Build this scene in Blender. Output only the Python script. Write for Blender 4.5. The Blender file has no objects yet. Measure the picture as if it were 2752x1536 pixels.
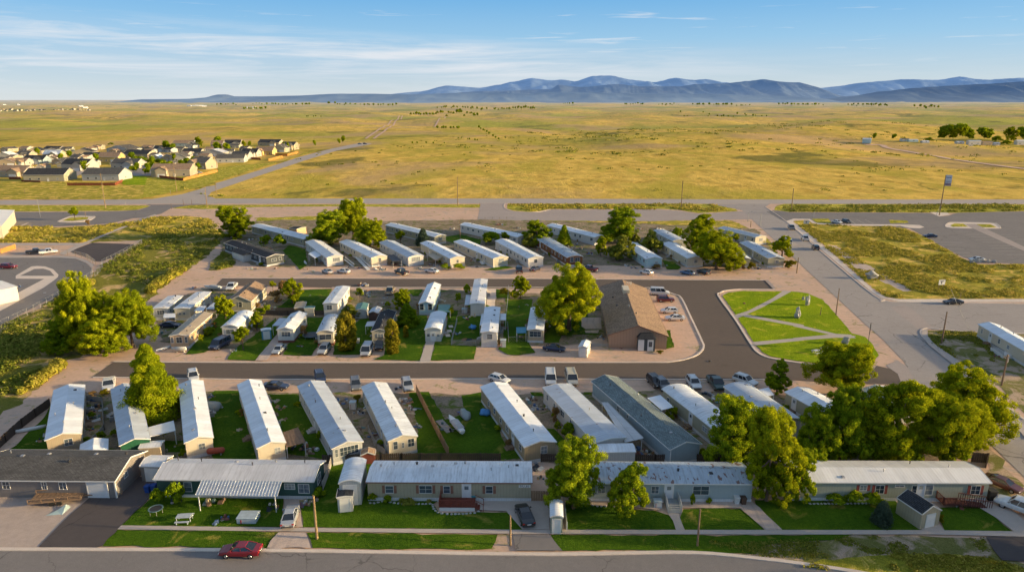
import bpy, bmesh, math, random
import numpy as np
from mathutils import Vector, noise as mn
random.seed(7)
sc = bpy.context.scene
COL = sc.collection
R = math.radians
# ---------------------------------------------------------------- camera
PITCH = 15.25; HC = 50.0; FPX = 1835.0; CX, CY = 1376.0, 768.0
cd = bpy.data.cameras.new('camera'); cd.sensor_width = 36; cd.lens = 36*FPX/2752
cd.clip_start = 1; cd.clip_end = 120000
cam = bpy.data.objects.new('camera', cd); COL.objects.link(cam)
cam.location = (0, 0, HC); cam.rotation_euler = (R(90-PITCH), 0, 0); sc.camera = cam
sp, cp = math.sin(R(PITCH)), math.cos(R(PITCH))
TILES = {'A':(0,960,2.4971),'B':(680,960,2.4971),'C':(1360,960,2.4971),'D':(2052,960,2.4971),
 'E':(380,700,4.1548),'F':(960,700,4.1548),'G':(1540,700,4.1548),'H':(2132,700,4.1548),
 'I':(0,520,3.7839),'J':(560,510,4.1548),'K':(1140,510,4.1548),'L':(1600,510,4.1548),
 'M':(2080,480,3.8333),'N':(0,350,5.152),'O':(380,350,3.903),'P':(2052,300,3.68),
 'Q':(0,180,1.872),'Rr':(1376,180,1.872),'Z':(0,0,.93605),'X':(0,780,5.136),'S':(0,0,1.0)}
def px(p, tile='S'):
    """survey reading (zoomed photo tile) -> photo pixel"""
    if len(p) > 2: tile = p[2]
    t = TILES[tile]
    return (t[0]+p[0]/t[2], t[1]+p[1]/t[2])
def ray(p):
    u = (p[0]-CX)/FPX; v = -(p[1]-CY)/FPX
    return Vector((u, cp+v*sp, -sp+v*cp))
def G(p, tile='S', z=0.0):
    """surveyed point -> world position on the level plane z"""
    d = ray(px(p, tile)); t = (z-HC)/d.z
    return Vector((d.x*t, d.y*t, z))
def proj(P):
    x, y, z = P[0], P[1], P[2]-HC
    zc = y*cp - z*sp; v = (y*sp + z*cp)/zc
    return (CX+FPX*x/zc, CY-FPX*v, zc)
def sstep(a, b, x):
    t = min(1, max(0, (x-a)/(b-a))); return t*t*(3-2*t)
def T(x, y):
    """terrain height"""
    if y < 372: return 0.0
    w = sstep(0, 170, x)
    st = 395*w + 860*(1-w); en = 900*w + 1500*(1-w)
    r = sstep(st, en, y)
    if r <= 0: return 0.0
    h = 14.0*mn.noise((x/420, y/420, 3.1)) + 8.0*mn.noise((x/160, y/200, 7.7)) + 1.6*mn.noise((x/52, y/75, 1.2)) + .4*mn.noise((x/19, y/24, 4.2))
    h += sstep(1300, 4000, y)*9*mn.noise((x/1900, y/1500, 5.5))
    h += 4.0*math.exp(-(((x-300)/210)**2+((y-880)/120)**2))
    return r*h
def GT(p, tile='S'):
    d = ray(px(p, tile)); 
    if d.z >= -.0005: d.z = -.0005
    t = (-HC)/d.z
    for _ in range(25):
        z = T(d.x*t, d.y*t); t = t*.4 + .6*((z-HC)/d.z)
    return Vector((d.x*t, d.y*t, T(d.x*t, d.y*t)))
# ---------------------------------------------------------------- tagging
def tag(o, label=None, cat=None, group=None, kind=None):
    if label: o['label'] = label
    if cat: o['category'] = cat
    if group: o['group'] = group
    if kind: o['kind'] = kind
    return o
def empty(name, loc, rz=0, label=None, cat=None, group=None):
    o = bpy.data.objects.new(name, None); COL.objects.link(o)
    o.empty_display_size = .3
    o.location = loc; o.rotation_euler = (0, 0, rz)
    return tag(o, label, cat, group)
KIDS = {}
def link(o, parent=None):
    COL.objects.link(o)
    if parent is not None:
        o.parent = parent; KIDS.setdefault(parent.as_pointer(), []).append(o)
    return o
def copy_tree(o, parent=None):
    c = o.copy(); link(c, parent)
    for ch in KIDS.get(o.as_pointer(), []): copy_tree(ch, c)
    return c
# ---------------------------------------------------------------- mesh builder
class MB:
    def __init__(s): s.v = []; s.f = []; s.mi = []; s.cur = 0
    def add(s, vs, fs):
        b = len(s.v); s.v += [tuple(v) for v in vs]
        for f in fs: s.f.append(tuple(b+i for i in f)); s.mi.append(s.cur)
    def box(s, x0, x1, y0, y1, z0, z1):
        s.add([(x0,y0,z0),(x1,y0,z0),(x1,y1,z0),(x0,y1,z0),(x0,y0,z1),(x1,y0,z1),(x1,y1,z1),(x0,y1,z1)],
              [(0,3,2,1),(4,5,6,7),(0,1,5,4),(1,2,6,5),(2,3,7,6),(3,0,4,7)])
    def rbox(s, x0, x1, y0, y1, z0, z1, b=.05):
        """box with chamfered top edges"""
        s.add([(x0,y0,z0),(x1,y0,z0),(x1,y1,z0),(x0,y1,z0),(x0,y0,z1-b),(x1,y0,z1-b),(x1,y1,z1-b),(x0,y1,z1-b),
               (x0+b,y0+b,z1),(x1-b,y0+b,z1),(x1-b,y1-b,z1),(x0+b,y1-b,z1)],
              [(0,3,2,1),(0,1,5,4),(1,2,6,5),(2,3,7,6),(3,0,4,7),(4,5,9,8),(5,6,10,9),(6,7,11,10),(7,4,8,11),(8,9,10,11)])
    def cyl(s, p0, p1, r0, r1=None, n=8, cap=True):
        r1 = r0 if r1 is None else r1
        p0 = Vector(p0); p1 = Vector(p1); d = (p1-p0).normalized()
        a = d.orthogonal().normalized(); c = d.cross(a)
        vs = []
        for p, r in ((p0, r0), (p1, r1)):
            for i in range(n):
                t = 2*math.pi*i/n; vs.append(p + a*(r*math.cos(t)) + c*(r*math.sin(t)))
        fs = [(i, (i+1) % n, n+(i+1) % n, n+i) for i in range(n)]
        if cap: fs += [tuple(range(n-1, -1, -1)), tuple(range(n, 2*n))]
        s.add(vs, fs)
    def bar(s, p0, p1, w, h=None):
        """rectangular bar between two points (w across, h vertical)"""
        h = w if h is None else h
        p0 = Vector(p0); p1 = Vector(p1); d = (p1-p0).normalized()
        up = Vector((0,0,1)) if abs(d.z) < .95 else Vector((0,1,0))
        a = d.cross(up).normalized()*(w/2); c = a.cross(d).normalized()*(h/2)
        vs = [p0-a-c, p0+a-c, p0+a+c, p0-a+c, p1-a-c, p1+a-c, p1+a+c, p1-a+c]
        s.add(vs, [(0,3,2,1),(4,5,6,7),(0,1,5,4),(1,2,6,5),(2,3,7,6),(3,0,4,7)])
    def loft(s, rings, cap=True):
        n = len(rings[0]); b = []
        for r in rings: b += r
        fs = []
        for k in range(len(rings)-1):
            for i in range(n):
                j = (i+1) % n; fs.append((k*n+i, k*n+j, (k+1)*n+j, (k+1)*n+i))
        if cap: fs += [tuple(range(n-1, -1, -1)), tuple(range((len(rings)-1)*n, len(rings)*n))]
        s.add(b, fs)
    def ext(s, sec, y0, y1):
        """extrude a closed x-z section along y"""
        s.loft([[(x, y0, z) for x, z in sec], [(x, y1, z) for x, z in sec]])
    def blob(s, c, r, seed=0, rough=.25, n=2):
        bm = bmesh.new(); bmesh.ops.create_icosphere(bm, subdivisions=n, radius=1)
        vs = []
        for v in bm.verts:
            k = 1+rough*mn.noise((v.co.x*1.5+seed*7.3, v.co.y*1.5, v.co.z*1.5+seed))*2
            vs.append((c[0]+v.co.x*r[0]*k, c[1]+v.co.y*r[1]*k, c[2]+v.co.z*r[2]*k))
        fs = [tuple(v.index for v in f.verts) for f in bm.faces]; bm.free(); s.add(vs, fs)
    def mesh(s, name, mats, smooth=False):
        me = bpy.data.meshes.new(name); me.from_pydata(s.v, [], s.f); 
        if not isinstance(mats, (list, tuple)): mats = [mats]
        for m in mats: me.materials.append(m)
        if any(s.mi): me.polygons.foreach_set('material_index', s.mi)
        if smooth: me.polygons.foreach_set('use_smooth', [True]*len(s.f))
        me.update(); return me
    def build(s, name, mats, parent=None, smooth=False, fix=False):
        me = s.mesh(name, mats, smooth)
        if fix:
            bm = bmesh.new(); bm.from_mesh(me); bmesh.ops.recalc_face_normals(bm, faces=bm.faces); bm.to_mesh(me); bm.free()
        return link(bpy.data.objects.new(name, me), parent)
# ---------------------------------------------------------------- material helper
class NT:
    def __init__(s, name, world=False):
        if world: s.m = name
        else: s.m = bpy.data.materials.new(name); s.m.use_nodes = True
        s.t = s.m.node_tree; s.t.nodes.clear(); s.n = s.t.nodes; s.l = s.t.links
    def nd(s, typ, **kw):
        n = s.n.new(typ)
        for k, v in kw.items():
            if k.startswith('i_'): 
                key = k[2:]; key = int(key) if key.isdigit() else key.replace('_', ' ')
                sock = n.inputs[key]
                if isinstance(v, bpy.types.NodeSocket): s.l.new(v, sock)
                else: sock.default_value = v
            else: setattr(n, k, v)
        return n
    def math(s, op, a, b=0.0, c=None, clamp=False):
        n = s.n.new('ShaderNodeMath'); n.operation = op; n.use_clamp = clamp
        for i, v in enumerate((a, b) if c is None else (a, b, c)):
            if isinstance(v, bpy.types.NodeSocket): s.l.new(v, n.inputs[i])
            else: n.inputs[i].default_value = v
        return n.outputs[0]
    def noise(s, vec, scale, detail=3, rough=.5, dist=0.0):
        n = s.nd('ShaderNodeTexNoise', i_Scale=scale, i_Detail=detail, i_Roughness=rough, i_Distortion=dist)
        s.l.new(vec, n.inputs['Vector']); return n.outputs['Fac']
    def ramp(s, fac, stops, interp='LINEAR'):
        n = s.n.new('ShaderNodeValToRGB'); n.color_ramp.interpolation = interp; e = n.color_ramp.elements
        for i, (p, c) in enumerate(stops):
            if i < 2: el = e[i]; el.position = p
            else: el = e.new(p)
            c = (c, c, c) if isinstance(c, (int, float)) else c
            el.color = (c[0], c[1], c[2], 1)
        s.l.new(fac, n.inputs[0]); return n.outputs[0]
    def mix(s, fac, a, b, mode='MIX'):
        n = s.n.new('ShaderNodeMix'); n.data_type = 'RGBA'; n.blend_type = mode
        for k, v in ((0, fac), (6, a), (7, b)):
            if isinstance(v, bpy.types.NodeSocket): s.l.new(v, n.inputs[k])
            else: n.inputs[k].default_value = v if k == 0 else (*v, 1) if len(v) == 3 else v
        return n.outputs[2]
    def scalev(s, vec, sx, sy, sz):
        n = s.nd('ShaderNodeMapping'); n.inputs['Scale'].default_value = (sx, sy, sz); s.l.new(vec, n.inputs[0]); return n.outputs[0]
    def obj(s): return s.nd('ShaderNodeTexCoord').outputs['Object']
    def pos(s): return s.nd('ShaderNodeNewGeometry').outputs['Position']
    def out(s, col, rough=.8, metal=0.0, bump=None, bstr=.3, bdist=.05, spec=.3, emit=None, estr=0, trans=None):
        p = s.nd('ShaderNodeBsdfPrincipled')
        for k, v in (('Base Color', col), ('Roughness', rough), ('Metallic', metal), ('Specular IOR Level', spec)):
            if isinstance(v, bpy.types.NodeSocket): s.l.new(v, p.inputs[k])
            else: p.inputs[k].default_value = (*v, 1) if k == 'Base Color' else v
        if emit is not None:
            if isinstance(emit, bpy.types.NodeSocket): s.l.new(emit, p.inputs['Emission Color'])
            else: p.inputs['Emission Color'].default_value = (*emit, 1)
            if isinstance(estr, bpy.types.NodeSocket): s.l.new(estr, p.inputs['Emission Strength'])
            else: p.inputs['Emission Strength'].default_value = estr
        if bump is not None:
            b = s.nd('ShaderNodeBump', i_Strength=bstr, i_Distance=bdist); s.l.new(bump, b.inputs['Height']); s.l.new(b.outputs[0], p.inputs['Normal'])
        o = s.nd('ShaderNodeOutputMaterial'); s.l.new(p.outputs[0], o.inputs[0]); return s.m
def mul(c, k): return tuple(min(1, x*k) for x in c)
def m_plain(name, col, rough=.7, metal=0, var=.25, scale=1.5, bstr=.15, spec=.3, fine=14):
    t = NT(name); o = t.obj()
    a = t.noise(o, scale, 4, .6); b = t.noise(o, fine, 3, .6)
    f = t.math('MULTIPLY_ADD', b, .35, t.math('MULTIPLY', a, .65))
    c = t.ramp(f, [(.3, mul(col, 1-var)), (.7, mul(col, 1+var*.6))])
    return t.out(c, rough, metal, b, bstr, .02, spec)
def m_metalroof(name, col, dirt=(.25,.2,.15), dirtamt=.3, seam=.4, rust=0.0, metal=.0, rough=.45):
    """sheet roof: ribs run down the slope (object x), panels step along y"""
    t = NT(name); o = t.obj()
    sx = t.nd('ShaderNodeSeparateXYZ'); t.l.new(o, sx.inputs[0]); x, y = sx.outputs[0], sx.outputs[1]
    fr = t.math('FRACT', t.math('DIVIDE', y, seam)); 
    rib = t.math('LESS_THAN', t.math('ABSOLUTE', t.math('SUBTRACT', fr, .5)), .07)
    cell = t.nd('ShaderNodeTexWhiteNoise', noise_dimensions='1D'); t.l.new(t.math('FLOOR', t.math('DIVIDE', y, seam*2.6)), cell.inputs['W'])
    stk = t.noise(t.scalev(o, .35, 3.0, 1), 1.3, 4, .65); big = t.noise(o, .45, 4, .6, .6)
    c = t.mix(t.math('MULTIPLY', cell.outputs['Value'], .5), col, mul(col, .72))
    c = t.mix(t.math('MULTIPLY', t.ramp(stk, [(.48, 0), (.75, 1)]), dirtamt), c, dirt)
    c = t.mix(t.math('MULTIPLY', t.ramp(big, [(.5, 0), (.72, 1)]), dirtamt*.8), c, mul(col, .6))
    c = t.mix(t.math('MULTIPLY', rib, .22), c, mul(col, .5))
    if rust > 0:
        r = t.noise(t.scalev(o, .8, 1.6, 1), .9, 4, .55, .3)
        c = t.mix(t.ramp(r, [(.68-rust*.1, 0), (.70-rust*.1, .85)]), c, (.16,.06,.03))
    h = t.math('MULTIPLY_ADD', stk, .25, rib)
    return t.out(c, t.math('MULTIPLY_ADD', stk, .3, rough-.1), metal, h, .5, .03, .4)
def m_shingle(name, col):
    t = NT(name); o = t.obj()
    b = t.nd('ShaderNodeTexBrick', i_Scale=1.0, i_Color1=(*mul(col, .8), 1), i_Color2=(*mul(col, 1.25), 1), i_Mortar=(*mul(col, .5), 1))
    b.inputs['Mortar Size'].default_value = .025; b.inputs['Brick Width'].default_value = .45; b.inputs['Row Height'].default_value = .18
    mp = t.nd('ShaderNodeMapping'); mp.inputs['Rotation'].default_value = (0, 0, R(90)); t.l.new(o, mp.inputs[0]); t.l.new(mp.outputs[0], b.inputs['Vector'])
    n = t.noise(o, 9, 4, .7); n2 = t.noise(o, .5, 3, .6)
    c = t.mix(1.0, b.outputs['Color'], t.ramp(n, [(.3, .75), (.7, 1.25)]), 'MULTIPLY')
    c = t.mix(1.0, c, t.ramp(n2, [(.3, .85), (.7, 1.15)]), 'MULTIPLY')
    return t.out(c, .92, 0, n, .5, .03, .15)
def m_siding(name, col, vert=False, pitch=.22, dirty=.25):
    t = NT(name); o = t.obj()
    sx = t.nd('ShaderNodeSeparateXYZ'); t.l.new(o, sx.inputs[0])
    if vert: q = t.math('ADD', sx.outputs[0], sx.outputs[1])
    else: q = sx.outputs[2]
    fr = t.math('FRACT', t.math('DIVIDE', q, pitch)); groove = t.math('LESS_THAN', fr, .13)
    st = t.noise(t.scalev(o, 2.2, 2.2, .5), 1.6, 4, .6)
    c = t.mix(t.math('MULTIPLY', t.ramp(st, [(.45, 0), (.8, 1)]), dirty), col, mul(col, .5))
    c = t.mix(t.math('MULTIPLY', groove, .3), c, mul(col, .45))
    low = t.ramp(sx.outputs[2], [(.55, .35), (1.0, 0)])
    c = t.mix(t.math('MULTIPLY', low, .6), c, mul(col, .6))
    return t.out(c, .65, 0, t.math('SUBTRACT', fr, groove), .25, .02, .25)
# ---------------------------------------------------------------- materials
def m_grass(name, c1, c2, c3=None, scale=.6, mow=0.0, bump=.5, patch=.5):
    t = NT(name); p = t.pos()
    a = t.noise(p, .12*scale/.6, 4, .6, .4); b = t.noise(p, 2.2, 5, .7); d = t.noise(p, 9, 2, .6)
    f = t.math('ADD', t.math('MULTIPLY', a, .55), t.math('MULTIPLY', b, .45))
    c = t.ramp(f, [(.36, c1), (.64, c2)])
    if c3: 
        e = t.noise(p, scale*.5, 5, .62, .8)
        c = t.mix(t.ramp(e, [(patch, 0), (patch+.1, 1)]), c, c3)
    c = t.mix(1.0, c, t.ramp(d, [(.25, .6), (.75, 1.35)]), 'MULTIPLY')
    return t.out(c, .95, 0, t.math('MULTIPLY_ADD', b, .7, d), bump, .25, .05)
M = {}
M['lawn'] = m_grass('lawn_grass', (.034,.092,.006), (.105,.19,.011), (.30,.27,.05), .5, patch=.585, bump=.9)
M['park'] = m_grass('park_grass', (.15,.25,.006), (.31,.40,.010), (.50,.46,.04), .5, patch=.57, bump=.9)
M['weed'] = m_grass('weedy_grass', (.17,.18,.03), (.50,.42,.055), (.72,.50,.13), .45, patch=.50, bump=1.0)
M['bank'] = m_grass('bank_grass', (.10,.12,.02), (.32,.29,.05), (.66,.46,.22), .35, patch=.53, bump=1.0)
M['verge'] = m_grass('verge_grass', (.17,.20,.025), (.50,.45,.05), (.68,.53,.13), .8, patch=.52, bump=1.0)
M['dry'] = m_grass('dry_lot_grass', (.14,.16,.04), (.28,.25,.09), (.50,.38,.28), .5, patch=.47, bump=.8)
def m_ground(name, col, var=.25, tracks=True, bump=.35, cracks=False, tint=None, stains=0.0, directional=None):
    t = NT(name); p = t.pos()
    a = t.noise(p, .08, 5, .6, .5); b = t.noise(p, 1.1, 5, .65); d = t.noise(p, 14, 2, .6)
    f = t.math('ADD', t.math('MULTIPLY', a, .5), t.math('MULTIPLY', b, .5))
    c = t.ramp(f, [(.30, mul(col, 1-var)), (.70, mul(col, 1+var*.6))])
    if tracks:
        wv = t.nd('ShaderNodeTexWave', i_Scale=.22, i_Distortion=9.0, i_Detail=3.0); wv.inputs['Detail Scale'].default_value = .35; t.l.new(p, wv.inputs['Vector'])
        tk = t.math('MULTIPLY', t.ramp(wv.outputs['Fac'], [(.80, 0), (.93, 1)]), t.ramp(t.noise(p, .06, 2, .5), [(.45, 0), (.6, .45)]))
        c = t.mix(tk, c, mul(col, .6))
    if tint: c = t.mix(t.ramp(t.noise(p, .25, 4, .6, .5), [(.5, 0), (.62, .8)]), c, tint)
    if stains: c = t.mix(t.math('MULTIPLY', t.ramp(t.noise(t.scalev(p, .35, 1.3, 1), .35, 5, .7, 1.0), [(.6, 0), (.66, 1)]), stains), c, mul(col, .55))
    if cracks:
        v = t.nd('ShaderNodeTexVoronoi', feature='DISTANCE_TO_EDGE', i_Scale=.11); 
        q = t.nd('ShaderNodeVectorMath', operation='ADD'); t.l.new(p, q.inputs[0])
        n3 = t.nd('ShaderNodeTexNoise', i_Scale=.6, i_Detail=4.0); t.l.new(p, n3.inputs['Vector'])
        s2 = t.nd('ShaderNodeVectorMath', operation='SCALE'); t.l.new(n3.outputs['Color'], s2.inputs[0]); s2.inputs['Scale'].default_value = 2.2
        t.l.new(s2.outputs[0], q.inputs[1]); t.l.new(t.scalev(q.outputs[0], 1.0, .8, 0), v.inputs['Vector'])
        k = t.ramp(v.outputs['Distance'], [(.002, .8), (.008, 0)])
        k = t.math('MULTIPLY', k, t.ramp(t.noise(p, .09, 2, .5), [(.44, 0), (.56, 1)]))
        c = t.mix(k, c, mul(col, .4))
    c = t.mix(1.0, c, t.ramp(d, [(.25, .84), (.75, 1.16)]), 'MULTIPLY')
    return t.out(c, .93, 0, t.math('MULTIPLY_ADD', b, .5, d), bump, .08, .12)
DIRT = (.66,.455,.335)
M['dirt'] = m_ground('gravel_dirt', DIRT, .2, stains=.45, bump=.25)
M['gravel'] = m_ground('grey_gravel', (.58,.46,.39), .2, stains=.3, bump=.4)
M['asph'] = m_ground('old_asphalt', tracks=False, col=(.375,.335,.31), var=.12, cracks=True, bump=.15, stains=.3)
M['asphdark'] = m_ground('new_asphalt', tracks=False, col=(.15,.12,.10), var=.10, bump=.12, stains=.25)
M['asphgrey'] = m_ground('parking_asphalt', tracks=False, col=(.235,.215,.205), var=.12, cracks=True, bump=.15, stains=.2)
M['hwy'] = m_ground('highway_asphalt', tracks=False, col=(.44,.385,.345), var=.10, cracks=False, bump=.12, stains=.3)
M['yard'] = m_grass('yard_ground', (.17,.135,.09), (.40,.31,.225), (.13,.16,.035), .8, patch=.52, bump=.5)  # dark brown for yard clutter plus shade between homes painted into the colour
M['greygravel'] = m_ground('front_gravel', (.50,.40,.34), .2, stains=.5, bump=.3)
M['conc'] = m_ground('concrete', tracks=False, col=(.72,.61,.52), var=.14, bump=.15, stains=.25)
M['concgrey'] = m_ground('grey_concrete_paving', tracks=False, col=(.40,.34,.31), var=.10, bump=.12, stains=.35)
M['walk'] = m_ground('sidewalk_concrete', tracks=False, col=(.50,.43,.38), var=.12, bump=.12, stains=.2)
M['drive'] = m_ground('driveway_asphalt', tracks=False, col=(.105,.09,.088), var=.12, cracks=True, bump=.15)
M['paint'] = m_plain('marking_paint', (.62,.58,.5), .8, var=.3)
def m_prairie():
    t = NT('prairie'); p = t.pos()
    s = t.nd('ShaderNodeSeparateXYZ'); t.l.new(p, s.inputs[0]); Y = s.outputs[1]; X = s.outputs[0]
    ps = t.scalev(p, 1, .6, 0)
    a = t.noise(ps, .0016, 5, .6, .4); b = t.noise(ps, .014, 6, .68, .9); d = t.noise(t.scalev(p, 1, .6, 0), .075, 6, .72, .4); e = t.noise(p, .9, 4, .7)
    c = t.ramp(d, [(.36, (.50,.32,.06)), (.60, (.80,.54,.12))])
    c = t.mix(t.ramp(b, [(.47, 0), (.60, .8)]), c, (.44,.36,.05))
    c = t.mix(t.ramp(a, [(.53, 0), (.62, .6)]), c, (.30,.30,.04))
    # fields of greener grass far left, tan far right
    g = t.noise(t.scalev(p, .5, .8, 0), .0024, 3, .5, .3)
    c = t.mix(t.math('MULTIPLY', t.ramp(g, [(.50, 0), (.56, .6)]), t.ramp(t.math('DIVIDE', Y, 3000), [(.22, 0), (.36, 1)])), c, (.27,.33,.04))
    # dark scrub and drainage streaks
    w = t.noise(t.scalev(p, 1, .55, 0), .03, 7, .72, 1.4)
    c = t.mix(t.ramp(w, [(.585, 0), (.67, .75)]), c, (.17,.17,.03))
    w2 = t.noise(t.scalev(p, .8, .9, 0), .006, 7, .66, 1.0)
    c = t.mix(t.ramp(w2, [(.575, 0), (.62, .75)]), c, (.13,.135,.035))
    w3 = t.noise(t.scalev(p, 1, 1.4, 0), .2, 3, .6, .5)
    c = t.mix(t.ramp(w3, [(.70, 0), (.76, .5)]), c, (.14,.16,.03))
    pk = t.noise(t.scalev(p, .7, .7, 0), .0055, 5, .62, .6)
    c = t.mix(t.ramp(pk, [(.52, 0), (.60, .7)]), c, (.50,.33,.17))
    c = t.mix(1.0, c, t.ramp(e, [(.2, .75), (.8, 1.25)]), 'MULTIPLY')
    # near the town the sheet is bare gravel
    dn = t.noise(p, .08, 5, .6, .5); dn2 = t.noise(p, 1.4, 5, .65)
    dc = t.ramp(t.math('ADD', t.math('MULTIPLY', dn, .5), t.math('MULTIPLY', dn2, .5)), [(.30, mul(DIRT, .78)), (.70, mul(DIRT, 1.12))])
    wv = t.nd('ShaderNodeTexWave', i_Scale=.13, i_Distortion=16.0, i_Detail=3.0, bands_direction='Y'); wv.inputs['Detail Scale'].default_value = .3; t.l.new(p, wv.inputs['Vector'])
    tk = t.math('MULTIPLY', t.ramp(wv.outputs['Fac'], [(.78, 0), (.93, 1)]), t.ramp(t.noise(p, .05, 2, .5), [(.46, 0), (.62, .3)]))
    dc = t.mix(tk, dc, mul(DIRT, .58))
    wd = t.noise(p, .3, 6, .7, .8); dc = t.mix(t.ramp(wd, [(.585, 0), (.65, .75)]), dc, (.24,.24,.07))
    st = t.noise(p, .16, 5, .65, 1.0); dc = t.mix(t.ramp(st, [(.55, 0), (.66, .55)]), dc, (.375,.335,.31))
    fac = t.math('GREATER_THAN', t.math('ADD', Y, t.math('MULTIPLY', dn2, 6)), 357)
    c = t.mix(fac, dc, c)
    # aerial haze painted into ground colour and emission, growing with distance from the town
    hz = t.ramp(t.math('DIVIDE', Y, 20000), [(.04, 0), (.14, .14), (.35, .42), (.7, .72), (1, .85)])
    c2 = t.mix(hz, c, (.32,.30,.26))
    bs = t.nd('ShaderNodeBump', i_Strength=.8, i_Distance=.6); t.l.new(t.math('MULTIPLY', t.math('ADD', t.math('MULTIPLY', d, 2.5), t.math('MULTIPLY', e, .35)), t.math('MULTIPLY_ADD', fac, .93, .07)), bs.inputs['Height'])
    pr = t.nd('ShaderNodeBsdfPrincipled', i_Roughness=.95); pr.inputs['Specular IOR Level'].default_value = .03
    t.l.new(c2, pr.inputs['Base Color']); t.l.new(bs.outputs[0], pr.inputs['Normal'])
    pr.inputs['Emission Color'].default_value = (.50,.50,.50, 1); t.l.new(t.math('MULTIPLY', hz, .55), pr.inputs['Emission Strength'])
    o = t.nd('ShaderNodeOutputMaterial'); t.l.new(pr.outputs[0], o.inputs[0]); return t.m
M['prairie'] = m_prairie()
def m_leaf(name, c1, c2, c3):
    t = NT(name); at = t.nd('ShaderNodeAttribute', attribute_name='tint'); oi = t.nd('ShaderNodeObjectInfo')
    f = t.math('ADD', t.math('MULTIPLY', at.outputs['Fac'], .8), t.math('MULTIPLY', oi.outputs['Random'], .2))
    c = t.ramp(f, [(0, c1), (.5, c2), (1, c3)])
    d = t.nd('ShaderNodeBsdfDiffuse'); t.l.new(c, d.inputs[0])
    tr = t.nd('ShaderNodeBsdfTranslucent'); t.l.new(t.mix(.5, c, mul(c3, 1.6)), tr.inputs[0])
    mx = t.nd('ShaderNodeMixShader', i_Fac=.25); t.l.new(d.outputs[0], mx.inputs[1]); t.l.new(tr.outputs[0], mx.inputs[2])
    o = t.nd('ShaderNodeOutputMaterial'); t.l.new(mx.outputs[0], o.inputs[0]); return t.m
M['leaf'] = m_leaf('leaf_yellow_green', (.038,.082,.004), (.21,.27,.008), (.60,.57,.016))
M['leafdeep'] = m_leaf('leaf_deep_green', (.032,.074,.005), (.155,.24,.010), (.50,.52,.018))
M['leafolive'] = m_leaf('leaf_olive', (.05,.075,.014), (.17,.20,.025), (.40,.39,.06))
M['leafgold'] = m_leaf('leaf_gold', (.08,.085,.008), (.20,.18,.012), (.32,.26,.03))
M['leafblue'] = m_leaf('needle_blue_green', (.03,.05,.035), (.07,.105,.07), (.13,.17,.11))
M['weedleaf'] = m_leaf('weed_leaf', (.10,.13,.015), (.33,.31,.04), (.60,.46,.12))
M['weeddark'] = m_leaf('bank_weed_leaf', (.06,.10,.014), (.20,.23,.03), (.46,.38,.10))
M['bark'] = m_plain('bark', (.17,.12,.085), .95, bstr=.6)
M['redleaf'] = m_leaf('leaf_russet', (.16,.10,.03), (.30,.19,.07), (.42,.28,.12))
M['pole'] = m_plain('weathered_pole_wood', (.24,.16,.105), .9, bstr=.4, fine=25)
M['polegold'] = m_plain('bare_pole_wood', (.30,.21,.115), .9, bstr=.4)
M['metal'] = m_plain('galvanised_metal', (.45,.45,.46), .4, .6, var=.15)
M['darkmetal'] = m_plain('dark_metal', (.06,.06,.065), .5, .3)
M['white'] = m_plain('white_trim', (.74,.73,.70), .6, var=.12)
M['whiteskirt'] = m_siding('white_skirting', (.66,.67,.68), True, .3, .35)
M['tanskirt'] = m_siding('tan_skirting', (.42,.37,.30), True, .3, .4)
M['redskirt'] = m_siding('brick_red_skirting', (.22,.07,.05), True, .3, .3)
M['door'] = m_plain('door_paint', (.68,.70,.72), .5, var=.08)
M['concblock'] = m_plain('cast_concrete', (.42,.39,.36), .9, var=.2)
def m_glass():
    t = NT('window_glass'); o = t.obj(); oi = t.nd('ShaderNodeObjectInfo')
    n = t.noise(o, 1.5, 2, .5)
    c = t.ramp(t.math('ADD', t.math('MULTIPLY', n, .4), t.math('MULTIPLY', oi.outputs['Random'], .6)), [(.2, (.03,.045,.06)), (.5, (.09,.12,.15)), (.8, (.34,.37,.38))])
    return t.out(c, .12, 0, spec=.7)
M['glass'] = m_glass()
M['carglass'] = NT('car_glass').out((.015,.02,.03), .06, 0, spec=.8)
M['tyre'] = m_plain('tyre_rubber', (.02,.02,.02), .9)
M['rim'] = m_plain('wheel_rim', (.5,.5,.52), .3, .8, var=.1)
M['lamp'] = NT('lamp_lens').out((.75,.75,.72), .15, 0, spec=.6)
M['tail'] = NT('tail_lens').out((.35,.015,.012), .2, 0, spec=.6)
M['plate'] = m_plain('licence_plate', (.6,.6,.58), .5, var=.1)
def m_paint():
    t = NT('car_paint'); oi = t.nd('ShaderNodeObjectInfo'); n = t.noise(t.obj(), 2.5, 3, .6)
    c = t.mix(1.0, oi.outputs['Color'], t.ramp(n, [(.3, .88), (.7, 1.06)]), 'MULTIPLY')
    p = t.nd('ShaderNodeBsdfPrincipled', i_Roughness=.32); t.l.new(c, p.inputs['Base Color'])
    p.inputs['Coat Weight'].default_value = .7; p.inputs['Coat Roughness'].default_value = .08; p.inputs['Metallic'].default_value = .15
    o = t.nd('ShaderNodeOutputMaterial'); t.l.new(p.outputs[0], o.inputs[0]); return t.m
M['paintcar'] = m_paint()
def W(name, col, vert=False, pitch=.22, dirty=.25):
    k = 'w_'+name
    if k not in M: M[k] = m_siding(name+'_siding', col, vert, pitch, dirty)
    return M[k]
def P_(name, col, **kw):
    k = 'p_'+name
    if k not in M: M[k] = m_plain(name, col, **kw)
    return M[k]
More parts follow.
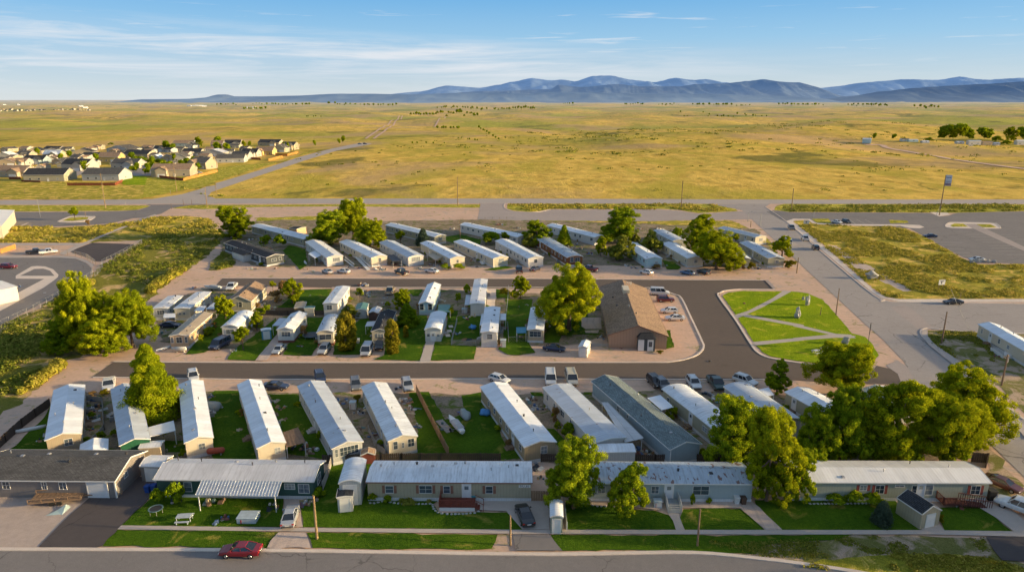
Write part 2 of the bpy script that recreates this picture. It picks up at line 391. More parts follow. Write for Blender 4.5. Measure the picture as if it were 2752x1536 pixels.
RF = {
 'white': m_metalroof('white_metal_roof', (.88,.92,.97), (.50,.47,.43), .4, .45),
 'cream': m_metalroof('cream_metal_roof', (.84,.84,.84), (.46,.40,.34), .3, .4),
 'grey': m_metalroof('pale_grey_metal_roof', (.66,.66,.68), (.32,.30,.30), .5, .8),
 'blue': m_metalroof('weathered_grey_metal_roof', (.56,.62,.70), (.34,.31,.29), .45, .45, rust=.15),
 'streak': m_metalroof('streaked_white_metal_roof', (.84,.88,.92), (.30,.29,.28), .6, .45),
 'rusty': m_metalroof('rusty_sheet_roof', (.46,.54,.62), (.20,.20,.20), .6, 1.1, rust=.9),
 'teal': m_metalroof('green_sheet_roof', (.12,.27,.24), (.08,.15,.14), .3, .4),
 'tan': m_metalroof('tan_metal_roof', (.50,.40,.28), (.26,.19,.13), .45, .45),
 'slate': m_shingle('dark_slate_shingles', (.055,.058,.065)),
 'greyshingle': m_shingle('grey_shingles', (.125,.12,.115)),
 'greenshingle': m_shingle('grey_green_shingles', (.20,.245,.25)),
 'brown': m_shingle('brown_shingles', (.36,.25,.17)),
 'hallroof': m_shingle('tan_brown_shingles', (.34,.235,.16)),
 'awning': m_metalroof('ribbed_awning_metal', (.62,.64,.66), (.3,.28,.26), .4, .3),
}
# ---------------------------------------------------------------- ground sheets
LV = [0.010]
def densify(pts, step=2.0, jit=0.0, seed=0):
    out = []
    n = len(pts)
    for i in range(n):
        a, b = pts[i], pts[(i+1) % n]; L = (b-a).length; k = max(1, int(L/step))
        for j in range(k):
            q = a.lerp(b, j/k)
            if jit and j:
                q = q + Vector((mn.noise((q.x*.35, q.y*.35, seed))*jit*2 + mn.noise((q.x*1.4, q.y*1.4, seed+5))*jit, mn.noise((q.x*.35, q.y*.35, seed+9))*jit*2 + mn.noise((q.x*1.4, q.y*1.4, seed+3))*jit, 0))
            out.append(q)
    return out
def smooth(pts, closed=True, k=5):
    n = len(pts); out = []
    for i in range(n if closed else n-1):
        p = [pts[(i+j) % n] if closed else pts[min(n-1, max(0, i+j))] for j in (-1, 0, 1, 2)]
        for s in range(k):
            t = s/k
            out.append(.5*((2*p[1]) + (p[2]-p[0])*t + (2*p[0]-5*p[1]+4*p[2]-p[3])*t*t + (3*p[1]-p[0]-3*p[2]+p[3])*t**3))
    if not closed: out.append(pts[-1].copy())
    return out
def sheet(name, mat, tile, pts, jit=0.0, sm=False, kind='structure', label=None, cat=None, z=None):
    """flat surfacing polygon lying on the ground"""
    w = [G(p, tile) for p in pts]
    if sm: w = smooth(w)
    if jit or sm: w = densify(w, 1.2 if jit else 3, jit, len(name))
    if z is None: z = LV[0]; LV[0] += .0014
    me = bpy.data.meshes.new(name); me.from_pydata([(v.x, v.y, z) for v in w], [], [tuple(range(len(w)))])
    me.materials.append(M[mat])
    bm = bmesh.new(); bm.from_mesh(me); bm.normal_update()
    for f in bm.faces:
        if f.normal.z < 0: f.normal_flip()
    bmesh.ops.triangulate(bm, faces=bm.faces); bm.to_mesh(me); bm.free()
    o = link(bpy.data.objects.new(name, me)); tag(o, label, cat, kind=kind); return o
def strip(name, mat, pts, width, h0, h1, kind='structure', side=0, parent=None):
    """raised ribbon (kerb or low wall) along ground points"""
    n = len(pts); L = []; Rr = []
    for i, p in enumerate(pts):
        d = (pts[min(n-1, i+1)]-pts[max(0, i-1)]); d.z = 0; d.normalize(); nn = Vector((d.y, -d.x, 0))
        a = p + nn*(width*(0.5+side)); b = p - nn*(width*(0.5-side)); L.append(a); Rr.append(b)
    m = MB(); rings = [[(a.x, a.y, h0), (b.x, b.y, h0), (b.x, b.y, h1), (a.x, a.y, h1)] for a, b in zip(L, Rr)]
    m.loft(rings); o = m.build(name, M[mat], parent, fix=True)
    if parent is None: tag(o, kind=kind)
    return o
# ---------------------------------------------------------------- houses
def on_side(side, W_, L_, u, z, w, h, d0, d1):
    """box on one wall: u runs along that wall; returns x0,x1,y0,y1,z0,z1"""
    if side == 'R': return (W_/2+d0, W_/2+d1, u-w/2, u+w/2, z, z+h)
    if side == 'L': return (-W_/2-d1, -W_/2-d0, u-w/2, u+w/2, z, z+h)
    if side == 'N': return (u-w/2, u+w/2, -d1, -d0, z, z+h)
    return (u-w/2, u+w/2, L_+d0, L_+d1, z, z+h)
def sub(side, W_, L_, b, u0, u1, z0, z1, d0, d1): 
    return on_side(side, W_, L_, (u0+u1)/2, z0, u1-u0, z1-z0, d0, d1)
def window(root, side, W_, L_, u, z=1.35, w=.9, h=1.05, bars=1, shutters=None, trim='white'):
    m = MB(); t = .05
    for a in ((u-w/2-t, u-w/2, z-t, z+h+t), (u+w/2, u+w/2+t, z-t, z+h+t), (u-w/2, u+w/2, z-t, z), (u-w/2, u+w/2, z+h, z+h+t)):
        m.box(*sub(side, W_, L_, None, a[0], a[1], a[2], a[3], -.02, .06))
    for i in range(bars):
        c = u-w/2+w*(i+1)/(bars+1); m.box(*sub(side, W_, L_, None, c-.015, c+.015, z, z+h, -.02, .045))
    m.box(*sub(side, W_, L_, None, u-w/2, u+w/2, z+h*.5-.012, z+h*.5+.012, -.02, .04))
    f = m.build('window', M[trim], root)
    g = MB(); g.box(*sub(side, W_, L_, None, u-w/2, u+w/2, z, z+h, -.03, .025)); g.build('pane', M['glass'], f)
    if shutters:
        for s in (-1, 1):
            g = MB(); c = u+s*(w/2+t+.2); g.box(*sub(side, W_, L_, None, c-.18, c+.18, z-.05, z+h+.05, -.02, .05)); g.build('shutter', M[shutters], root)
    return f
def door(root, side, W_, L_, u, z=.6, w=.95, h=2.0, mat='door', lite=True):
    m = MB(); m.box(*sub(side, W_, L_, None, u-w/2, u+w/2, z, z+h, -.02, .05)); d = m.build('door', M[mat], root)
    f = MB()
    for a in ((u-w/2-.09, u-w/2, z, z+h+.08), (u+w/2, u+w/2+.09, z, z+h+.08), (u-w/2, u+w/2, z+h, z+h+.08)):
        f.box(*sub(side, W_, L_, None, a[0], a[1], a[2], a[3], -.02, .08))
    f.build('door_frame', M['white'], d)
    if lite:
        g = MB(); g.box(*sub(side, W_, L_, None, u-w*.25, u+w*.25, z+h*.62, z+h*.86, .03, .07)); g.build('pane', M['glass'], d)
    return d
def stoop(root, side, W_, L_, u, z=.55, w=1.3, mat='concblock', n=3):
    m = MB()
    for i in range(n):
        m.box(*sub(side, W_, L_, None, u-w/2, u+w/2, 0, z-i*z/n, .02 if i == 0 else .35+.32*i, .67+.32*i))
    return m.build('steps', M[mat], root)
def roof_sec(W_, he, rise, ov, th, kind):
    """closed x-z outline of the roof shell"""
    e = W_/2+ov
    if kind == 'barrel': top = [(-e+2*e*i/10, he+rise*(1-abs(-1+2*i/10)**2.2)) for i in range(11)]
    elif kind == 'flat': top = [(-e, he), (e, he+rise)]
    else:
        k = rise/(W_/2); top = [(-e, he-k*ov), (0, he+rise), (e, he-k*ov)]
    return [(x, z+th) for x, z in top] + [(x, z) for x, z in reversed(top)]
def house(origin, rz, L_, W_, he=2.8, rise=.55, roof='white', wall=None, skirt='whiteskirt', sk=.55, kind='gable', ov=.16, th=.09,
          name='mobile_home', label=None, cat='mobile home', group=None, trim='white', vents=4, wins='auto', sides='LR', seed=0, doors=True, ends=None, gov=.18):
    rnd = random.Random(seed*13+5)
    root = empty(name, origin, rz, label, cat, group)
    sec = roof_sec(W_, he, rise, 0, 0, kind); nt = len(sec)//2
    # wall body, gable ends follow the roof
    m = MB(); top = sec[:nt]; prof = [(-W_/2, sk), *[(x, z-.012) for x, z in top], (W_/2, sk)]
    m.ext(prof, 0, L_); m.build('wall', wall or M['white'], root, fix=True)
    if sk > 0:
        m = MB(); m.box(-W_/2-.03, W_/2+.03, -.03, L_+.03, -.05, sk); m.build('skirting', M[skirt], root)
    m = MB(); m.ext(roof_sec(W_, he, rise, ov, th, kind), -gov, L_+gov); r = m.build('roof', RF.get(roof) or M[roof], root, fix=True)
    # fascia trim round the gable ends and eaves
    m = MB(); rs = roof_sec(W_, he, rise, ov, th, kind); tp = rs[:nt]
    for y in (-gov-.03, L_+gov+.03):
        for a, b in zip(tp[:-1], tp[1:]): m.bar((a[0], y, a[1]-.06), (b[0], y, b[1]-.06), .04, .16)
    for q in (tp[0], tp[-1]): m.bar((q[0]+(.03 if q[0] > 0 else -.03), -gov, q[1]-.06), (q[0]+(.03 if q[0] > 0 else -.03), L_+gov, q[1]-.06), .04, .14)
    m.build('fascia', M[trim], r)
    def rz_at(x):
        for a, b in zip(top[:-1], top[1:]):
            if a[0] <= x <= b[0]: return a[1]+(b[1]-a[1])*(x-a[0])/(b[0]-a[0])+th
        return he
    for i in range(vents):
        x = rnd.uniform(-.36, .36)*W_; y = L_*(i+.5+rnd.uniform(-.3, .3))/max(1, vents); z = rz_at(x)
        v = MB(); q = rnd.random()
        if q < .45: v.cyl((x, y, z-.1), (x, y, z+.35), .06); v.cyl((x, y, z+.33), (x, y, z+.42), .12, .05)
        elif q < .75: v.rbox(x-.22, x+.22, y-.22, y+.22, z-.08, z+.14, .06)
        else: v.cyl((x, y, z-.1), (x, y, z+.28), .14, .14, 10); v.cyl((x, y, z+.28), (x, y, z+.36), .2, .08, 10)
        v.build('vent', M['metal' if rnd.random() < .6 else 'darkmetal'], r)
    if wins == 'auto':
        for s in sides:
            n = max(2, int(L_/3.1)); dk = rnd.randrange(1, n-1) if n > 2 else 1
            for i in range(n):
                u = L_*(i+.5)/n + rnd.uniform(-.3, .3)
                if i == dk and doors:
                    door(root, s, W_, L_, u, sk+.03); stoop(root, s, W_, L_, u, sk, mat=rnd.choice(['concblock', 'pole']))
                elif rnd.random() < .85:
                    w = rnd.choice([.7, .9, 1.3]); window(root, s, W_, L_, u, he-1.45, w, rnd.choice([.75, .95]), 1 if w > 1 else 0, trim=trim)
        if ends is None: ends = [('N', 0, 1.6, 1.0, 2)]
    for e in (ends or []):
        window(root, e[0], W_, L_, e[1], he-1.5 if len(e) < 6 else e[5], e[2], e[3], e[4], trim=trim)
    return root
HOMES = {}
def fit(tile, A, B, C, mode, he, lim=(3.6, 5.4)):
    a, b, c = G(A, tile, he), G(B, tile, he), G(C, tile, he)
    if mode == 'X':
        d = (b-a); L_ = d.length; d.normalize(); n = Vector((d.y, -d.x, 0)); W_ = -(c-b).dot(n)
        if lim: W_ = min(lim[1], max(lim[0], W_))
        o = a - n*W_/2
    else:
        d = (c-a) if mode == 'L' else (c-b); d.z = 0; L_ = d.length; d.normalize(); n = Vector((d.y, -d.x, 0)); W_ = (b-a).dot(n)
        if lim: W_ = min(lim[1], max(lim[0], W_))
        o = a + n*W_/2 if mode == 'L' else b - n*W_/2
    o.z = 0
    return o, math.atan2(-d.x, d.y), L_, W_
def home(key, tile, A, B, C, mode='L', he=2.8, lim=(3.6, 5.4), **kw):
    o, rz, L_, W_ = fit(tile, A, B, C, mode, he, lim)
    ov = kw.get('ov', .16); Wn = W_-2*ov if W_ > 2.4 else W_
    print('HOME %s L=%.1f W=%.1f rz=%.0f at %.0f,%.0f' % (key, L_, W_, math.degrees(rz), o.x, o.y))
    r = house(o, rz, L_, Wn, he=he, seed=len(HOMES)+1, **kw); HOMES[key] = (r, L_, Wn, rz); return r, Wn, L_
def shed(tile, A, B, C, mode, label, he=2.2, rise=.4, wall=None, roof='white', name='shed', cat='shed', doorside='N', kind='gable', lim=(1.2, 6), doormat='white', dw=1.2, group=None):
    o, rz, L_, W_ = fit(tile, A, B, C, mode, he, lim)
    r = house(o, rz, L_, W_-.1, he=he, rise=rise, roof=roof, wall=wall, sk=0, kind=kind, ov=.08, gov=.06, name=name, cat=cat, label=label, vents=0, wins=None, group=group)
    if doorside: 
        u = 0 if doorside in 'NF' else L_/2
        door(r, doorside, W_-.1, L_, u, .05, min(dw, W_*.6), he-.35, doormat, lite=False)
    return r, W_-.1, L_
def awning(label, tile, pts, z, drop=0.0, mat='awning', name='carport', cat='carport', posts=(0, 1, 2, 3), ribs=True):
    """canopy roof on posts: four corners given at height z"""
    w = [G(p, tile, z) for p in pts]; c = sum(w, Vector())/4; c.z = 0
    root = empty(name, c, 0, label, cat)
    q = [v-c for v in w]; zz = [z, z, z-drop, z-drop]; th = .07
    m = MB(); vs = [(p.x, p.y, h) for p, h in zip(q, zz)] + [(p.x, p.y, h-th) for p, h in zip(q, zz)]
    m.add(vs, [(0,1,2,3),(7,6,5,4),(0,4,5,1),(1,5,6,2),(2,6,7,3),(3,7,4,0)])
    if ribs:
        a, b, d, e = [Vector((p.x, p.y, h)) for p, h in zip(q, zz)]
        n = int((b-a).length/.4)
        for i in range(n+1):
            t = i/max(1, n); m.bar(a.lerp(b, t)+Vector((0,0,.03)), e.lerp(d, t)+Vector((0,0,.03)), .07, .06)
    m.build('canopy', RF.get(mat) or M[mat], root, fix=True)
    for i in posts:
        p = q[i]*.94; m = MB(); m.box(p.x-.05, p.x+.05, p.y-.05, p.y+.05, 0, zz[i]-th); m.build('post', M['white'], root)
    return root
# ---------------------------------------------------------------- trees
def crown_mesh(name, H, Wd, kind, mat, n_leaf, leaf, seed):
    rs = np.random.RandomState(seed); rnd = random.Random(seed)
    blobs = []
    base = {'broad': .07, 'round': .10, 'small': .14}.get(kind, .05)*H
    if kind == 'cone':
        for i in range(70):
            t = (i+.5)/70; z = base + (H-base)*t**1.05*.98; r = Wd/2*(1-t)**.75*(.75+.35*rnd.random())
            a = i*2.4+rnd.random(); rr = r*(.72+.32*rnd.random()); blobs.append((rr*math.cos(a), rr*math.sin(a), z, .35+.13*Wd*(1.15-t)))
    elif kind == 'column':
        for i in range(60):
            t = rnd.random(); z = base+(H-base)*t; r = Wd/2*math.sin(math.pi*min(1, .18+t*.82))**.7*(.6+.4*rnd.random())
            a = rnd.random()*6.283; blobs.append((r*.7*math.cos(a), r*.7*math.sin(a), z*.95, .13*Wd+.25))
    else:
        lobes = []
        nl = {'broad': 17, 'round': 9, 'small': 5}[kind]
        for i in range(nl):
            a = i*2.4+rnd.random()*.8; q_ = rnd.random(); rr = Wd*.30*(.45+.62*rnd.random())*(1.0 if q_ < .62 else .7) if i else 0
            z = base + (H-base)*(.14+.67*q_) if i else base+(H-base)*.70
            lobes.append((rr*math.cos(a), rr*math.sin(a), z, Wd*(.15+.08*rnd.random()), (H-base)*(.17+.08*rnd.random())))
        nb = {'broad': 380, 'round': 200, 'small': 80}[kind]
        for i in range(nb):
            lb = lobes[i % nl]; v = Vector((rnd.gauss(0, 1), rnd.gauss(0, 1), rnd.gauss(.25, 1))).normalized()
            k = .55+.52*rnd.random()**.6
            z = max(base, lb[2]+v.z*lb[4]*k)
            blobs.append((lb[0]+v.x*lb[3]*k, lb[1]+v.y*lb[3]*k, min(z, H*.97), Wd*(.022+.045*rnd.random())+.14))
    per = max(20, n_leaf//len(blobs)); V = []; Tn = []
    ctr = np.array([0, 0, H*.5])
    for i, b in enumerate(blobs):
        c = np.array(b[:3]); out = (c-ctr); out /= (np.linalg.norm(out)+1e-6)
        v = rs.normal(size=(per, 3)) + out*.55; v /= np.linalg.norm(v, axis=1)[:, None]
        rad = b[3]*(.55+.6*rs.rand(per))
        p = c + v*rad[:, None]*np.array([1, 1, .82])
        nrm = v + rs.normal(size=(per, 3))*.5; nrm /= np.linalg.norm(nrm, axis=1)[:, None]
        a = np.cross(nrm, rs.normal(size=(per, 3))); a /= np.linalg.norm(a, axis=1)[:, None]; d = np.cross(nrm, a)
        s = leaf*(.6+.7*rs.rand(per))[:, None]
        q = np.stack([p-a*s-d*s*.55, p+a*s*.25-d*s*.7, p+a*s+d*s*.5, p-a*s*.3+d*s*.75], 1)
        V.append(q.reshape(-1, 3)); rel = min(1, math.hypot(b[0], b[1])/(Wd*.42)+max(0, (b[2]-H*.45)/(H*.5))*.6); Tn.append(np.clip(.16+.38*rel+rs.normal()*.11+rs.normal(size=per)*.12+.16*(v[:, 2])+.10*(rad/b[3]-.8), 0, 1))  # crown shade painted into the tint: inner leaves darker, outer and upper lighter
    # loose sprays that break the outline
    V = np.concatenate(V); Tn = np.concatenate(Tn); nf = len(Tn)
    me = bpy.data.meshes.new(name); me.vertices.add(len(V)); me.vertices.foreach_set('co', V.astype(np.float32).ravel())
    me.loops.add(nf*4); me.loops.foreach_set('vertex_index', np.arange(nf*4, dtype=np.int32))
    me.polygons.add(nf); me.polygons.foreach_set('loop_start', np.arange(0, nf*4, 4, dtype=np.int32))
    at = me.attributes.new('tint', 'FLOAT', 'FACE'); at.data.foreach_set('value', Tn.astype(np.float32))
    me.materials.append(mat); me.update(calc_edges=True); me.validate()
    return me, blobs
def trunk_mesh(name, H, Wd, blobs, kind, seed):
    rnd = random.Random(seed); m = MB(); r = .035*H if kind != 'small' else .025*H
    r = max(.07, min(.42, r)); top = H*(.9 if kind in ('cone', 'column') else .45)
    pts = [Vector((rnd.uniform(-.03, .03)*H*i/4, rnd.uniform(-.03, .03)*H*i/4, top*i/4)) for i in range(5)]; pts[0] = Vector((0, 0, -.1))
    m.cyl((0,0,-.1), (0,0,.25), r*1.45, r*1.02, 8, False)
    for i in range(4): m.cyl(pts[i], pts[i+1], r*(1-.17*i), r*(1-.17*(i+1)), 8, False)
    if kind in ('broad', 'round', 'small'):
        for b in rnd.sample(blobs, min(14, len(blobs))):
            s = pts[rnd.choice([2, 3, 4])]; e = Vector(b[:3]); mid = s.lerp(e, .5)+Vector((0, 0, -.04*H*rnd.random()))
            m.cyl(s, mid, r*.42, r*.28, 5, False); m.cyl(mid, e, r*.28, r*.07, 5, False)
    return m.mesh(name, M['bark'], True)
TP = {}
def proto(k):
    if k in TP: return TP[k]
    kind, H, Wd, n, leaf, mats = {
     'broad0': ('broad', 12, 12, 95000, .105, 'leaf'), 'broad1': ('broad', 11, 13, 95000, .105, 'leaf'), 'broad2': ('broad', 12, 11, 95000, .105, 'leaf'),
     'deep0': ('broad', 11, 11, 80000, .105, 'leafdeep'), 'deep1': ('round', 9, 8, 42000, .11, 'leafdeep'),
     'round0': ('round', 9, 8.5, 42000, .11, 'leaf'), 'round1': ('round', 8, 8, 40000, .11, 'leaf'), 'olive0': ('round', 8, 8, 24000, .13, 'leafolive'),
     'small0': ('small', 5, 4.2, 9000, .12, 'leaf'), 'small1': ('small', 5, 4.6, 9000, .12, 'leafdeep'),
     'cone0': ('cone', 11, 7, 60000, .10, 'leaf'), 'cone1': ('cone', 9, 5, 20000, .12, 'leafdeep'),
     'gold0': ('column', 7, 4, 9000, .15, 'leafgold'), 'spruce0': ('cone', 4, 3.2, 9000, .10, 'leafblue'),
     'far0': ('round', 6, 6, 1600, .36, 'leafdeep'), 'far1': ('small', 6, 5, 1200, .36, 'leafdeep'),
     'bush0': ('small', 2.2, 3.0, 2600, .11, 'leafdeep'), 'bush1': ('small', 2.2, 3.0, 2600, .11, 'leaf'), 'bush2': ('small', 2.2, 3.0, 2600, .10, 'redleaf'),
     'bush3': ('small', 2.2, 3.0, 2600, .10, 'leafgold'),
    }[k]
    sd = sum(map(ord, k))
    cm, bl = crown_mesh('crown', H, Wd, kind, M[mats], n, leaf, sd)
    tm = trunk_mesh('trunk', H, Wd, bl, kind, sd)
    TP[k] = (cm, tm, H, Wd); return TP[k]
def plant(base, H, Wd, k, label, name='tree', cat='tree', group=None, rot=None, trunk=True, lean=0):
    cm, tm, h0, w0 = proto(k)
    root = empty(name, base, random.random()*6.28 if rot is None else rot, label, cat, group)
    root.scale = (Wd/w0, Wd/w0, H/h0)
    c = link(bpy.data.objects.new('crown', cm), root)
    if trunk: link(bpy.data.objects.new('trunk', tm), root)
    return root
def tree(tile, bx, by, top, w, k, label, **kw):
    """bx,by: foot of the trunk; top: height of the crown top; w: crown width (survey readings)"""
    b = G((bx, by), tile); tp = px((bx, top), tile); wpx = w/TILES[tile][2]
    lo, hi = 0.5, 30
    for _ in range(30):
        mid = (lo+hi)/2
        if proj((b.x, b.y, mid))[1] > tp[1]: lo = mid
        else: hi = mid
    zc = proj((b.x, b.y, lo*.5))[2]; Wd = wpx*zc/FPX
    return plant(b, lo, Wd, k, label, **kw)
def bush(tile, x, y, w, h, k, label, group=None, name='bush', cat='bush'):
    b = G((x, y), tile); zc = proj(b)[2]; s = zc/FPX/TILES[tile][2]
    root = plant(b, h*s/.9, w*s, k, label, name=name, cat=cat, group=group, trunk=False)
    return root
# ---------------------------------------------------------------- vehicles (front = +y)
def build_car(kind):
    S = {
     'sedan': dict(L=4.75, W=1.82, H=1.42, st=[(-2.37,.50,.78,.80),(-2.30,.30,.95,.86),(-1.75,.26,1.00,.91),(-.6,.24,.96,.92),(.85,.24,.93,.92),(1.7,.26,.84,.90),(2.22,.30,.72,.84),(2.37,.42,.60,.76)],
                  gh=(-1.75,-.85,.35,1.15), gw=.80, rw=.62, wx=(-1.42,1.42), wr=.33),
     'suv': dict(L=4.65, W=1.86, H=1.72, st=[(-2.32,.50,.95,.84),(-2.27,.34,1.06,.90),(-1.6,.30,1.08,.93),(-.4,.28,1.06,.93),(.9,.28,1.03,.93),(1.6,.30,.98,.91),(2.2,.36,.86,.86),(2.32,.46,.74,.80)],
                  gh=(-2.22,-1.90,.25,1.0), gw=.86, rw=.70, wx=(-1.40,1.42), wr=.37),
     'pickup': dict(L=5.6, W=1.98, H=1.85, st=[(-2.80,.55,1.10,.92),(-2.76,.42,1.12,.97),(-1.7,.40,1.12,.99),(-.5,.38,1.12,.99),(.9,.38,1.12,.98),(1.8,.40,1.06,.97),(2.6,.42,.96,.93),(2.8,.52,.84,.86)],
                  gh=(-.85,-.70,.75,1.35), gw=.90, rw=.74, wx=(-1.75,1.78), wr=.41),
     'van': dict(L=5.2, W=1.98, H=2.05, st=[(-2.60,.5,1.15,.92),(-2.57,.36,1.2,.97),(-1.7,.32,1.2,.99),(0,.30,1.2,.99),(1.2,.30,1.18,.98),(1.8,.34,1.08,.95),(2.5,.38,.92,.90),(2.6,.5,.78,.84)],
                  gh=(-2.54,-2.40,1.05,1.75), gw=.93, rw=.80, wx=(-1.6,1.65), wr=.37),
     'hatch': dict(L=4.3, W=1.80, H=1.48, st=[(-2.15,.5,.85,.80),(-2.1,.30,.98,.88),(-1.5,.26,1.02,.91),(-.4,.24,1.0,.91),(.8,.24,.96,.91),(1.5,.26,.88,.89),(2.02,.32,.74,.82),(2.15,.42,.62,.74)],
                  gh=(-2.02,-1.55,.25,1.05), gw=.81, rw=.64, wx=(-1.3,1.3), wr=.33),
    }[kind]
    root = empty('parked_car', (0, 0, 0))
    W2 = S['W']/2; H = S['H']; m = MB(); rings = []
    for y, zb, zt, hw in S['st']:
        hw = hw*W2/.92; r = .10
        rings.append([(-hw*.86, y, zb), (hw*.86, y, zb), (hw, y, zb+.14), (hw*1.0, y, zt-.20), (hw*.95, y, zt-.05), (hw*.86, y, zt), (-hw*.86, y, zt), (-hw*.95, y, zt-.05), (-hw, y, zt-.20), (-hw, y, zb+.14)])
    m.loft(rings); 
    body = m.build('body', M['paintcar'], root, smooth=False, fix=True)
    y0, y1, y2, y3 = S['gh']; gw, rw = S['gw']*W2/.92, S['rw']*W2/.92
    def zt(y):
        st = S['st']
        for a, b in zip(st[:-1], st[1:]):
            if a[0] <= y <= b[0]: return a[2]+(b[2]-a[2])*(y-a[0])/(b[0]-a[0])
        return 1.0
    zr = H-.05
    A = [(-gw, y0, zt(y0)-.03), (gw, y0, zt(y0)-.03), (gw, y3, zt(y3)-.03), (-gw, y3, zt(y3)-.03)]
    B = [(-rw, y1, zr), (rw, y1, zr), (rw, y2, zr), (-rw, y2, zr)]
    g = MB(); g.add(A+B, [(0,1,5,4),(1,2,6,5),(2,3,7,6),(3,0,4,7),(4,5,6,7),(0,3,2,1)]); g.build('windows', M['carglass'], root, fix=True)
    rf = MB(); e = .03
    rf.add([(-rw-e, y1-e, zr-.02), (rw+e, y1-e, zr-.02), (rw+e, y2+e, zr-.02), (-rw-e, y2+e, zr-.02), (-rw*.9, y1+.08, H), (rw*.9, y1+.08, H), (rw*.9, y2-.1, H), (-rw*.9, y2-.1, H)],
           [(0,3,2,1),(4,5,6,7),(0,1,5,4),(1,2,6,5),(2,3,7,6),(3,0,4,7)])
    for sx in (-1, 1):
        for (a, b) in ((0, 4), (3, 7)):
            p, q = Vector(A[a]), Vector(B[a]); p.x = sx*abs(p.x); q.x = sx*abs(q.x); rf.bar(p, q, .10, .08)
        mids = [(.5, .5)] if kind != 'pickup' else [(.5, .5)]
        if kind in ('suv', 'van', 'hatch'): mids = [(.36, .33), (.68, .7)]
        for a, b in mids:
            rf.bar((sx*(gw+.005), y0+(y3-y0)*a, zt(0)-.03), (sx*(rw+.005), y1+(y2-y1)*b, zr), .03, .09)
    rf.build('roof', M['paintcar'], root)
    for x in (-1, 1):
        for y in S['wx']:
            t = MB(); r = S['wr']; xo = W2-.02
            t.cyl((x*(xo-.20), y, r), (x*(xo+.02), y, r), r, r, 16); w = t.build('tyre', M['tyre'], root)
            t = MB(); t.cyl((x*(xo-.02), y, r), (x*(xo+.035), y, r), r*.64, r*.55, 12); t.build('rim', M['rim'], w)
    f = S['st'][-2]; b = S['st'][1]
    for x in (-1, 1):
        t = MB(); t.rbox(min(x*W2*.55, x*W2*.86), max(x*W2*.55, x*W2*.86), f[0]-.08, f[0]+.11, f[2]-.2, f[2]-.05, .02); t.build('headlight', M['lamp'], root)
        t = MB(); t.rbox(min(x*W2*.60, x*W2*.90), max(x*W2*.60, x*W2*.90), b[0]-.08, b[0]+.06, b[2]-.26, b[2]-.08, .02); t.build('tail_light', M['tail'], root)
    t = MB(); t.box(-W2*.55, W2*.55, S['L']/2-.06, S['L']/2+.03, .46, .58); t.build('grille', M['darkmetal'], root)
    t = MB(); t.box(-W2*.8, W2*.8, -S['L']/2-.05, -S['L']/2+.08, .42, .58); t.build('bumper', M['darkmetal'] if kind != 'pickup' else M['metal'], root)
    t = MB(); t.box(-.26, .26, -S['L']/2-.07, -S['L']/2-.045, .6, .74); t.build('number_plate', M['plate'], root)
    for x in (-1, 1):
        t = MB(); t.rbox(min(x*W2*.97, x*(W2+.16)), max(x*W2*.97, x*(W2+.16)), y3-.45, y3-.27, zt(y3)+.02, zt(y3)+.17, .03); t.build('mirror', M['paintcar'], root)
    if kind == 'pickup':
        t = MB(); t.box(-W2*.78, W2*.78, -2.66, -.95, 1.105, 1.135); t.build('cargo_bed', M['darkmetal'], root)
        t = MB()
        for x in (-1, 1): t.box(min(x*W2*.80, x*W2*.90), max(x*W2*.80, x*W2*.90), -2.76, -.92, 1.10, 1.20)
        t.box(-W2*.88, W2*.88, -2.80, -2.70, 1.10, 1.20); t.build('bed_rail', M['paintcar'], root)
    if kind in ('suv', 'van'):
        for x in (-1, 1):
            t = MB(); t.bar((x*rw*.85, y1+.2, H+.05), (x*rw*.85, y2-.2, H+.05), .04, .04); t.build('roof_rail', M['metal'], root)
    return root
CP = {}; FIRST = set()
PC = dict(white=(.72,.72,.71), silver=(.42,.44,.47), grey=(.16,.17,.19), black=(.018,.018,.022), navy=(.02,.035,.09), red=(.22,.008,.02), maroon=(.11,.008,.014),
          tan=(.48,.38,.24), green=(.02,.06,.055), blue=(.06,.15,.30), dkred=(.13,.015,.015), orange=(.6,.1,.02), rust=(.10,.022,.012), cream=(.68,.62,.50))
def car(kind, tile, x, y, ang, colr, label, cat=None, sc_=1.0, group=None, name=None, z=.07, ground=None):
    """ang: heading of the nose in degrees, 0 = east, 90 = away"""
    if kind not in CP: CP[kind] = build_car(kind)
    o = CP[kind] if kind not in FIRST else copy_tree(CP[kind])
    FIRST.add(kind)
    g = ground or G((x, y), tile)
    ang = ang-1000 if ang > 700 else ang + math.degrees(math.atan2(-g.x, g.y))*abs(math.sin(R(ang)))
    o.location = (g.x, g.y, g.z+z); o.rotation_euler = (0, 0, R(ang-90)); o.scale = (sc_,)*3
    o.name = name or {'pickup': 'pickup_truck', 'van': 'parked_van'}.get(kind, 'parked_car')
    tag(o, label, cat or {'pickup': 'pickup truck', 'van': 'van', 'suv': 'car'}.get(kind, 'car'), group)
    def paint(q):
        q.color = (*PC[colr], 1)
        for c in KIDS.get(q.as_pointer(), []): paint(c)
    paint(o); return o
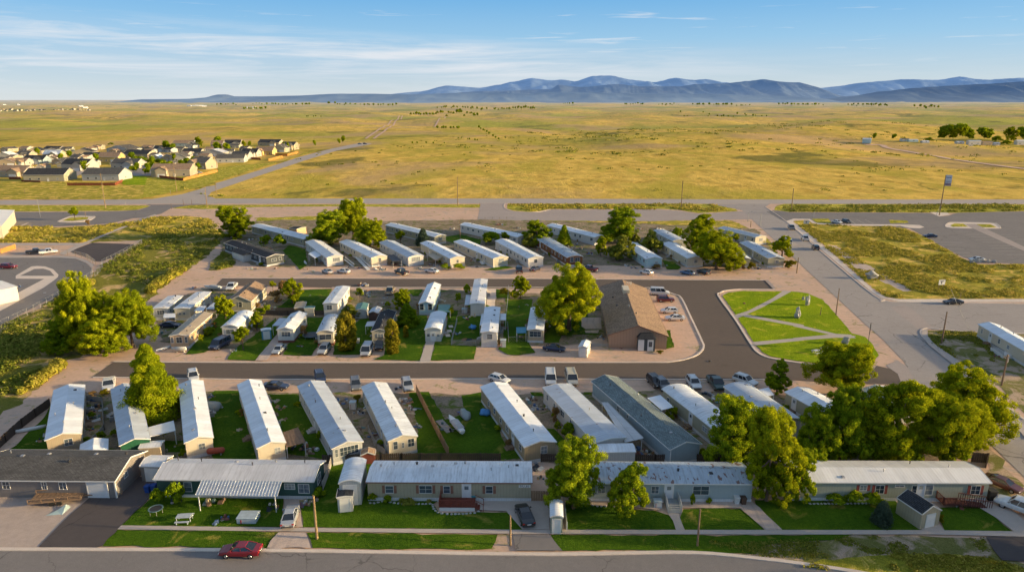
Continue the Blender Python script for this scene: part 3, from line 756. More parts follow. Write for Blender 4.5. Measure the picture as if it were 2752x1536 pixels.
# ---------------------------------------------------------------- street furniture
def pole(tile, bx, by, ty, label, mat='pole', r=.14, arms=True, name='utility_pole', cat='utility pole', group=None, cap=None, armdir=0):
    b = G((bx, by), tile); lo, hi = .5, 25; tp = px((bx, ty), tile)[1]
    for _ in range(30):
        mid = (lo+hi)/2
        if proj((b.x, b.y, mid))[1] > tp: lo = mid
        else: hi = mid
    root = empty(name, b, R(armdir), label, cat, group)
    m = MB(); m.cyl((0, 0, -.1), (0, 0, lo), r, r*.68, 10); m.build('shaft', M[mat], root)
    if arms:
        m = MB(); m.bar((-.9, .12, lo-.5), (.9, .12, lo-.5), .1, .12); c = m.build('crossarm', M[mat], root)
        for x in (-.8, -.35, .35, .8):
            m = MB(); m.cyl((x, .12, lo-.44), (x, .12, lo-.26), .05, .03, 6); m.build('insulator', M['metal'], c)
    if cap == 'light':
        m = MB(); m.bar((0, 0, lo-.2), (1.1, 0, lo+.1), .06); m.rbox(.9, 1.6, -.14, .14, lo+.02, lo+.18, .04); m.build('lamp_head', M['metal'], root)
    if cap == 'box':
        m = MB(); m.cyl((.24, 0, lo-1.5), (.24, 0, lo-.8), .2, .2, 10); m.build('transformer', M['metal'], root)
    return root, lo
def chain_fence(pts, label, h=1.8, step=3.0, mat='mesh', name='chain_link_fence', postmat='metal', cat='fence'):
    root = empty(name, (pts[0].x, pts[0].y, 0), 0, label, cat)
    o = Vector((pts[0].x, pts[0].y, 0)); rl = MB(); net = MB()
    for a, b in zip(pts[:-1], pts[1:]):
        a, b = a-o, b-o; L_ = (b-a).length; n = max(1, int(L_/step)); d = (b-a).normalized()
        for i in range(n+1):
            p = a.lerp(b, i/n)
            if i < n or (b+o) == pts[-1]:
                m = MB(); m.cyl((p.x, p.y, -.1), (p.x, p.y, h+.05), .045, .045, 6); m.build('post', M[postmat], root)
        rl.bar((a.x, a.y, h), (b.x, b.y, h), .04); rl.bar((a.x, a.y, .08), (b.x, b.y, .08), .03)
        k = int(L_/.55)
        for i in range(k):
            p = a.lerp(b, i/k); q = a.lerp(b, min(1, (i+2.2)/k))
            net.bar((p.x, p.y, .08), (q.x, q.y, h), .014); net.bar((q.x, q.y, .08), (p.x, p.y, h), .014)
    rl.build('rail', M['metal'], root); net.build('wire_mesh', M['metal'], root)
    return root
def board_fence(pts, label, h=1.8, mat='fencewood', name='wood_fence', gap=.0, cat='fence', group=None):
    root = empty(name, (pts[0].x, pts[0].y, pts[0].z), 0, label, cat, group); o = pts[0].copy()
    rnd = random.Random(int(pts[0].x*7)); bd = MB()
    for a, b in zip(pts[:-1], pts[1:]):
        a, b = a-o, b-o; L_ = (b-a).length; n = max(1, int(L_/2.4)); d = (b-a).normalized()
        for i in range(n+1):
            p = a.lerp(b, i/n); m = MB(); m.box(p.x-.06, p.x+.06, p.y-.06, p.y+.06, p.z-.2, p.z+h+.05); m.build('post', M[mat], root)
        k = max(1, int(L_/.28))
        for i in range(k):
            p = a.lerp(b, i/k); q = a.lerp(b, (i+.9-gap)/k); hh = h*(1+rnd.uniform(-.03, .02))
            nn = Vector((d.y, -d.x, 0))*.015
            bd.add([p-nn, q-nn, q+nn, p+nn, *[v+Vector((0,0,hh)) for v in (p-nn, q-nn, q+nn, p+nn)]], [(0,3,2,1),(4,5,6,7),(0,1,5,4),(1,2,6,5),(2,3,7,6),(3,0,4,7)])
        bd.bar(a+Vector((0,0,h*.25)), b+Vector((0,0,h*.25)), .05, .09); bd.bar(a+Vector((0,0,h*.8)), b+Vector((0,0,h*.8)), .05, .09)
    bd.build('board_panel', M[mat], root); return root
P_('fencewood', (.30,.19,.115), bstr=.4); M['fencewood'] = M['p_fencewood']
M['fencered'] = m_plain('red_brown_fence', (.25,.075,.035), .85); M['fencegold'] = m_plain('new_cedar_fence', (.50,.26,.07), .85); M['fencedark'] = m_plain('dark_fence_wood', (.10,.075,.06), .9)
# ---------------------------------------------------------------- yard things
def loc(tile, x, y, z=0): 
    g = G((x, y), tile); g.z = z; return g
def thing1(name, mb, mat, pos, rz, label, cat, group=None, smooth_=False):
    o = mb.build(name, M[mat] if isinstance(mat, str) else mat, None, smooth_); o.location = pos; o.rotation_euler = (0, 0, R(rz)); tag(o, label, cat, group); return o
def bin_(tile, x, y, label, colr='blue', rz=0, s=1.0):
    c = {'blue': (.02,.07,.28), 'green': (.02,.10,.06), 'black': (.03,.03,.03), 'brown': (.10,.06,.04), 'white': (.65,.65,.63), 'teal': (.08,.30,.36)}[colr]
    root = empty('wheelie_bin', loc(tile, x, y), R(rz), label, 'bin')
    m = MB(); m.loft([[(-.25*s,-.3*s,.05),(.25*s,-.3*s,.05),(.25*s,.25*s,.05),(-.25*s,.25*s,.05)],[(-.33*s,-.36*s,1.0*s),(.33*s,-.36*s,1.0*s),(.33*s,.36*s,1.0*s),(-.33*s,.36*s,1.0*s)]]); m.build('body', P_('bin_'+colr, c), root, fix=True)
    m = MB(); m.rbox(-.36*s, .36*s, -.4*s, .4*s, 1.0*s, 1.12*s, .06); m.build('lid', P_('bin_'+colr, c), root)
    for sx in (-1, 1):
        m = MB(); m.cyl((sx*.28*s, .3*s, .12), (sx*.34*s, .3*s, .12), .12, .12, 10); m.build('wheel', M['tyre'], root)
def crate_pile(tile, x, y, label, s=1.0, cols=((.45,.45,.44),(.25,.10,.07),(.10,.16,.30),(.35,.28,.2)), n=7, seed=1, cat='junk pile', name='junk_pile'):
    rnd = random.Random(seed); root = empty(name, loc(tile, x, y), rnd.random()*3, label, cat)
    for i in range(n):
        m = MB(); cx_, cy_ = rnd.uniform(-1, 1)*s, rnd.uniform(-1, 1)*s; w, d, h = [rnd.uniform(.25, .7)*s*.8 for _ in range(3)]
        q = rnd.random(); c = rnd.choice(cols)
        if q < .45: m.rbox(cx_-w/2, cx_+w/2, cy_-d/2, cy_+d/2, 0, h, .04); nm = 'box'
        elif q < .6: m.cyl((cx_, cy_, 0), (cx_, cy_, h*1.2), w*.5, w*.5, 10); nm = 'drum'
        elif q < .8:
            for k in range(4): m.bar((cx_-s*.6, cy_+k*.16-.3, .05+k*.03), (cx_+s*.6, cy_+k*.16-.2, .08+k*.05), .14, .05)
            nm = 'plank_stack'
        else: m.blob((cx_, cy_, h*.3), (w*.8, d*.8, h*.5), i, .3, 1); nm = 'tarp_heap'
        m.build(nm, P_('junk%d%d%d' % tuple(int(v*99) for v in c), c), root)
    return root
def table_set(tile, x, y, label, colr=(.6,.62,.62), rz=0):
    root = empty('patio_table', loc(tile, x, y), R(rz), label, 'table'); mt = P_('pt%d' % int(colr[0]*99), colr)
    m = MB(); m.rbox(-.9, .9, -.45, .45, .68, .76, .03); m.build('table_top', mt, root)
    for sx in (-1, 1):
        for sy in (-1, 1): m = MB(); m.box(sx*.8-.04, sx*.8+.04, sy*.35-.04, sy*.35+.04, 0, .68); m.build('leg', mt, root)
        m = MB(); m.box(-.85, .85, sx*.85-.14, sx*.85+.14, .38, .44); m.box(-.7, -.62, sx*.85-.1, sx*.85+.1, 0, .38); m.box(.62, .7, sx*.85-.1, sx*.85+.1, 0, .38); m.build('bench', mt, root)
def trampoline(tile, x, y, label, r=1.6):
    root = empty('trampoline', loc(tile, x, y), 0, label, 'trampoline')
    m = MB(); m.cyl((0,0,.68), (0,0,.72), r*.88, r*.88, 24); m.build('mat', M['darkmetal'], root)
    m = MB()
    for i in range(24):
        a, b = i*math.pi/12, (i+1)*math.pi/12; m.bar((r*math.cos(a), r*math.sin(a), .72), (r*math.cos(b), r*math.sin(b), .72), .16, .05)
    m.build('rim', P_('tramp_pad', (.12,.2,.22)), root)
    for i in range(6):
        a = i*math.pi/3; m = MB(); m.cyl((r*math.cos(a), r*math.sin(a), 0), (r*math.cos(a), r*math.sin(a), .7), .03, .03, 6); m.build('leg', M['metal'], root)
def propane(tile, x, y, label, rz=0, colr=(.62,.6,.56)):
    root = empty('propane_tank', loc(tile, x, y), R(rz), label, 'tank'); mt = P_('tank%d' % int(colr[0]*99+colr[2]*9), colr)
    m = MB(); rings = []
    for t, k in ((-1.25,.3),(-1.15,.75),(-.95,1),(.95,1),(1.15,.75),(1.25,.3)):
        rings.append([(t, .45*k*math.cos(a), .75+.45*k*math.sin(a)) for a in [j*math.pi/7 for j in range(14)]])
    m.loft(rings); m.build('vessel', mt, root, True, fix=True)
    for s in (-.7, .7): m = MB(); m.box(s-.08, s+.08, -.3, .3, 0, .45); m.build('foot', M['concblock'], root)
def ac_unit(root_loc, label, rz=0):
    root = empty('air_conditioner', root_loc, R(rz), label, 'air conditioner')
    m = MB(); m.rbox(-.4, .4, -.4, .4, .05, .85, .04); m.build('casing', M['metal'], root)
    m = MB(); m.cyl((0,0,.84), (0,0,.88), .32, .32, 14); m.build('fan_grille', M['darkmetal'], root)
def boulder(tile, x, y, h, w, label, seed=0):
    g = loc(tile, x, y); s = proj(g)[2]/FPX/TILES[tile][2]; m = MB(); m.blob((0, 0, h*s*.42), (w*s*.55, w*s*.35, h*s*.62), seed, .35, 3)
    return thing1('boulder', m, 'stone', g, seed*37, label, 'boulder')
M['stone'] = m_plain('pale_stone', (.42,.41,.39), .9, bstr=.6)
def rock_border(pts, label):
    root = MB(); rnd = random.Random(3)
    for a, b in zip(pts[:-1], pts[1:]):
        n = int((b-a).length/.45)
        for i in range(n): p = a.lerp(b, (i+.5)/n); root.blob((p.x, p.y, .08), (.22, .2, .16), rnd.random()*9, .3, 1)
    o = root.build('rock_border', M['stone']); tag(o, label, 'rock border'); return o
def clumps(name, tile, polys, n, label, mat='weedleaf', h=(.25, .7), seed=1, kind='stuff', leaf=.10, k=16, spread=.45, cat_='weeds', terr=False, th=-.12, nsc=.09):
    """weeds nobody could count: one mesh of leaf tufts over an area"""
    rs = np.random.RandomState(seed); P = []
    W_ = [[G(p, tile) for p in pl] for pl in polys]
    def inside(x, y, pl):
        c = False; j = len(pl)-1
        for i in range(len(pl)):
            if (pl[i].y > y) != (pl[j].y > y) and x < (pl[j].x-pl[i].x)*(y-pl[i].y)/(pl[j].y-pl[i].y)+pl[i].x: c = not c
            j = i
        return c
    areas = []
    for pl in W_:
        xs = [v.x for v in pl]; ys = [v.y for v in pl]; areas.append((max(xs)-min(xs))*(max(ys)-min(ys)))
    for pl, ar in zip(W_, areas):
        xs = [v.x for v in pl]; ys = [v.y for v in pl]; c = 0; tries = 0; want = int(n*ar/sum(areas))
        while c < want and tries < want*(8 if not terr else 60):
            tries += 1; x = rs.uniform(min(xs), max(xs)); y = rs.uniform(min(ys), max(ys))
            if inside(x, y, pl) and mn.noise((x*(.09 if not terr else .012), y*(.09 if not terr else .02), seed)) + .35*mn.noise((x*.4, y*.4, seed)) > th: P.append((x, y)); c += 1
    P = np.array(P); N = len(P); hh = rs.uniform(h[0], h[1], N)
    big = np.repeat(P, k, 0); bh = np.repeat(hh, k)
    v = rs.normal(size=(N*k, 3)); v[:, 2] = np.abs(v[:, 2]); v /= np.linalg.norm(v, axis=1)[:, None]
    c = np.stack([big[:, 0]+v[:, 0]*spread*bh/h[1]*1.2, big[:, 1]+v[:, 1]*spread*bh/h[1]*1.2, bh*(.2+.8*v[:, 2]) + (np.repeat(np.array([T(float(a_), float(b_)) for a_, b_ in P]), k) if terr else 0)], 1)
    nrm = v + rs.normal(size=v.shape)*.4; nrm /= np.linalg.norm(nrm, axis=1)[:, None]
    a = np.cross(nrm, rs.normal(size=v.shape)); a /= np.linalg.norm(a, axis=1)[:, None]; d = np.cross(nrm, a)
    s = leaf*(.6+.8*rs.rand(N*k))[:, None]
    V = np.stack([c-a*s-d*s, c+a*s-d*s, c+a*s+d*s*.8, c-a*s+d*s*.8], 1).reshape(-1, 3); nf = N*k
    me = bpy.data.meshes.new(name); me.vertices.add(nf*4); me.vertices.foreach_set('co', V.astype(np.float32).ravel())
    me.loops.add(nf*4); me.loops.foreach_set('vertex_index', np.arange(nf*4, dtype=np.int32))
    me.polygons.add(nf); me.polygons.foreach_set('loop_start', np.arange(0, nf*4, 4, dtype=np.int32))
    tn = np.clip(np.repeat(rs.normal(.5, .22, N), k) + rs.normal(0, .12, nf), 0, 1)
    at = me.attributes.new('tint', 'FLOAT', 'FACE'); at.data.foreach_set('value', tn.astype(np.float32))
    me.materials.append(M[mat]); me.update(calc_edges=True)
    o = link(bpy.data.objects.new(name, me)); tag(o, label, cat_, kind=kind); return o
# ---------------------------------------------------------------- terrain sheet out to the horizon
def build_terrain():
    ys = [-80.0]
    while ys[-1] < 400: ys.append(ys[-1]+20)
    while ys[-1] < 60000: ys.append(ys[-1]*1.0105 + .5)
    nx = 230; V = []; F = []
    for y in ys:
        hw = 330+1.05*max(0, y)
        for i in range(nx+1):
            u = -1+2*i/nx; x = hw*u; z = T(x, y)
            # long rise of the far plain towards the mountain foot on the right
            V.append((x, y, z))
    for j in range(len(ys)-1):
        for i in range(nx): a = j*(nx+1)+i; F.append((a, a+1, a+nx+2, a+nx+1))
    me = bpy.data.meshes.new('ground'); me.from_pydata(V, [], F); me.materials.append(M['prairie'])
    me.polygons.foreach_set('use_smooth', [True]*len(F)); o = link(bpy.data.objects.new('ground', me)); tag(o, kind='structure')
build_terrain()
# ---------------------------------------------------------------- mountains
def m_mount(name, col, haze, he, amt, Y=9000):
    t = NT(name); p = t.pos(); s = t.nd('ShaderNodeSeparateXYZ'); t.l.new(p, s.inputs[0])
    n = t.noise(t.scalev(p, 1, 1, 2.5), .0011, 6, .65, .5); n2 = t.noise(t.scalev(p, 1, 1, 3), .005, 4, .6)
    c = t.ramp(n, [(.38, mul(col, .65)), (.62, mul(col, 1.45))])
    c = t.mix(t.ramp(n2, [(.62, 0), (.72, .35)]), c, (.25,.22,.16))
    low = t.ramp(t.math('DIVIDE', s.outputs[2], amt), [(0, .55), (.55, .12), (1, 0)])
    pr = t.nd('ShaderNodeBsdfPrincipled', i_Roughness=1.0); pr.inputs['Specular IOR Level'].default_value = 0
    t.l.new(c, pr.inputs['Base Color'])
    em = t.mix(low, haze, (.30,.38,.48)); t.l.new(em, pr.inputs['Emission Color']); pr.inputs['Emission Strength'].default_value = he  # air haze painted as emission, paler towards the mountain foot
    o = t.nd('ShaderNodeOutputMaterial'); t.l.new(pr.outputs[0], o.inputs[0]); return t.m
def ridge(name, tile, pts, dist, depth, mat, seed, rough=1.0):
    """mountain range: crest heights surveyed as (x, y) readings, standing at ground distance dist"""
    P = []
    for q in pts:
        d = ray(px(q, tile)); t = dist/d.y; P.append((d.x*t, HC+d.z*t))
    xs = [p[0] for p in P]; n = 420; rows = 26; V = []; F = []
    for i in range(n+1):
        x = xs[0]+(xs[-1]-xs[0])*i/n
        for a, b in zip(P[:-1], P[1:]):
            if a[0] <= x <= b[0]:
                t = (x-a[0])/max(1e-6, b[0]-a[0]); t = t*.5+.5*t*t*(3-2*t); z = a[1]+(b[1]-a[1])*t; break
        for j in range(rows+1):
            v = j/rows; front = v*2-1           # -1 front foot, 0 crest, +1 back
            y = dist + front*depth
            f = (1-abs(front)); k = f**1.15
            rn = mn.fractal((x/900+seed, y/1300, seed), .8, 2.1, 6) if f > .02 else 0
            rv = abs(mn.noise((x/520+seed*3, y/1600, 2)))
            h = z*k*(1 - .8*rv*(1-f)*2*min(1, (1-f)*3)) + rough*z*.20*rn*min(1, (1-f)*4)*f*2
            h += rough*z*.018*mn.noise((x/140, y/400, seed))*f
            V.append((x + (front*.0), y, max(h, -5 if f < .02 else 0)-.5))
    for i in range(n):
        for j in range(rows): a = i*(rows+1)+j; F.append((a, a+rows+1, a+rows+2, a+1))
    me = bpy.data.meshes.new(name); me.from_pydata(V, [], F); me.materials.append(mat); me.polygons.foreach_set('use_smooth', [True]*len(F))
    o = link(bpy.data.objects.new(name, me)); tag(o, kind='structure')
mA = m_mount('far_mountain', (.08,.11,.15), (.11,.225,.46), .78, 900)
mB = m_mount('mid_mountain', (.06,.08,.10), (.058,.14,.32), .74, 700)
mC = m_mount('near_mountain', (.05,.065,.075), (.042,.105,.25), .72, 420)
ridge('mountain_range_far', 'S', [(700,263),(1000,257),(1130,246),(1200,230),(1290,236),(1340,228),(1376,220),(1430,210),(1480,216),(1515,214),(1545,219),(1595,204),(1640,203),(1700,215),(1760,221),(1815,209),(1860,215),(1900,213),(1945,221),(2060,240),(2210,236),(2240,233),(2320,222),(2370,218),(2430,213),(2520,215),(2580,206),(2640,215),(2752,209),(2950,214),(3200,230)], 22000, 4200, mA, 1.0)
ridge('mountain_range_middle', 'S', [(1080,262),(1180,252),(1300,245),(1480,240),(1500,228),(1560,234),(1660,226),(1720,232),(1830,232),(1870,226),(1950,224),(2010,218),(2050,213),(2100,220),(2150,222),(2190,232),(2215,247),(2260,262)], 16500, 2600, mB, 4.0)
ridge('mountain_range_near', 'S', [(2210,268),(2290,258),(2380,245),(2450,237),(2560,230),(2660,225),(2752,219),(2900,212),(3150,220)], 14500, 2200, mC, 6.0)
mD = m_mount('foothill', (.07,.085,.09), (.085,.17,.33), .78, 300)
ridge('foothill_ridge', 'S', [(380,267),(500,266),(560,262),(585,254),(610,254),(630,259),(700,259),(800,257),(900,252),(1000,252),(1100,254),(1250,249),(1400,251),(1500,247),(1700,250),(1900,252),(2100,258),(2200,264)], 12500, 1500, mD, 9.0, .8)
# ---------------------------------------------------------------- world and sun
SUN_EL, SUN_AZ = 10.5, -5.0
def world():
    w = bpy.data.worlds.new('World'); sc.world = w; w.use_nodes = True
    t = NT(w, True); n = t.nd('ShaderNodeTexSky', sky_type='NISHITA'); n.sun_disc = False
    n.sun_elevation = R(SUN_EL); n.sun_rotation = R(90-SUN_AZ); n.altitude = 1800; n.air_density = 1.0; n.dust_density = .6; n.ozone_density = 2.0
    g = t.nd('ShaderNodeTexCoord').outputs['Generated']; s = t.nd('ShaderNodeSeparateXYZ'); t.l.new(g, s.inputs[0]); z = s.outputs[2]
    # the photograph's sky deepens quickly above the horizon
    grade = t.ramp(t.math('MULTIPLY', z, 4.0), [(0, SKY[0]), (.15, SKY[1]), (.32, SKY[2]), (.56, SKY[3]), (.72, SKY[4]), (1, SKY[5])])
    c = t.mix(.85, n.outputs[0], t.mix(1.0, grade, (SKYK, SKYK, SKYK), 'MULTIPLY'))
    # thin streaked clouds
    cx_ = t.scalev(g, 2.6, 2.6, 42); a = t.noise(cx_, 1.6, 7, .62, .5); b = t.noise(t.scalev(g, 1.2, 1.2, 9), 1.3, 3, .5, .2)
    x = s.outputs[0]
    # clouds lie in a low bank that thins out to the right
    hi = t.math('MULTIPLY_ADD', x, -.045, .060); band = t.math('MULTIPLY', t.ramp(t.math('DIVIDE', z, .12), [(.10, .35), (.35, 1)]), t.ramp(t.math('SUBTRACT', z, hi), [(0.0, 1), (.022, 0)]))
    right = t.ramp(t.math('ADD', x, .5), [(.45, 1), (.85, .25)])
    k = t.math('MULTIPLY', t.math('MULTIPLY', t.ramp(a, [(.42, 0), (.66, 1)]), band), right)
    wisp = t.math('MULTIPLY', t.math('MULTIPLY', t.ramp(t.noise(t.scalev(g, 5, 5, 90), 1.5, 6, .6, .3), [(.60, 0), (.72, 1)]), t.ramp(t.math('DIVIDE', z, .12), [(.2, 0), (.5, 1), (.92, 1), (1, 0)])), .6)
    k = t.math('MAXIMUM', k, wisp)
    veil = t.math('MULTIPLY', t.math('MULTIPLY', band, right), .24)
    c = t.mix(veil, c, (.50*SKYK, .64*SKYK, .80*SKYK))
    c = t.mix(t.math('MULTIPLY', k, .9), c, (.78*SKYK, .82*SKYK, .87*SKYK))
    # tight warm glow added round the sun, works as a second sun
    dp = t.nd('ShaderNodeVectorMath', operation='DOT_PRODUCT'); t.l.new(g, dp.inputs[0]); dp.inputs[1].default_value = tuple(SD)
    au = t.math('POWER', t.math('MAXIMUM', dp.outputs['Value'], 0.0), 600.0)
    sc2 = t.nd('ShaderNodeVectorMath', operation='SCALE'); sc2.inputs[0].default_value = (ADDED_GLOW, ADDED_GLOW*.72, ADDED_GLOW*.36); t.l.new(au, sc2.inputs['Scale'])
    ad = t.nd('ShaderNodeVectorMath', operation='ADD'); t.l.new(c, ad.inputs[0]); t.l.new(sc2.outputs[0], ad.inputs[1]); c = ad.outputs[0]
    bg = t.nd('ShaderNodeBackground', i_Strength=.13); t.l.new(c, bg.inputs[0]); o = t.nd('ShaderNodeOutputWorld'); t.l.new(bg.outputs[0], o.inputs[0])
SKYK = 7.7; ADDED_GLOW = 3300.0
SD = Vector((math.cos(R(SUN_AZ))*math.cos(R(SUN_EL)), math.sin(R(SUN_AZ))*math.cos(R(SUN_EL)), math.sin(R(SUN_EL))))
SKY = [(.70,.76,.80), (.52,.67,.80), (.33,.60,.86), (.15,.46,.84), (.13,.40,.80), (.29,.385,.53)]
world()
sl = bpy.data.lights.new('sun', 'SUN'); sl.energy = 5.0; sl.angle = R(.6); sl.color = (1.0, .75, .40)
so = bpy.data.objects.new('sun', sl); link(so)
az = R(SUN_AZ); el = R(SUN_EL); sd = Vector((math.cos(az)*math.cos(el), math.sin(az)*math.cos(el), math.sin(el)))
so.rotation_euler = (-sd).to_track_quat('-Z', 'Y').to_euler(); so.location = (200, 0, 80)
sc.view_settings.view_transform = 'Standard'; sc.view_settings.look = 'None'; sc.view_settings.exposure = 0
# ---------------------------------------------------------------- surfaces, bottom layer first
sheet('weed_bank', 'bank', 'I', [(-500,1700),(-100,1400),(400,1150),(1000,760),(1450,470),(900,500),(1400,270),(1560,235),(1900,225),(2130,250),(2130,330),(2300,400),(2330,460),(2280,470),(2000,720),(1860,800),(1600,1000),(1530,1060),(1249,1438),(814,1665),(692,1688),(568,1835),(318,2043),(0,2255),(-757,2687)], jit=.7)
sheet('roadside_grass', 'weed', 'I', [(-400,335),(250,335),(600,345),(1150,312),(1400,268),(850,500),(-400,500)], jit=.3)
sheet('roadside_grass', 'weed', 'I', [(1560,240),(1900,225),(2130,250),(2100,330),(1700,350),(1400,440),(1050,470)], jit=.5)
sheet('roadside_grass', 'verge', 'I', [(-400,116),(1480,120),(1530,128),(1400,165),(1200,176),(-400,186)], jit=.2)
sheet('roadside_grass', 'verge', 'S', [(440,551),(900,549),(1289,549),(1289,558),(1230,558),(900,554.5),(700,556),(560,562),(470,560)], jit=.25)
sheet('roadside_grass', 'verge', 'J', [(520,312),(800,305),(1260,292),(1240,360),(900,372),(540,362)], jit=1.0)
sheet('roadside_grass', 'weed', 'S', [(1100,594),(1290,592),(1620,593),(1960,592),(1990,600),(2060,640),(2090,690),(2060,660),(1930,612),(1500,604),(1160,606)], jit=1.2)
sheet('vacant_lot_grass', 'weed', 'M', [(195,440),(330,425),(420,465),(850,488),(1300,490),(1400,530),(1560,600),(1940,820),(2100,880),(2576,880),(3400,880),(3400,1240),(2576,1238),(1300,1242),(1150,1215),(1050,1150),(480,650),(250,480)], jit=.4)
sheet('vacant_lot_track', 'gravel', 'M', [(560,680),(640,690),(900,850),(1200,1020),(1420,1150),(1330,1160),(1080,1040),(820,900)], jit=.5)
sheet('roadside_grass', 'verge', 'M', [(20,285),(110,258),(2576,264),(3600,266),(3600,330),(2576,335),(1850,352),(1600,350),(150,343),(0,322)], jit=.2)
sheet('trailer_lot', 'dry', 'H', [(1500,778),(1700,775),(2050,800),(3300,800),(3300,1900),(2576,1700),(2300,1400),(1950,1200),(1560,930),(1490,860)], jit=.3)
sheet('rough_verge', 'dry', 'D', [(-400,1230),(0,1205),(620,1192),(1500,1205),(1560,1300),(1748,1385),(2200,1500),(2200,1800),(900,1600),(560,1440),(300,1385),(0,1340),(-500,1335)], jit=.3)
sheet('rough_verge_grass', 'verge', 'D', [(560,1340),(900,1320),(1500,1345),(1748,1420),(2100,1500),(1800,1650),(900,1600),(560,1440),(330,1380)], jit=.5)
sheet('street_edge_grass', 'dry', 'D', [(1430,560),(1480,575),(1560,650),(1748,860),(1748,1000),(1600,930),(1500,800),(1500,700),(1400,640)], jit=.4)
# streets
sheet('highway', 'hwy', 'S', [(-700,539),(0,539),(560,533.5),(1300,533.5),(2220,536.5),(2752,536),(3500,536),(3500,548),(2752,548),(2220,548),(1600,546.5),(1140,546),(560,547.5),(0,549.6),(-700,550)])
sheet('estate_road', 'hwy', 'O', [(0,741),(250,700),(430,670),(600,622),(760,562),(1000,492),(1300,400),(1650,283),(2000,192),(2200,152),(2330,130),(2420,140),(2380,152),(2050,214),(1700,322),(1300,455),(1100,522),(860,603),(730,650),(705,690),(800,722),(800,760),(0,770)], sm=False)
sheet('west_junction', 'asphgrey', 'I', [(-400,186),(700,188),(1200,181),(1420,165),(1535,125),(1480,112),(2150,112),(2000,105),(1700,100),(2100,112),(1900,122),(1740,150),(1640,205),(1480,245),(1350,252),(1150,300),(880,322),(500,338),(250,332),(150,350),(-400,420)])
sheet('east_street', 'asph', 'S', [(1994,565),(1905,548),(2070,547.5),(2057,556),(2114,595),(2205,673),(2280,737),(2354,796),(2380,806),(2396,811),(2752,816),(3400,820),(3400,900),(2752,897),(2625,893),(2522,885),(2490,882),(2473.7,892.5),(2493,919),(2552.6,960),(2652.7,1048),(2752,1128),(3300,1600),(3100,1650),(2752,1280),(2652.7,1184),(2440,1036),(2432.8,974.4),(2372.7,911.8),(2336.6,880.5),(2187,743),(2081,645)])
sheet('street_patch', 'concgrey', 'H', [(1085,520),(1250,490),(1400,600),(1560,760),(1430,785),(1400,770)])
sheet('service_road', 'concgrey', 'K', [(630,152),(905,152),(890,180),(910,215),(1000,243),(1200,252),(1290,246),(1400,222),(2576,222),(2840,235),(3050,268),(3300,258),(3500,240),(3560,240),(3660,330),(3300,335),(2900,340),(2576,350),(1400,345),(596,340)])
sheet('roadside_grass', 'verge', 'K', [(925,165),(1000,155),(2576,155),(3200,158),(3480,215),(3500,238),(3300,248),(3060,260),(2850,225),(2576,210),(1400,215),(1290,238),(1180,246),(1000,235),(930,210)], jit=.2)
sheet('street_north', 'asphdark', 'S', [(579.8,767),(598,747.8),(900,748.5),(1417,749.2),(1598,750.5),(2055,753.4),(2079,776.5),(2010,776.8),(1983,777),(1949,780.6),(1936,786),(1930,796),(1975.6,857.6),(2019,926),(2038,948),(2069.5,962),(2160,976.8),(2240,986),(2340,1003),(2356,982),(2405,994),(2436,1032),(2300,1032),(2112,1020),(1977,1020.5),(1360,1018),(680,1020),(246,1014),(306,972),(680,974),(1380,974),(1740,974),(1805,972),(1860,960),(1884,945),(1891,931),(1886.5,916.6),(1831,801),(1812,791),(1790,784),(1744.6,776),(892.6,773)])
sheet('street_apron', 'concgrey', 'D', [(820,55),(900,20),(960,60),(1000,130),(1010,190),(930,185),(900,110)])
sheet('front_street', 'asphgrey', 'S', [(-500,1478),(0,1478),(700,1481),(1380,1491),(1860,1488),(2060,1506),(2170,1520),(2285,1538),(2500,1575),(2900,1640),(2900,2100),(-500,2100)])
sheet('parking_lot', 'asphgrey', 'M', [(-80,338),(0,326),(150,347),(1600,354),(1700,388),(1800,382),(1880,352),(2576,338),(3600,338),(3600,880),(2576,878),(2200,866),(1960,815),(1560,600),(1400,512),(850,474),(600,470),(430,462),(370,418),(210,412),(130,440),(60,420)])
sheet('parking_walkway', 'conc', 'M', [(120,440),(200,413),(370,416),(430,455),(600,468),(1300,472),(1500,478),(1550,500),(1500,512),(1400,508),(1300,488),(850,484),(410,468),(350,424),(215,426),(195,445),(480,665),(1050,1165),(1160,1228),(1300,1240),(2576,1240),(3400,1240),(3400,1272),(2576,1272),(1300,1270),(1100,1225),(1010,1170),(440,690)])
sheet('parking_island', 'conc', 'M', [(1765,480),(1800,458),(1880,450),(2240,457),(2300,475),(2330,500),(2280,513),(1830,508)], sm=True)
sheet('island_planting', 'verge', 'M', [(1815,482),(1860,462),(1950,464),(2000,495),(1840,497)])
sheet('island_planting', 'verge', 'M', [(2080,468),(2230,470),(2290,498),(2270,505),(2130,500)])
sheet('island_planting', 'verge', 'M', [(1180,425),(1370,432),(1390,455),(1200,462)], jit=.1)
sheet('island_planting', 'verge', 'M', [(390,415),(560,412),(600,462),(440,455)], jit=.1)
sheet('parking_crosswalk', 'concgrey', 'M', [(1955,466),(2075,466),(2576,700),(3000,900),(2860,900),(2576,745),(2380,660),(2040,510)])
sheet('sign_plinth_paving', 'conc', 'M', [(1600,344),(1790,352),(1812,372),(1700,390)])
k = 0
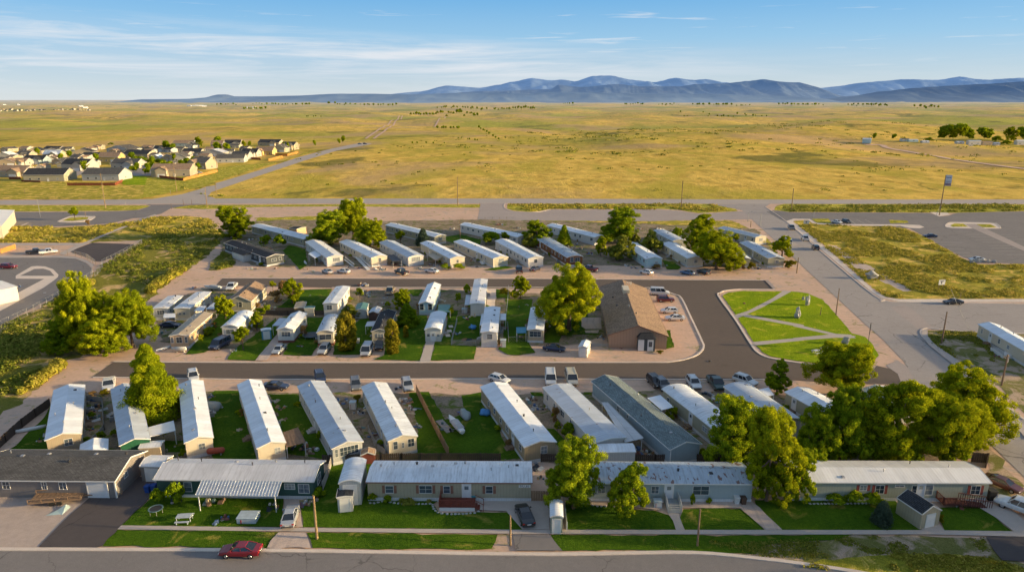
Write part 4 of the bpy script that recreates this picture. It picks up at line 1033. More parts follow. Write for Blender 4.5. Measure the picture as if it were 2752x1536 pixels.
for (a, b, c, d) in [(850,422,940,468),(940,425,1030,468),(780,425,840,468),(1640,657,1950,660),(1690,685,1870,684),(1780,727,1960,727),(1860,765,2020,766),(1940,802,2060,802),(1980,577,2170,577),(2030,603,2220,603),(2080,630,2270,630),(2140,657,2370,657),(2210,693,2430,693),(2240,717,2480,717),(2310,750,2530,750),(2400,785,2576,785),(2300,578,2430,577),(2340,603,2500,603),(2420,628,2576,628)]:
    A_, B_ = G((a, b), 'M'), G((c, d), 'M'); m = MB(); m.bar(A_+Vector((0,0,.115)), B_+Vector((0,0,.115)), .13, .004); o = m.build('parking_line', M['paint']); tag(o, kind='structure')
# west drive with its paved loop
sheet('west_drive', 'asphgrey', 'I', [(-500,655),(600,650),(760,662),(870,705),(930,760),(935,800),(900,850),(560,1045),(0,1340),(-500,1600)], sm=False)
sheet('west_court', 'drive', 'I', [(700,590),(940,500),(1370,515),(1180,640),(1040,690),(960,690),(850,640)])
sheet('west_path', 'walk', 'I', [(650,628),(740,580),(1000,455),(1480,262),(1600,218),(1570,212),(1440,255),(960,455),(830,505),(600,608)])
sheet('west_path', 'walk', 'I', [(-400,506),(840,506),(800,526),(-400,524)])
sheet('west_path', 'walk', 'I', [(-400,636),(620,634),(760,642),(880,678),(960,722),(935,760),(890,712),(780,664),(600,652),(-400,654)])
sheet('west_path', 'walk', 'I', [(250,322),(300,296),(270,300),(150,350),(-60,390),(-60,410),(150,372)])
sheet('loop_paving', 'conc', 'I', [(160,835),(320,742),(380,737),(460,742),(540,770),(595,825),(590,850),(540,890),(440,960),(0,1195),(-300,1360),(-300,1290),(0,1115),(200,1000),(450,868),(160,866)])
sheet('loop_inner', 'asphgrey', 'I', [(205,836),(350,768),(440,764),(510,785),(555,838)])
sheet('loop_inner', 'asphgrey', 'I', [(150,870),(440,872),(300,945),(150,1020),(60,1060),(60,960)])
sheet('island_kerb_pad', 'conc', 'I', [(585,282),(700,240),(800,232),(940,232),(958,245),(900,275),(760,290),(620,290)], sm=True)
sheet('island_planting', 'verge', 'I', [(630,278),(700,248),(800,238),(900,240),(890,262),(740,280)], jit=.1)
# park with footpaths
sheet('park_lawn', 'park', 'S', [(2049,783),(1995,782),(1958,786),(1942,795),(1985,857),(2027,922),(2046,944),(2072,958),(2160,971.5),(2290,985),(2345,980),(2362,955),(2345,925),(2325,905),(2290,896),(2260,860),(2230,825),(2210,805),(2170,788),(2140,784),(2120,783)], jit=.15)
PTH = [('G', [(2350,335),(2440,345),(2120,520),(1900,620),(1810,655),(1780,618),(1960,560),(2230,420)]),
       ('G', [(1930,600),(2576,720),(2576,750),(1900,625)]), ('H', [(0,705),(480,820),(700,845),(640,870),(480,845),(0,735)]), ('G', [(1990,912),(2576,860),(2576,892),(2020,950)]),
       ('H', [(0,866),(480,820),(640,828),(700,868),(480,862),(0,898)])]
for tl, p in PTH: sheet('park_path', 'walk', tl, p)
sheet('yard_ground', 'yard', 'S', [(130,1222),(190,1120),(228,1052),(600,1052),(1000,1058),(1130,1055),(1230,1062),(1500,1058),(1800,1045),(2080,1060),(2300,1075),(2560,1120),(2640,1225),(2500,1240),(1400,1240),(700,1235),(400,1238)], .6)
sheet('yard_ground', 'yard', 'S', [(418,832),(470,800),(560,775),(700,790),(900,780),(1220,778),(1300,790),(1620,785),(1640,900),(1560,925),(1200,930),(700,935),(470,940),(420,900)], .6)
sheet('yard_ground', 'yard', 'S', [(590,640),(620,600),(760,590),(1000,595),(1300,590),(1700,600),(2030,615),(2090,690),(2000,718),(1500,712),(1100,714),(700,716),(600,690)], .8)
sheet('front_gravel', 'greygravel', 'A', [(-400,930),(600,945),(480,1050),(262,1275),(-400,1275)], .1)
# lots: lawns and drives of the front row
LAWN = [('A', [(690,1268),(790,1157),(1748,1165)],), ]
def lawn(tile, pts, jit=.2): return sheet('lawn', 'lawn', tile, pts, jit)
lawn('S', [(276,1467.5),(316,1423.5),(680,1427.5),(752,1429.5),(718,1472.5),(600,1471)])
lawn('S', [(326,1412.5),(362,1376),(400,1344),(430,1330),(762,1340),(764,1386),(762,1417)])
lawn('B', [(335,1140),(320,1000),(400,900),(490,760),(545,700),(580,690),(1700,700),(1210,985),(1250,1045),(1548,1040),(1748,1040),(1760,1060),(1860,1158),(1748,1157),(1000,1150)])
lawn('B', [(360,1178),(1000,1182),(1640,1190),(1600,1285),(1000,1290),(400,1280)])
lawn('S', [(1480,1437.5),(1700,1438),(2060,1438.5),(2300,1434.5),(2228,1452),(2120,1455),(2052,1466),(2030,1490),(1860,1482),(1512,1480)])
lawn('C', [(412,1157),(395,1030),(400,960),(560,990),(760,1000),(1000,1030),(1090,1060),(1120,1085),(1140,1158)])
lawn('C', [(1200,1160),(1165,1080),(1190,1020),(1300,1016),(1570,1018),(1735,1160)])
lawn('D', [(88,1160),(0,1058),(-50,1000),(-60,960),(300,960),(880,960),(1050,1160)])
lawn('D', [(1215,1166),(1180,1010),(1440,1008),(1560,1080),(1675,1173)])
# yards of the diagonal row
lawn('A', [(40,640),(140,560),(300,400),(335,330),(350,300),(330,640)])
lawn('A', [(1080,640),(1080,560),(1240,560),(1240,640)])
lawn('A', [(1440,690),(1390,330),(1440,225),(1600,225),(1720,690)])
lawn('B', [(205,640),(110,250),(296,250),(520,690)])
lawn('B', [(1000,700),(1110,500),(1050,240),(1180,232),(1290,420),(1420,380),(1400,260),(1530,235),(1748,680)])
lawn('C', [(0,690),(0,560),(110,680)])
lawn('C', [(270,480),(320,480),(400,560),(380,620),(300,560)])
lawn('C', [(160,235),(240,235),(250,262),(180,262)])
lawn('C', [(520,235),(570,235),(575,255),(530,250)])
# middle block yards
lawn('E', [(490,1050),(640,880),(900,560),(1000,560),(1100,590),(860,860),(760,1000),(700,1030)])
lawn('E', [(960,1108),(1000,1020),(1260,840),(1500,640),(1520,900),(1270,1118),(1100,1112)])
lawn('E', [(1580,1055),(1640,930),(1700,900),(1860,640),(2080,640),(2000,900),(1900,1062)])
lawn('E', [(2140,1055),(2160,900),(2440,660),(2576,640),(2576,1050)])
lawn('E', [(1515,535),(1640,440),(1700,330),(2130,318),(2060,460),(2060,580),(1900,580)])
lawn('E', [(2576,600),(2240,600),(2240,560),(2576,560)])
lawn('F', [(185,1110),(300,1060),(330,700),(780,590),(770,880),(700,1118)])
lawn('F', [(820,1115),(870,900),(1000,820),(1010,560),(1130,560),(1050,950),(1330,955),(1305,1105)])
lawn('F', [(1110,700),(1130,620),(1420,620),(1400,880),(1060,880)])
lawn('F', [(1570,990),(1640,930),(1660,420),(1540,420),(1550,325),(1690,325),(1700,430),(1960,440),(1920,930),(1990,1030),(1800,1060),(1680,1050)])
lawn('F', [(2090,920),(2130,640),(2576,560),(2576,830),(2280,840),(2260,920)])
lawn('F', [(620,400),(560,330),(730,325),(690,400)])
lawn('G', [(0,700),(100,640),(280,640),(290,830),(0,830)])
lawn('G', [(1045,780),(1090,780),(1130,970),(1040,990)])
lawn('L', [(750,790),(860,800),(960,870),(920,893),(800,888)])
lawn('J', [(830,680),(900,620),(1080,660),(1110,800),(1100,850),(1020,895)])
lawn('K', [(160,540),(400,500),(640,560),(620,620),(340,600)])
lawn('K', [(660,895),(900,850),(1000,870),(800,900)])
sheet('yard_weeds', 'bank', 'J', [(10,900),(20,810),(170,700),(300,780),(280,860),(100,900)], jit=.3)
# drives and pads
sheet('garage_drive', 'drive', 'A', [(262,1272),(480,1050),(600,945),(775,940),(830,880),(900,800),(1045,815),(1010,940),(905,1040),(812,1133),(690,1268),(640,1283),(540,1290)], jit=.12)
sheet('sidewalk', 'walk', 'S', [(326,1413),(340,1413),(680,1417.7),(1380,1424.5),(2060,1425),(2490,1425.5),(2752,1429),(3100,1436),(3100,1450),(2752,1443),(2490,1437),(2060,1437.4),(1380,1435.5),(680,1428),(316,1423.5)])
sheet('side_drive', 'gravel', 'B', [(205,1140),(208,960),(310,960),(335,1140)], jit=.1)
sheet('side_drive', 'gravel', 'B', [(170,1178),(355,1178),(390,1285),(95,1280)], jit=.2)
sheet('parking_pad', 'walk', 'C', [(-200,962),(286,964),(292,1158),(108,1158),(0,1035),(-190,1028)])
sheet('drive_apron', 'asphgrey', 'C', [(45,1190),(290,1192),(375,1300),(65,1300)])
sheet('front_path', 'walk', 'C', [(1085,1050),(1158,1050),(1170,1090),(1198,1162),(1140,1162),(1120,1100)])
sheet('gravel_bed', 'gravel', 'C', [(1170,1012),(1160,965),(1640,965),(1700,1010),(1748,1062),(1853,1160),(1738,1160),(1570,1016)], jit=.08)
sheet('gravel_bed', 'gravel', 'C', [(560,995),(555,960),(760,960),(1040,990),(1030,1030),(760,998)], jit=.1)
sheet('right_drive', 'walk', 'D', [(1440,1008),(1420,970),(1540,968),(1640,1000),(1748,1100),(2000,1330),(2000,1180),(1748,1174),(1678,1172),(1560,1080)])
sheet('drive_apron', 'drive', 'D', [(1490,1206),(1748,1206),(2000,1210),(2000,1420),(1748,1372),(1600,1365),(1545,1300)])
sheet('shed_pad', 'walk', 'D', [(1050,1120),(1150,1095),(1215,1164),(1060,1164)])
sheet('home_path', 'walk', 'F', [(775,890),(870,895),(815,1135),(697,1135)])
sheet('home_drive', 'gravel', 'E', [(1270,1120),(1450,900),(1520,820),(1600,900),(1400,1120)], jit=.1)
sheet('home_drive', 'gravel', 'F', [(1450,480),(1550,440),(1550,350),(1460,350)], jit=.1)
sheet('home_drive', 'conc', 'F', [(1455,320),(1550,320),(1535,520),(1445,520)])
sheet('yard_pad', 'gravel', 'G', [(95,640),(310,640),(320,770),(140,770),(95,740)])
sheet('yard_pad', 'gravel', 'G', [(130,785),(290,780),(280,815),(140,812)])
sheet('gate_apron', 'concgrey', 'G', [(2140,222),(2180,222),(2265,318),(2235,320)])
# estate surroundings
sheet('estate_lawn', 'weed', 'N', [(-600,700),(900,720),(950,770),(1700,770),(2100,660),(2576,690),(2900,640),(3000,760),(2400,860),(1900,960),(-600,960)], jit=.6)
sheet('estate_lawn', 'park', 'N', [(1680,690),(1860,620),(2100,660),(2350,700),(2300,760),(1700,760)], jit=.6)
sheet('estate_lawn', 'verge', 'O', [(60,500),(800,440),(800,390),(1500,330),(1700,240),(1950,190),(1650,270),(1000,470),(600,600),(0,720)], jit=.6)
sheet('estate_street', 'concgrey', 'N', [(1740,560),(1950,520),(2080,470),(2200,480),(2100,560),(2060,630),(1850,635)])
sheet('estate_street', 'concgrey', 'N', [(900,600),(1100,560),(1700,540),(1700,560),(1100,620),(1000,680),(900,660)])
sheet('estate_street', 'concgrey', 'O', [(620,200),(760,190),(820,270),(700,290)])
sheet('estate_street', 'concgrey', 'O', [(0,360),(110,355),(100,480),(0,475)])
# kerbs
KB = .14
def kerb(tile, pts, sm=True, w=.32, h=KB, mat='conc', side=0):
    q = [G(p, tile) for p in pts]; q = smooth(q, False, 4) if sm else q
    return strip('kerb', mat, q, w, 0, h, side=side)
kerb('S', [(-400,1476),(0,1476),(350,1477),(700,1479),(1380,1489),(1600,1488),(1860,1485),(2060,1503),(2170,1517),(2285,1534),(2500,1572)], w=.55)
kerb('S', [(306,972),(680,974.2),(1380,974),(1740,974),(1805,972),(1860,960),(1884,945),(1891,931),(1886.5,916.6),(1860,860),(1831,801),(1812,791),(1790,784),(1744.6,776),(1690,773),(892,773)], w=.42)
kerb('S', [(2083,778),(2010,777.4),(1983,777.6),(1949,781),(1936,786.5),(1931,796),(1975.6,857.6),(2019,926),(2038,948),(2069.5,962),(2160,976.8),(2240,986),(2300,993)], w=.45)
kerb('S', [(250,1014),(680,1020),(1360,1018),(1977,1020.5),(2112,1020)], sm=False, w=.35)
kerb('S', [(598,747.8),(900,748.5),(1417,749.2),(1598,750.5),(2055,753.4)], sm=False, w=.35)
kerb('S', [(2057,556),(2114,595),(2205,673),(2280,737),(2354,796),(2380,806),(2396,811),(2752,816)], w=.3, side=.5)
kerb('S', [(2752,897),(2625,893),(2522,885),(2490,882),(2473.7,892.5),(2493,919),(2552.6,960),(2652.7,1048),(2752,1128)], w=.35)
sheet('sidewalk', 'walk', 'H', [(1450,775),(1495,778),(1500,850),(1560,925),(1950,1200),(2260,1500),(2700,1980),(2600,2000),(2230,1560),(1900,1260),(1520,955),(1440,860),(1425,800)])
kerb('I', [(590,284),(700,238),(800,229),(945,229),(962,245),(900,278),(760,293),(620,294),(590,284)], w=.3)
kerb('K', [(905,152),(890,180),(910,215),(1000,243),(1200,252),(1290,246),(1400,222)], w=.3)
kerb('M', [(1765,480),(1800,456),(1880,448),(2240,455),(2300,473),(2332,500),(2280,515),(1830,510),(1765,480)], w=.3)
# ================================================================ homes
Wt = dict(
 tan=W('tan', (.42,.35,.25), True), white=W('white', (.66,.64,.60), True, .3), cream=W('cream', (.62,.56,.44), False, .2), green=W('dark_green', (.045,.10,.085), False, .22),
 dgreen=W('bottle_green', (.02,.11,.06), True, .3), beige=W('beige', (.40,.36,.26), True, .4), bluegrey=W('blue_grey', (.36,.43,.45), False, .2), sage=W('sage', (.36,.39,.32), True, .35),
 taupe=W('taupe', (.24,.215,.20), False, .22), olive=W('olive_tan', (.35,.29,.19), True, .35), steel=W('steel_blue', (.34,.42,.46), False, .2), charcoal=W('charcoal', (.075,.085,.09), False, .2),
 brown=W('brown', (.20,.085,.035), True, .35, .5), grey=W('pale_grey', (.48,.49,.48), True, .3), hall=W('hall_brown', (.40,.27,.19), True, .6, .15), sky=W('pale_blue', (.45,.62,.66), True, .25), peach=W('peach', (.58,.40,.25), True, .3), khaki=W('khaki', (.40,.38,.28), True, .28))
G1 = 'mobile homes set at an angle south of the southern park street'
G2 = 'mobile homes on the middle block between the two park streets'
G3 = 'mobile homes along the north side of the northern park street'
G4 = 'long homes facing the front street'
G5 = 'long mobile homes along the back edge of the park'
# ---- front row
r, w, l = home('F1', 'A', (-230,822), (755,830), (928,658), 'X', lim=(8, 13), he=2.75, rise=1.15, roof='greyshingle', wall=Wt['taupe'], sk=0, ov=.35, th=.12, gov=.3, name='house',
     cat='house', label='taupe house with dark grey shingle roof and white garage door at the left edge', vents=6, wins=None)
def fx(tile, x, y, w_, z=2.0): return None
def along(key, tile, x, y, z):
    """metres along the house for a reading on its camera-facing wall"""
    rt, L_, W_, rz = HOMES[key]; d = ray(px((x, y), tile)); 
    n = Vector((math.cos(rz), math.sin(rz), 0)); p0 = rt.location + n*(W_/2); t = (p0-Vector((0,0,HC))).dot(n)/d.dot(n); p = Vector((0,0,HC))+d*t
    a = Vector((-math.sin(rz), math.cos(rz), 0)); return (p-rt.location).dot(a)
U = lambda key, tile, x, y=0: along(key, tile, x, y, 0)
for x in (40, 295, 420): window(r, 'R', w, l, U('F1','A',x,850), 1.35, .9 if x != 295 else .6, 1.0, 1)
gd = (U('F1','A',588,870), U('F1','A',718,870))
m = MB()
for i in range(4): m.box(w/2-.02, w/2+.04, gd[0], gd[1], .05+i*.56, .05+i*.56+.53)
g_ = m.build('garage_door', M['door'], r); m = MB(); m.box(w/2, w/2+.07, gd[0]-.12, gd[0], 0, 2.4); m.box(w/2, w/2+.07, gd[1], gd[1]+.12, 0, 2.4); m.box(w/2, w/2+.07, gd[0], gd[1], 2.3, 2.42); m.build('door_frame', M['white'], g_)
window(r, 'F', w, l, 1.2, 1.7, .8, .7, 1)
m = MB(); m.box(w/2-.1, w/2+.06, l-.1, l+.06, 0, 2.7); m.build('corner_trim', M['white'], r)
r, w, l = home('F2', 'A', (1040,818), (395,832,'B'), (470,690,'B'), 'X', lim=(5, 9), he=2.75, rise=.75, roof='grey', wall=Wt['green'], sk=.5, ov=.25, gov=.25, group=G4, name='house', cat='house',
     label='dark green house with ribbed grey metal roof and a metal patio cover on the front', vents=6, wins=None)
window(r, 'R', w, l, U('F2','A',1260,855), .95, .95, 1.3, 0); window(r, 'R', w, l, U('F2','A',1180,850), 1.6, 1.0, .5, 1); window(r, 'R', w, l, U('F2','B',245,853), 1.5, 1.3, .75, 2); window(r, 'R', w, l, U('F2','B',340,863), .95, 1.35, 1.25, 1)
door(r, 'R', w, l, U('F2','B',60,900), .5); window(r, 'R', w, l, U('F2','B',130,880), 1.0, 1.3, 1.1, 1); window(r, 'F', w, l, 0, 1.0, 1.4, 1.2, 1); window(r, 'R', w, l, U('F2','A',1600,880), 1.1, 1.4, 1.0, 1)
SH = P_('shutter_brown', (.26,.13,.09)); M['shutter'] = SH; M['shutterred'] = P_('shutter_red', (.24,.06,.05))
r, w, l = home('F3', 'B', (765,838), (168,843,'C'), (165,697,'C'), 'X', lim=(4.5, 8.5), he=2.8, rise=.5, roof='streak', wall=Wt['beige'], sk=.55, group=G4, name='house', cat='house', trim='shutter',
     label='long beige house with white metal roof, brown shutters and a red wooden deck', vents=9, wins=None)
for tl, x, ww in (('B',915,1.0),('B',1300,.8),('B',1585,.85)): window(r, 'R', w, l, U('F3',tl,x,875), 1.25, ww, 1.0, 0, 'shutter')
window(r, 'R', w, l, U('F3','B',1158,875), 1.25, 1.6, 1.05, 1, 'shutter'); du = U('F3','B',1433,888); door(r, 'R', w, l, du, .55, 1.05, 2.0)
su = U('F3','C',125,862); m = MB(); m.box(w/2, w/2+.04, su-.75, su+.75, 2.1, 2.5); sg = m.build('sign_board', M['white'], r)
for i, s in enumerate([.3,.2,.14,.3,.18]): m = MB(); m.box(w/2+.035, w/2+.05, su-.65+i*.27, su-.65+i*.27+s*.7, 2.32-.02*(i%2), 2.42); m.build('letter', P_('letter_dark', (.05,.05,.08)), sg)
for i in range(6): m = MB(); m.box(w/2+.035, w/2+.05, su-.6+i*.2, su-.6+i*.2+.11, 2.16, 2.22); m.build('letter', P_('letter_dark', (.05,.05,.08)), sg)
# red deck
def deck(root, w, u0, u1, depth, z, mat, skirt=None, rail=.95, stair=None, ramp=None):
    x0, x1 = w/2+.02, w/2+depth; m = MB(); n = int((u1-u0)/.15)
    for i in range(n): y = u0+(u1-u0)*i/n; m.box(x0, x1, y, y+(u1-u0)/n-.015, z-.06, z)
    d = m.build('deck_floor', M[mat], root)
    if skirt: m = MB(); m.box(x1-.08, x1-.04, u0, u1, 0, z-.08); m.box(x0, x1-.1, u0+.02, u0+.06, 0, z-.08); m.build('deck_skirt', M[skirt], d)
    m = MB(); lines = [((x1, u0), (x1, u1)), ((x0, u0), (x1, u0))]
    for a, b in lines:
        m.bar((a[0], a[1], z+rail), (b[0], b[1], z+rail), .1, .05); m.bar((a[0], a[1], z+.12), (b[0], b[1], z+.12), .06, .05)
        L_ = math.hypot(b[0]-a[0], b[1]-a[1]); k = max(2, int(L_/.17))
        for i in range(k+1):
            t = i/k; p = (a[0]+(b[0]-a[0])*t, a[1]+(b[1]-a[1])*t); s = .045 if i % 8 else .1; m.box(p[0]-s/2, p[0]+s/2, p[1]-s/2, p[1]+s/2, z-.05, z+rail+(0 if i % 8 else .08))
    m.build('railing', M[mat], d)
    if stair == 'F' or stair == 'B':
        m = MB(); s = 1 if stair == 'F' else -1; e = u1 if s > 0 else u0
        for i in range(3): m.box(x1-1.25, x1-.05, min(e+s*.3*i, e+s*.3*(i+1)), max(e+s*.3*i, e+s*.3*(i+1)), max(0, z-.2*(i+1)-.06), z-.2*(i+1))
        for xx in (x1-1.25, x1-.03): m.bar((xx, e, z+rail), (xx, e+s*1.1, z+rail-.6), .08, .05); m.box(xx-.04, xx+.04, e+s*1.06-.04, e+s*1.06+.04, 0, z+rail-.6)
        m.build('steps', M[mat], d)
    if ramp:
        m = MB(); e = u1 if ramp > 0 else u0; m.bar((x1-.65, e, z-.03), (x1-.65, e+ramp, .05), 1.2, .06)
        for xx in (x1-1.25, x1-.05):
            m.bar((xx, e, z+rail), (xx, e+ramp, rail+.05), .08, .06)
            for i in range(13): t = i/12; m.box(xx-.03, xx+.03, e+ramp*t-.03, e+ramp*t+.03, 0, z+rail-(z-.02)*t)
        m.build('ramp', M[mat], d)
    return d
M['redwood'] = m_plain('red_stained_wood', (.20,.055,.035), .8); M['darkwood'] = m_plain('dark_red_stained_wood', (.13,.045,.035), .8)
deck(r, w, U('F3','B',1262,930), U('F3','B',1495,930), 2.2, .62, 'redwood', 'white', stair='F')
r, w, l = home('F4', 'C', (545,845), (1660,850), (1585,703), 'X', lim=(5, 8.5), he=2.8, rise=.5, roof='rusty', wall=Wt['bluegrey'], sk=.5, ov=.25, group=G4, name='house', cat='house',
     label='pale blue grey house with rusty sheet roof and grey porch steps', vents=6, wins=None)
door(r, 'R', w, l, U('F4','C',1093,890), .55, 1.05, 2.05); window(r, 'R', w, l, U('F4','C',1308,887), 1.15, 2.0, 1.2, 1); window(r, 'R', w, l, U('F4','C',1000,885), 1.3, .9, 1.0, 1)
window(r, 'R', w, l, U('F4','C',640,885), 1.3, .9, 1.0, 1)
pu = U('F4','C',1105,950); m = MB()
for i in range(5): m.box(w/2+.02+(1.25 if i else 0)+.3*max(0,i-1), w/2+1.25+.3*i, pu-.8, pu+.8, 0, .6-.12*i)
d = m.build('porch_steps', P_('porch_grey', (.30,.32,.33)), r)
for s in (-.85, .85):
    m = MB()
    m.box(w/2, w/2+1.2, pu+s-.05, pu+s+.05, .6, 1.5); m.bar((w/2+1.2, pu+s, 1.5), (w/2+2.6, pu+s, 1.0), .07, .07)
    for i in range(5): m.box(w/2+1.25+.3*i, w/2+1.3+.3*i, pu+s-.03, pu+s+.03, .1, 1.45-.1*i)
    m.build('railing', P_('porch_rail', (.45,.46,.46)), d)
r, w, l = home('F5', 'D', (215,838), (1525,843), (1392,697), 'X', lim=(5, 8.5), he=2.8, rise=.55, roof='cream', wall=Wt['sage'], sk=.5, ov=.22, group=G4, name='house', cat='house',
     label='long sage green house with white metal roof, red shutters and dark ramp deck', vents=5, wins=None)
window(r, 'R', w, l, U('F5','D',670,867), 1.6, .85, .7, 1, 'shutterred'); window(r, 'R', w, l, U('F5','D',780,877), 1.15, 1.1, 1.15, 1, 'shutterred'); window(r, 'R', w, l, U('F5','D',915,852), 2.1, 1.1, .25, 1)
window(r, 'R', w, l, U('F5','D',1422,885), 1.1, 1.15, 1.2, 1, 'shutterred'); window(r, 'R', w, l, U('F5','D',1012,878), 1.1, .6, 1.2, 0); window(r, 'R', w, l, U('F5','D',1108,885), 1.0, 1.0, 1.4, 0); door(r, 'R', w, l, U('F5','D',1056,880), .55, .95, 2.05)
deck(r, w, U('F5','D',1158,930), U('F5','D',1290,930), 1.7, .6, 'darkwood', None, ramp=3.6)
# ---- angled row
a = dict(group=G1)
home('R1', 'A', (300,555), (546,524), (360,222), roof='white', wall=Wt['tan'], ends=[('N', .5, 1.0, 1.0, 1)], label='tan mobile home with white roof beside the dirt lane, leftmost of the angled row', skirt='tanskirt', **a)
home('R2', 'A', (800,590), (1010,545), (742,215), roof='blue', wall=Wt['dgreen'], ends=[], label='bottle green mobile home with weathered grey roof half hidden by the conical tree', **a)
home('R3', 'A', (1235,572), (1432,530), (1200,185), roof='white', wall=Wt['cream'], ends=[('N', .3, .8, .85, 1)], label='cream mobile home with white roof just right of the conical tree', **a)
home('R4', 'B', (22,608), (221,570), (-106,185), roof='white', wall=Wt['cream'], ends=[('N', .8, .7, .9, 1)], label='cream mobile home with plain white roof and weathered deck on its right', **a)
home('R5', 'B', (525,610), (733,552), (298,195), roof='blue', wall=Wt['grey'], ends=[('N', .2, 2.6, 1.25, 4), ('N', -1.6, .4, 1.2, 0)], label='pale grey mobile home with streaked blue grey roof and a wide end window', **a)
home('R6', 'B', (903,560), (1103,521), (727,200), roof='streak', wall=Wt['cream'], ends=[('N', 1.2, .9, 1.2, 1), ('N', -1.1, .6, 1.2, 0), ('N', 0, .3, .8, 0)], label='mobile home with streaked roof and cream end wall left of the long board fence', **a)
home('R7', 'C', (118,600), (325,549), (-173,200), roof='white', wall=Wt['olive'], ends=[('N', .6, .9, 1.1, 1)], label='long olive tan mobile home with white roof right of the open lawn', **a)
home('R8', 'C', (590,570), (765,492), (247,205), roof='blue', rise=.3, wall=Wt['white'], ends=[('N', 0, 1.1, .9, 1)], label='white mobile home with plain weathered grey roof and a long side canopy', vents=1, **a)
home('R9', 'C', (1095,615), (1298,565), (573,160), roof='greenshingle', rise=.75, wall=Wt['steel'], skirt='whiteskirt', ends=[], sides='R', label='longest of the angled homes, steel blue with grey green shingle roof', he=2.9, ov=.28, **a)
r9 = HOMES['R9'][0]; w9, l9 = HOMES['R9'][2], HOMES['R9'][1]; window(r9, 'L', w9, l9, l9*.62, 1.5, .9, .9, 1); window(r9, 'L', w9, l9, l9*.5, 1.8, .5, .5, 0); m = MB(); m.box(-w9/2-.04, -w9/2+.06, -.04, .06, .5, 2.8); m.build('corner_trim', M['white'], r9)
home('R10', 'C', (1470,548), (1640,500), (1048,215), roof='streak', kind='barrel', wall=Wt['khaki'], label='khaki mobile home with curved white roof running under the big dark tree', **a)
home('R11', 'C', (1790,440), (1960,400), (1462,200), roof='blue', kind='barrel', wall=Wt['grey'], label='mobile home with curved weathered grey roof behind the dark green pickup', **a)
home('R12', 'D', (400,378), (545,330), (145,235), roof='white', wall=Wt['khaki'], label='small mobile home with pale roof between the trees below the park', **a)
home('R13', 'D', (870,345), (1030,300), (655,215), roof='cream', wall=Wt['grey'], label='mobile home whose pale roof shows between the tree crowns near the east street', **a)
# ---- middle block
b = dict(group=G2)
home('M1', 'E', (188,525), (300,530), (465,395), 'R', roof='cream', rise=.15, wall=Wt['grey'], he=2.9, sides='LR', label='small white flat roofed mobile home at the west end of the middle block', **b)
home('M2', 'E', (375,525), (545,533), (780,352), 'R', roof='cream', rise=.15, wall=Wt['cream'], he=2.9, ends=[('N', -.6, .5, .5, 0), ('N', .4, .5, .5, 0)], label='longer white flat roofed mobile home beside the small flat roofed one', **b)
home('M3', 'E', (310,838), (525,835), (795,592), 'R', roof='tan', rise=.35, wall=Wt['peach'], he=2.9, ends=[('N', -1.4, .5, 1.2, 0), ('N', 1.4, .5, 1.2, 0), ('N', 0, 1.1, 1.2, 1)], label='long tan mobile home with rust toned roof, sunlit along its right side', **b)
home('M4', 'E', (985,442), (1232,450), (1402,287), 'R', lim=(6, 10), roof='brown', rise=1.35, wall=Wt['khaki'], he=2.7, sk=.4, ov=.25, ends=[('N', .2, .8, 1.3, 0)], name='house', label='brown shingled house with tan walls on the middle block', cat='house', vents=3, group=G2)
home('M5', 'E', (915,738), (1080,742), (1250,582), 'R', roof='white', kind='barrel', wall=Wt['white'], he=2.9, ends=[('N', 0, 1.7, 1.0, 1)], label='white mobile home with curved roof above the dark blue van', **b)
home('M6', 'E', (1520,762), (1700,768), (1850,592), 'R', roof='streak', wall=Wt['white'], he=3.0, skirt='redskirt', ends=[('N', .1, 1.8, 1.0, 2)], label='white mobile home with brick red skirting and side carport', **b)
home('M7', 'E', (1995,795), (2150,800), (2225,625), 'R', roof='blue', kind='barrel', wall=Wt['cream'], skirt='redskirt', he=2.9, ends=[('N', 0, 2.4, 1.1, 1)], label='small curved roof mobile home left of the golden tree', **b)
home('M8', 'E', (2055,472), (2195,478), (2330,292), 'R', roof='streak', rise=.2, wall=Wt['white'], he=3.1, ends=[('N', -.3, 1.2, 1.1, 1)], label='narrow white trailer home with ribbed sunlit side and railed front end', **b)
home('M9', 'F', (195,790), (345,785), (435,570), 'R', roof='slate', wall=Wt['cream'], he=2.9, ends=[('N', .1, 1.2, .9, 1)], label='cream mobile home with dark slate roof behind the parked silver minivan', **b)
home('M10', 'F', (690,482), (850,482), (935,268), 'R', roof='white', rise=.6, wall=Wt['sky'], he=2.9, ends=[('N', -1.0, .9, 1.5, 0), ('N', 1.0, .9, 1.5, 0)], label='pale blue ended mobile home with white roof beside the bare dirt lot', **b)
home('M11', 'F', (750,770), (940,773), (1000,592), 'R', roof='white', kind='barrel', wall=Wt['white'], he=2.7, sk=.2, ends=[('N', 1.1, .6, .6, 0), ('N', -1.0, .6, .6, 0)], label='short white home with plain pale roof at the head of the long concrete path', vents=0, **b)
door(HOMES['M11'][0], 'N', HOMES['M11'][2], HOMES['M11'][1], 0, .1)
home('M12', 'F', (1270,482), (1425,482), (1457,212), 'R', roof='cream', rise=.2, wall=Wt['white'], he=3.1, ends=[], label='narrow white mobile home with rust patched roof reaching the northern street', **b)
home('M13', 'F', (1408,800), (1570,800), (1598,525), 'R', roof='white', rise=.25, wall=Wt['white'], he=3.3, ends=[('N', .1, 1.1, 1.1, 0)], label='tall all white mobile home with awnings on both sides', **b)
home('M14', 'F', (1925,772), (2085,777), (2110,532), 'R', roof='streak', rise=.3, wall=Wt['tan'], skirt='whiteskirt', he=2.9, ends=[('N', 0, 2.4, 1.2, 2)], label='tan mobile home with white skirting beside the blue canopy', **b)
